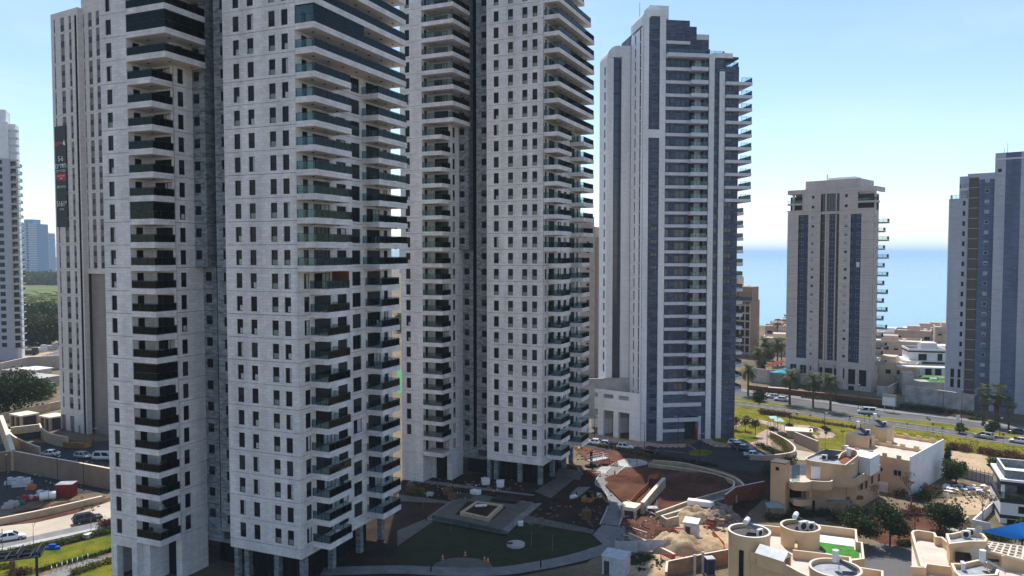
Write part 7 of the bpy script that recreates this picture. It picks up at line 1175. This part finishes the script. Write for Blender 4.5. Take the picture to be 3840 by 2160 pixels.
def skip(label,a,fn,mat,ang,s=1):
    q=P(*fn(*a)); t=thing('rubbish_skip',label,'skip',(q.x,q.y,.03),R(ang)); part('tub',t,mat,lambda b:b.wall([(-2.6*s,-1*s),(2.6*s,-1*s),(2.6*s,1*s),(-2.6*s,1*s)],.1,.1,1.3*s,0,0,True)); part('rib',t,mat,lambda b:[b.box(x*s-.06,x*s+.06,-1.12*s,-1.05*s,.1,1.3*s) for x in (-2.2,-1.1,0,1.1,2.2)]); part('load',t,M['debris'],lambda b:b.box(-2.5*s,2.5*s,-.9*s,.9*s,.1,.95*s))
skip('ochre rubbish skip full of rubble behind the parked cars',(1165,800),l4,plain('ochre_skip_paint',(.30,.17,.03),.6,var=.25,scale=1.5),-12,1.1); skip('teal rubbish skip in the shaded yard at the lower left',(250,370),l5,plain('teal_skip_paint',(.03,.20,.16),.6,var=.2),15,.5)
q=P(*l5(1005,250)); t=thing('red_container','red site container with a grey roof in the shaded yard','container',(q.x,q.y,.03),R(6)); part('body',t,plain('red_container_paint',(.24,.016,.012),.6,var=.2,scale=1.2),lambda b:[b.box(-1.5,1.5,-1.1,1.1,0,2.5)]+[b.box(-1.45+.3*i,-1.32+.3*i,-1.15,-1.1,.1,2.4) for i in range(10)]); part('roof',t,M['roofgr'],lambda b:b.box(-1.55,1.55,-1.15,1.15,2.5,2.62))
q=P(*l5(725,310)); t=thing('fuel_tank','white cylindrical tank lying beside the red container','tank',(q.x,q.y,.03),R(25)); part('shell',t,M['white'],lambda b:b.tube((-1.3,0,.9),(1.3,0,.9),.72,n=18)); part('cradle',t,M['metal'],lambda b:b.box(-1,-.8,-.6,.6,0,.5).box(.8,1,-.6,.6,0,.5)); part('cap',t,M['frame'],lambda b:b.tube((-1.32,0,.9),(-1.36,0,.9),.3,n=12))
for i,(x,y,m_,s,lb) in enumerate(((190,400,'conc',1.0,'white block stack in front of the teal skip'),(120,425,'conc',.9,'grey block stack at the lower left yard'),(390,300,'redb',.8,'magenta plastic pile beside the teal skip'),(480,290,'corr',.7,'white bag pile behind the tank'),(540,295,'redb',.6,'red plastic pile near the white tank'),(640,270,'corr',1.3,'pale blue wrapped pallet behind the white tank'),(340,90,'corr',1.6,'long flat trailer bed in the shaded yard'),(180,60,'corr',1.2,'wrapped blue pallet at the back of the shaded yard'),(470,140,'orange',.9,'orange pile beside the trailer bed'))): q=P(*l5(x,y)); obj('material_pile',MB().rbox((0,0,0),s*2,s*1.2,s*.5,R(15)).rbox((.1*s,.1*s,s*.5),s*1.5,s,s*.35,R(32)).rbox((-.3*s,0,s*.85),s*.7,s*.6,s*.25,R(-10)).mesh('material_pile',M[m_]),loc=(q.x,q.y,.03),label=lb,cat='pile')
wallthing('low_wall','low beige wall between the yard and the dusty street',[(-100,620),(0,590),(560,480),(1000,380),(1540,255)],l5,.5,-.2,1.2,M['beigew'],1.0,mats=[M['beigew'],M['coping']])
q=P(*l5(560,1449)); t=thing('pergola','dark steel pergola with glass roof over the small lawn','pergola',(q.x,q.y,0),R(20)); part('post',t,M['frame'],lambda b:b.box(-.15,.15,-.15,.15,0,3.2)); part('post',t,M['woodd'],lambda b:b.box(-3.3,-2.7,-.3,.3,0,2.6)); part('roof_glass',t,M['glassL'],lambda b:b.box(-5,.8,-1.6,1.8,3.18,3.21)); part('beam',t,M['frame'],lambda b:[b.box(-5,.8,y-.07,y+.07,3.22,3.36) for y in (-1.6,.1,1.8)]+[b.box(x-.07,x+.07,-1.6,1.8,3.36,3.5) for x in (-5,-3.5,-2,-.5,.8)]); part('upper_beam',t,M['frame'],lambda b:b.box(-2.2,-2,-1.6,1.8,3.5,4.1).box(.2,.4,-1.6,1.8,3.5,4.1))
for i in range(8): a=P(*l5(780+78*i,1400-27*i)); t=thing('bike_rack','steel hoop bike rack in the row along the garden path','bike rack',(a.x,a.y,.08),R(-55),'bike racks along the path'); obj('hoop',cached('hoop',lambda:MB().tube((-.4,0,0),(-.4,0,.7),.035).tube((.4,0,0),(.4,0,.7),.035).tube((-.4,0,.7),(0,0,.95),.035).tube((0,0,.95),(.4,0,.7),.035).mesh('hoop',M['metal'])),t)
q=P(*l5(795,1045)); obj('paddling_boat',MB().prism([(-.9,-.4),(.9,-.4),(1.2,0),(.9,.4),(-.9,.4),(-1.2,0)],0,.4).prism([(-.5,-.25),(.5,-.25),(.5,.25),(-.5,.25)],.4,.75).mesh('paddling_boat',plain('blue_toy_plastic',(.01,.07,.42),.4)),loc=(q.x,q.y,.06),label='blue plastic toy boat on the small lawn',cat='toy'); q=P(*l5(1315,870)); sack('white sack on the hedge by the small lawn',(1315,880),l5,.5)
for i,(x,y,h) in enumerate(((505,985,4),(1375,770,4),(1255,1330,3),(735,330,3),(40,1090,4))): sapling(['bare sapling on the pavement, left of the black car','bare sapling in front of the black car','bare sapling beside the garden path','bare sapling below the white tank','bare sapling at the left edge of the pavement'][i],P(*l5(x,y)),h,320+i,0)
# sheds and wall at far left
wallthing('boundary_wall','brownish boundary wall before the far construction yard',[(0,1400),(300,1330),(400,1310),(830,1290)],l3,.6,-.2,5.5,M['beigew'],3,mats=[M['tanw'],M['coping']])
for i,(x,y,w,d,h,mi,lb) in enumerate(((270,1540,9,6,4,1,'yellowish hut with a white roof beside the cream tower'),(150,1620,14,8,3.2,3,'long low shed with a pale roof at the left'),(40,1520,12,8,3,3,'low shed with a tiled roof at the left edge'),(235,1690,9,6,2.4,2,'white roofed lean-to near the dark trees'))): q=P(*l3(x,y)); t=thing('site_hut',lb,'hut',(q.x,q.y,0),R(-25),'huts at the far left'); part('wall',t,HM[mi],lambda b:b.box(0,w,0,d,-.5,h)); part('roof',t,M['white'] if i in(0,3) else M['conc'],lambda b:b.box(-.5,w+.5,-.5,d+.5,h,h+.3)); obj('window',simplewin(1.4,1.2,'frame','pane'),t,(w*.3,-.03,h*.4))
for i in range(14): q=P(*l3(500+20*i,1262-7*i)); obj('steel_stack',MB().box(0,16,0,.9,0,.8).box(.3,15.5,.1,.8,.8,1.2).mesh('steel_stack',M['white'] if i%2 else M['metal']),loc=(q.x,q.y+i*.4,.06),rz=R(-12),label='stack of white formwork panels in the far construction yard',cat='stack',group='formwork stacks in the far yard') if i%2==0 else None
for i,(x,y,m_,lb) in enumerate(((420,1200,'frame','dark machine in the far construction yard'),(540,1160,'corr','white vehicle body in the far construction yard'),(690,1130,'conc','grey container block in the far construction yard'))): q=P(*l3(x,y)); obj('yard_machine',MB().box(-3,3,-1.2,1.2,.4,2.2).box(1,2.8,-1,1,2.2,3.4).cyl(-2,-1.2,0,.9,.6,n=10).cyl(2,-1.2,0,.9,.6,n=10).mesh('yard_machine',M[m_]),loc=q,label=lb,cat='machine')
rs=random.Random(404)
def scatter(name,label,polys,n,size,mat,seed,h=.05):
    r=random.Random(seed); bl=[]
    for fn,x0,x1,y0,y1,k in polys:
        for _ in range(k): q=P(*fn(r.uniform(x0,x1),r.uniform(y0,y1))); bl.append((q.x,q.y,.1,.35,.35,h))
    obj(name,leaves(bl,n,size,seed,mat,.1,name),label=label,cat='debris',kind='stuff')
scatter('soil_clods','loose soil clods and stones over the dug garden ground',[(cy,100,1500,190,330,60),(cy,1500,2500,450,760,70),(r5,560,1000,820,1080,60),(r5,450,800,430,700,60),(r5,900,1600,430,640,80),(r5,150,520,220,330,40),(l5,200,1500,250,470,50)],3200,.2,M['debris'],1,.12)
scatter('site_litter','scraps of timber, plastic and paper littered over the building site',[(r5,600,980,860,1200,60),(r5,950,1600,850,1240,60),(cy,100,1200,200,380,30),(r5,150,500,240,470,30),(l4,100,1600,900,1400,60),(r6,1880,2350,600,760,40)],700,.2,M['coping'],2)
scatter('pale_litter','white plastic scraps blown about the building site',[(r5,600,1600,860,1240,40),(cy,300,1300,250,420,20),(l4,100,1600,950,1400,30)],220,.22,M['white'],3)
scatter('weeds','tufts of weeds along the walls and on the bare plots',[(r6,1880,2340,640,840,40),(r5,700,1000,1240,1400,40),(r6,900,1700,840,900,40),(r6,1100,2100,600,760,60),(r5,1560,1800,650,800,40),(l3,0,800,1330,1420,40)],3600,.16,M['leafd'],4,.25)
# ---------------------------------------------------------------- life on the balconies
def on_tower(T,x,y,z): return T.matrix_world@Vector((x,y,z))
bpy.context.view_layer.update()
cm=MB(); cm.box(-.25,.25,-.25,.25,.42,.47); cm.box(-.25,.25,.22,.26,.47,.9); [cm.box(x-.02,x+.02,y-.02,y+.02,0,.42) for x in (-.22,.22) for y in (-.22,.22)]
tb=MB(); tb.cyl(0,0,.68,.72,.5,n=16); tb.cyl(0,0,0,.68,.05,n=8); tb.cyl(0,0,0,.04,.3,n=12)
fl=lambda j:6.63+3.15*j; rb=random.Random(91); spots=[]
for j in range(0,26):
    for sd in (0,1,2):
        if rb.random()<.5: spots.append((j,sd))
cl={0:M['white'],1:M['frame'],2:M['woodd']}
for k,(j,sd) in enumerate(spots):
    kind=rb.choice(('chair','table','plant','rack')); x,y=((rb.uniform(-22.8,-20),rb.uniform(-5,-3.6)) if sd==0 else (rb.uniform(.8,2.4),rb.uniform(3.2,6.9)) if sd==1 else (rb.uniform(.8,2.4),rb.uniform(16.5,20))); q=on_tower(TA,x,y,fl(j)); ps=['corner loggia of the left wing','middle balcony stack','rear balcony stack'][sd]; fln='level %d above the base'%(j+1)
    if kind=='chair': t=thing('balcony_chair','chair on the nearest tower, %s, balcony %d up'%(ps,j+1),'chair',q,rb.uniform(0,6),'balcony furniture'); ci=rb.choice((0,0,1)); obj('chair_body',cached(('bc',ci),lambda:cm.mesh('chair_body',cl[ci])),t)
    elif kind=='table': t=thing('balcony_table','round table on the nearest tower, %s, balcony %d up'%(ps,j+1),'table',q,0,'balcony furniture'); ci=rb.choice((0,1,2)); obj('table_body',cached(('bt',ci),lambda:tb.mesh('table_body',cl[ci])),t)
    elif kind=='plant': t=thing('balcony_plant','potted plant, nearest tower, %s, balcony %d up'%(ps,j+1),'plant',q,0,'balcony plants'); obj('pot',cached('pot',lambda:MB().cyl(0,0,0,.4,.18,.24,12).mesh('pot',M['rust'])),t); obj('foliage',cached('potf',lambda:leaves([(0,0,.8,.35,.35,.45)],160,.12,5,M['leaf'],.2,'foliage')),t)
    else: t=thing('laundry_rack','laundry rack, nearest tower, %s, balcony %d up'%(ps,j+1),'laundry rack',q,rb.uniform(0,3),'balcony furniture'); obj('frame',cached('lr',lambda:MB().box(-.6,.6,-.02,.02,.9,.93).box(-.6,.6,.3,.34,.9,.93).box(-.6,-.57,-.02,.34,0,.93).box(.57,.6,-.02,.34,0,.93).mesh('frame',M['metal'])),t); obj('towel',cached('lt',lambda:MB().box(-.4,.2,-.04,-.025,.35,.93).mesh('towel',M['white'])),t)
q=on_tower(TA,1.6,8.0,fl(11)); 
obj('timber_screen',MB().box(-1.4,1.4,-.05,.05,0,2.3).mesh('timber_screen',plain('orange_timber',(.16,.055,.015),.6,var=.2,scale=4)),loc=on_tower(TA,1.5,7.4,fl(11)),rz=R(-23.1),label='orange timber screen closing one balcony of the nearest tower',cat='screen')
# ---------------------------------------------------------------- air
m=bpy.data.materials.new('haze'); m.use_nodes=True; n=m.node_tree.nodes; n.clear(); v=n.new('ShaderNodeVolumePrincipled'); v.inputs['Color'].default_value=(.72,.87,1.0,1); v.inputs['Density'].default_value=.00012; v.inputs['Anisotropy'].default_value=-.2; o=n.new('ShaderNodeOutputMaterial'); m.node_tree.links.new(v.outputs[0],o.inputs['Volume'])
obj('haze',MB().box(-9500,31000,-400,33000,-42,140).mesh('haze',m),kind='stuff',label='pale sea haze filling the air over the whole district',cat='haze')
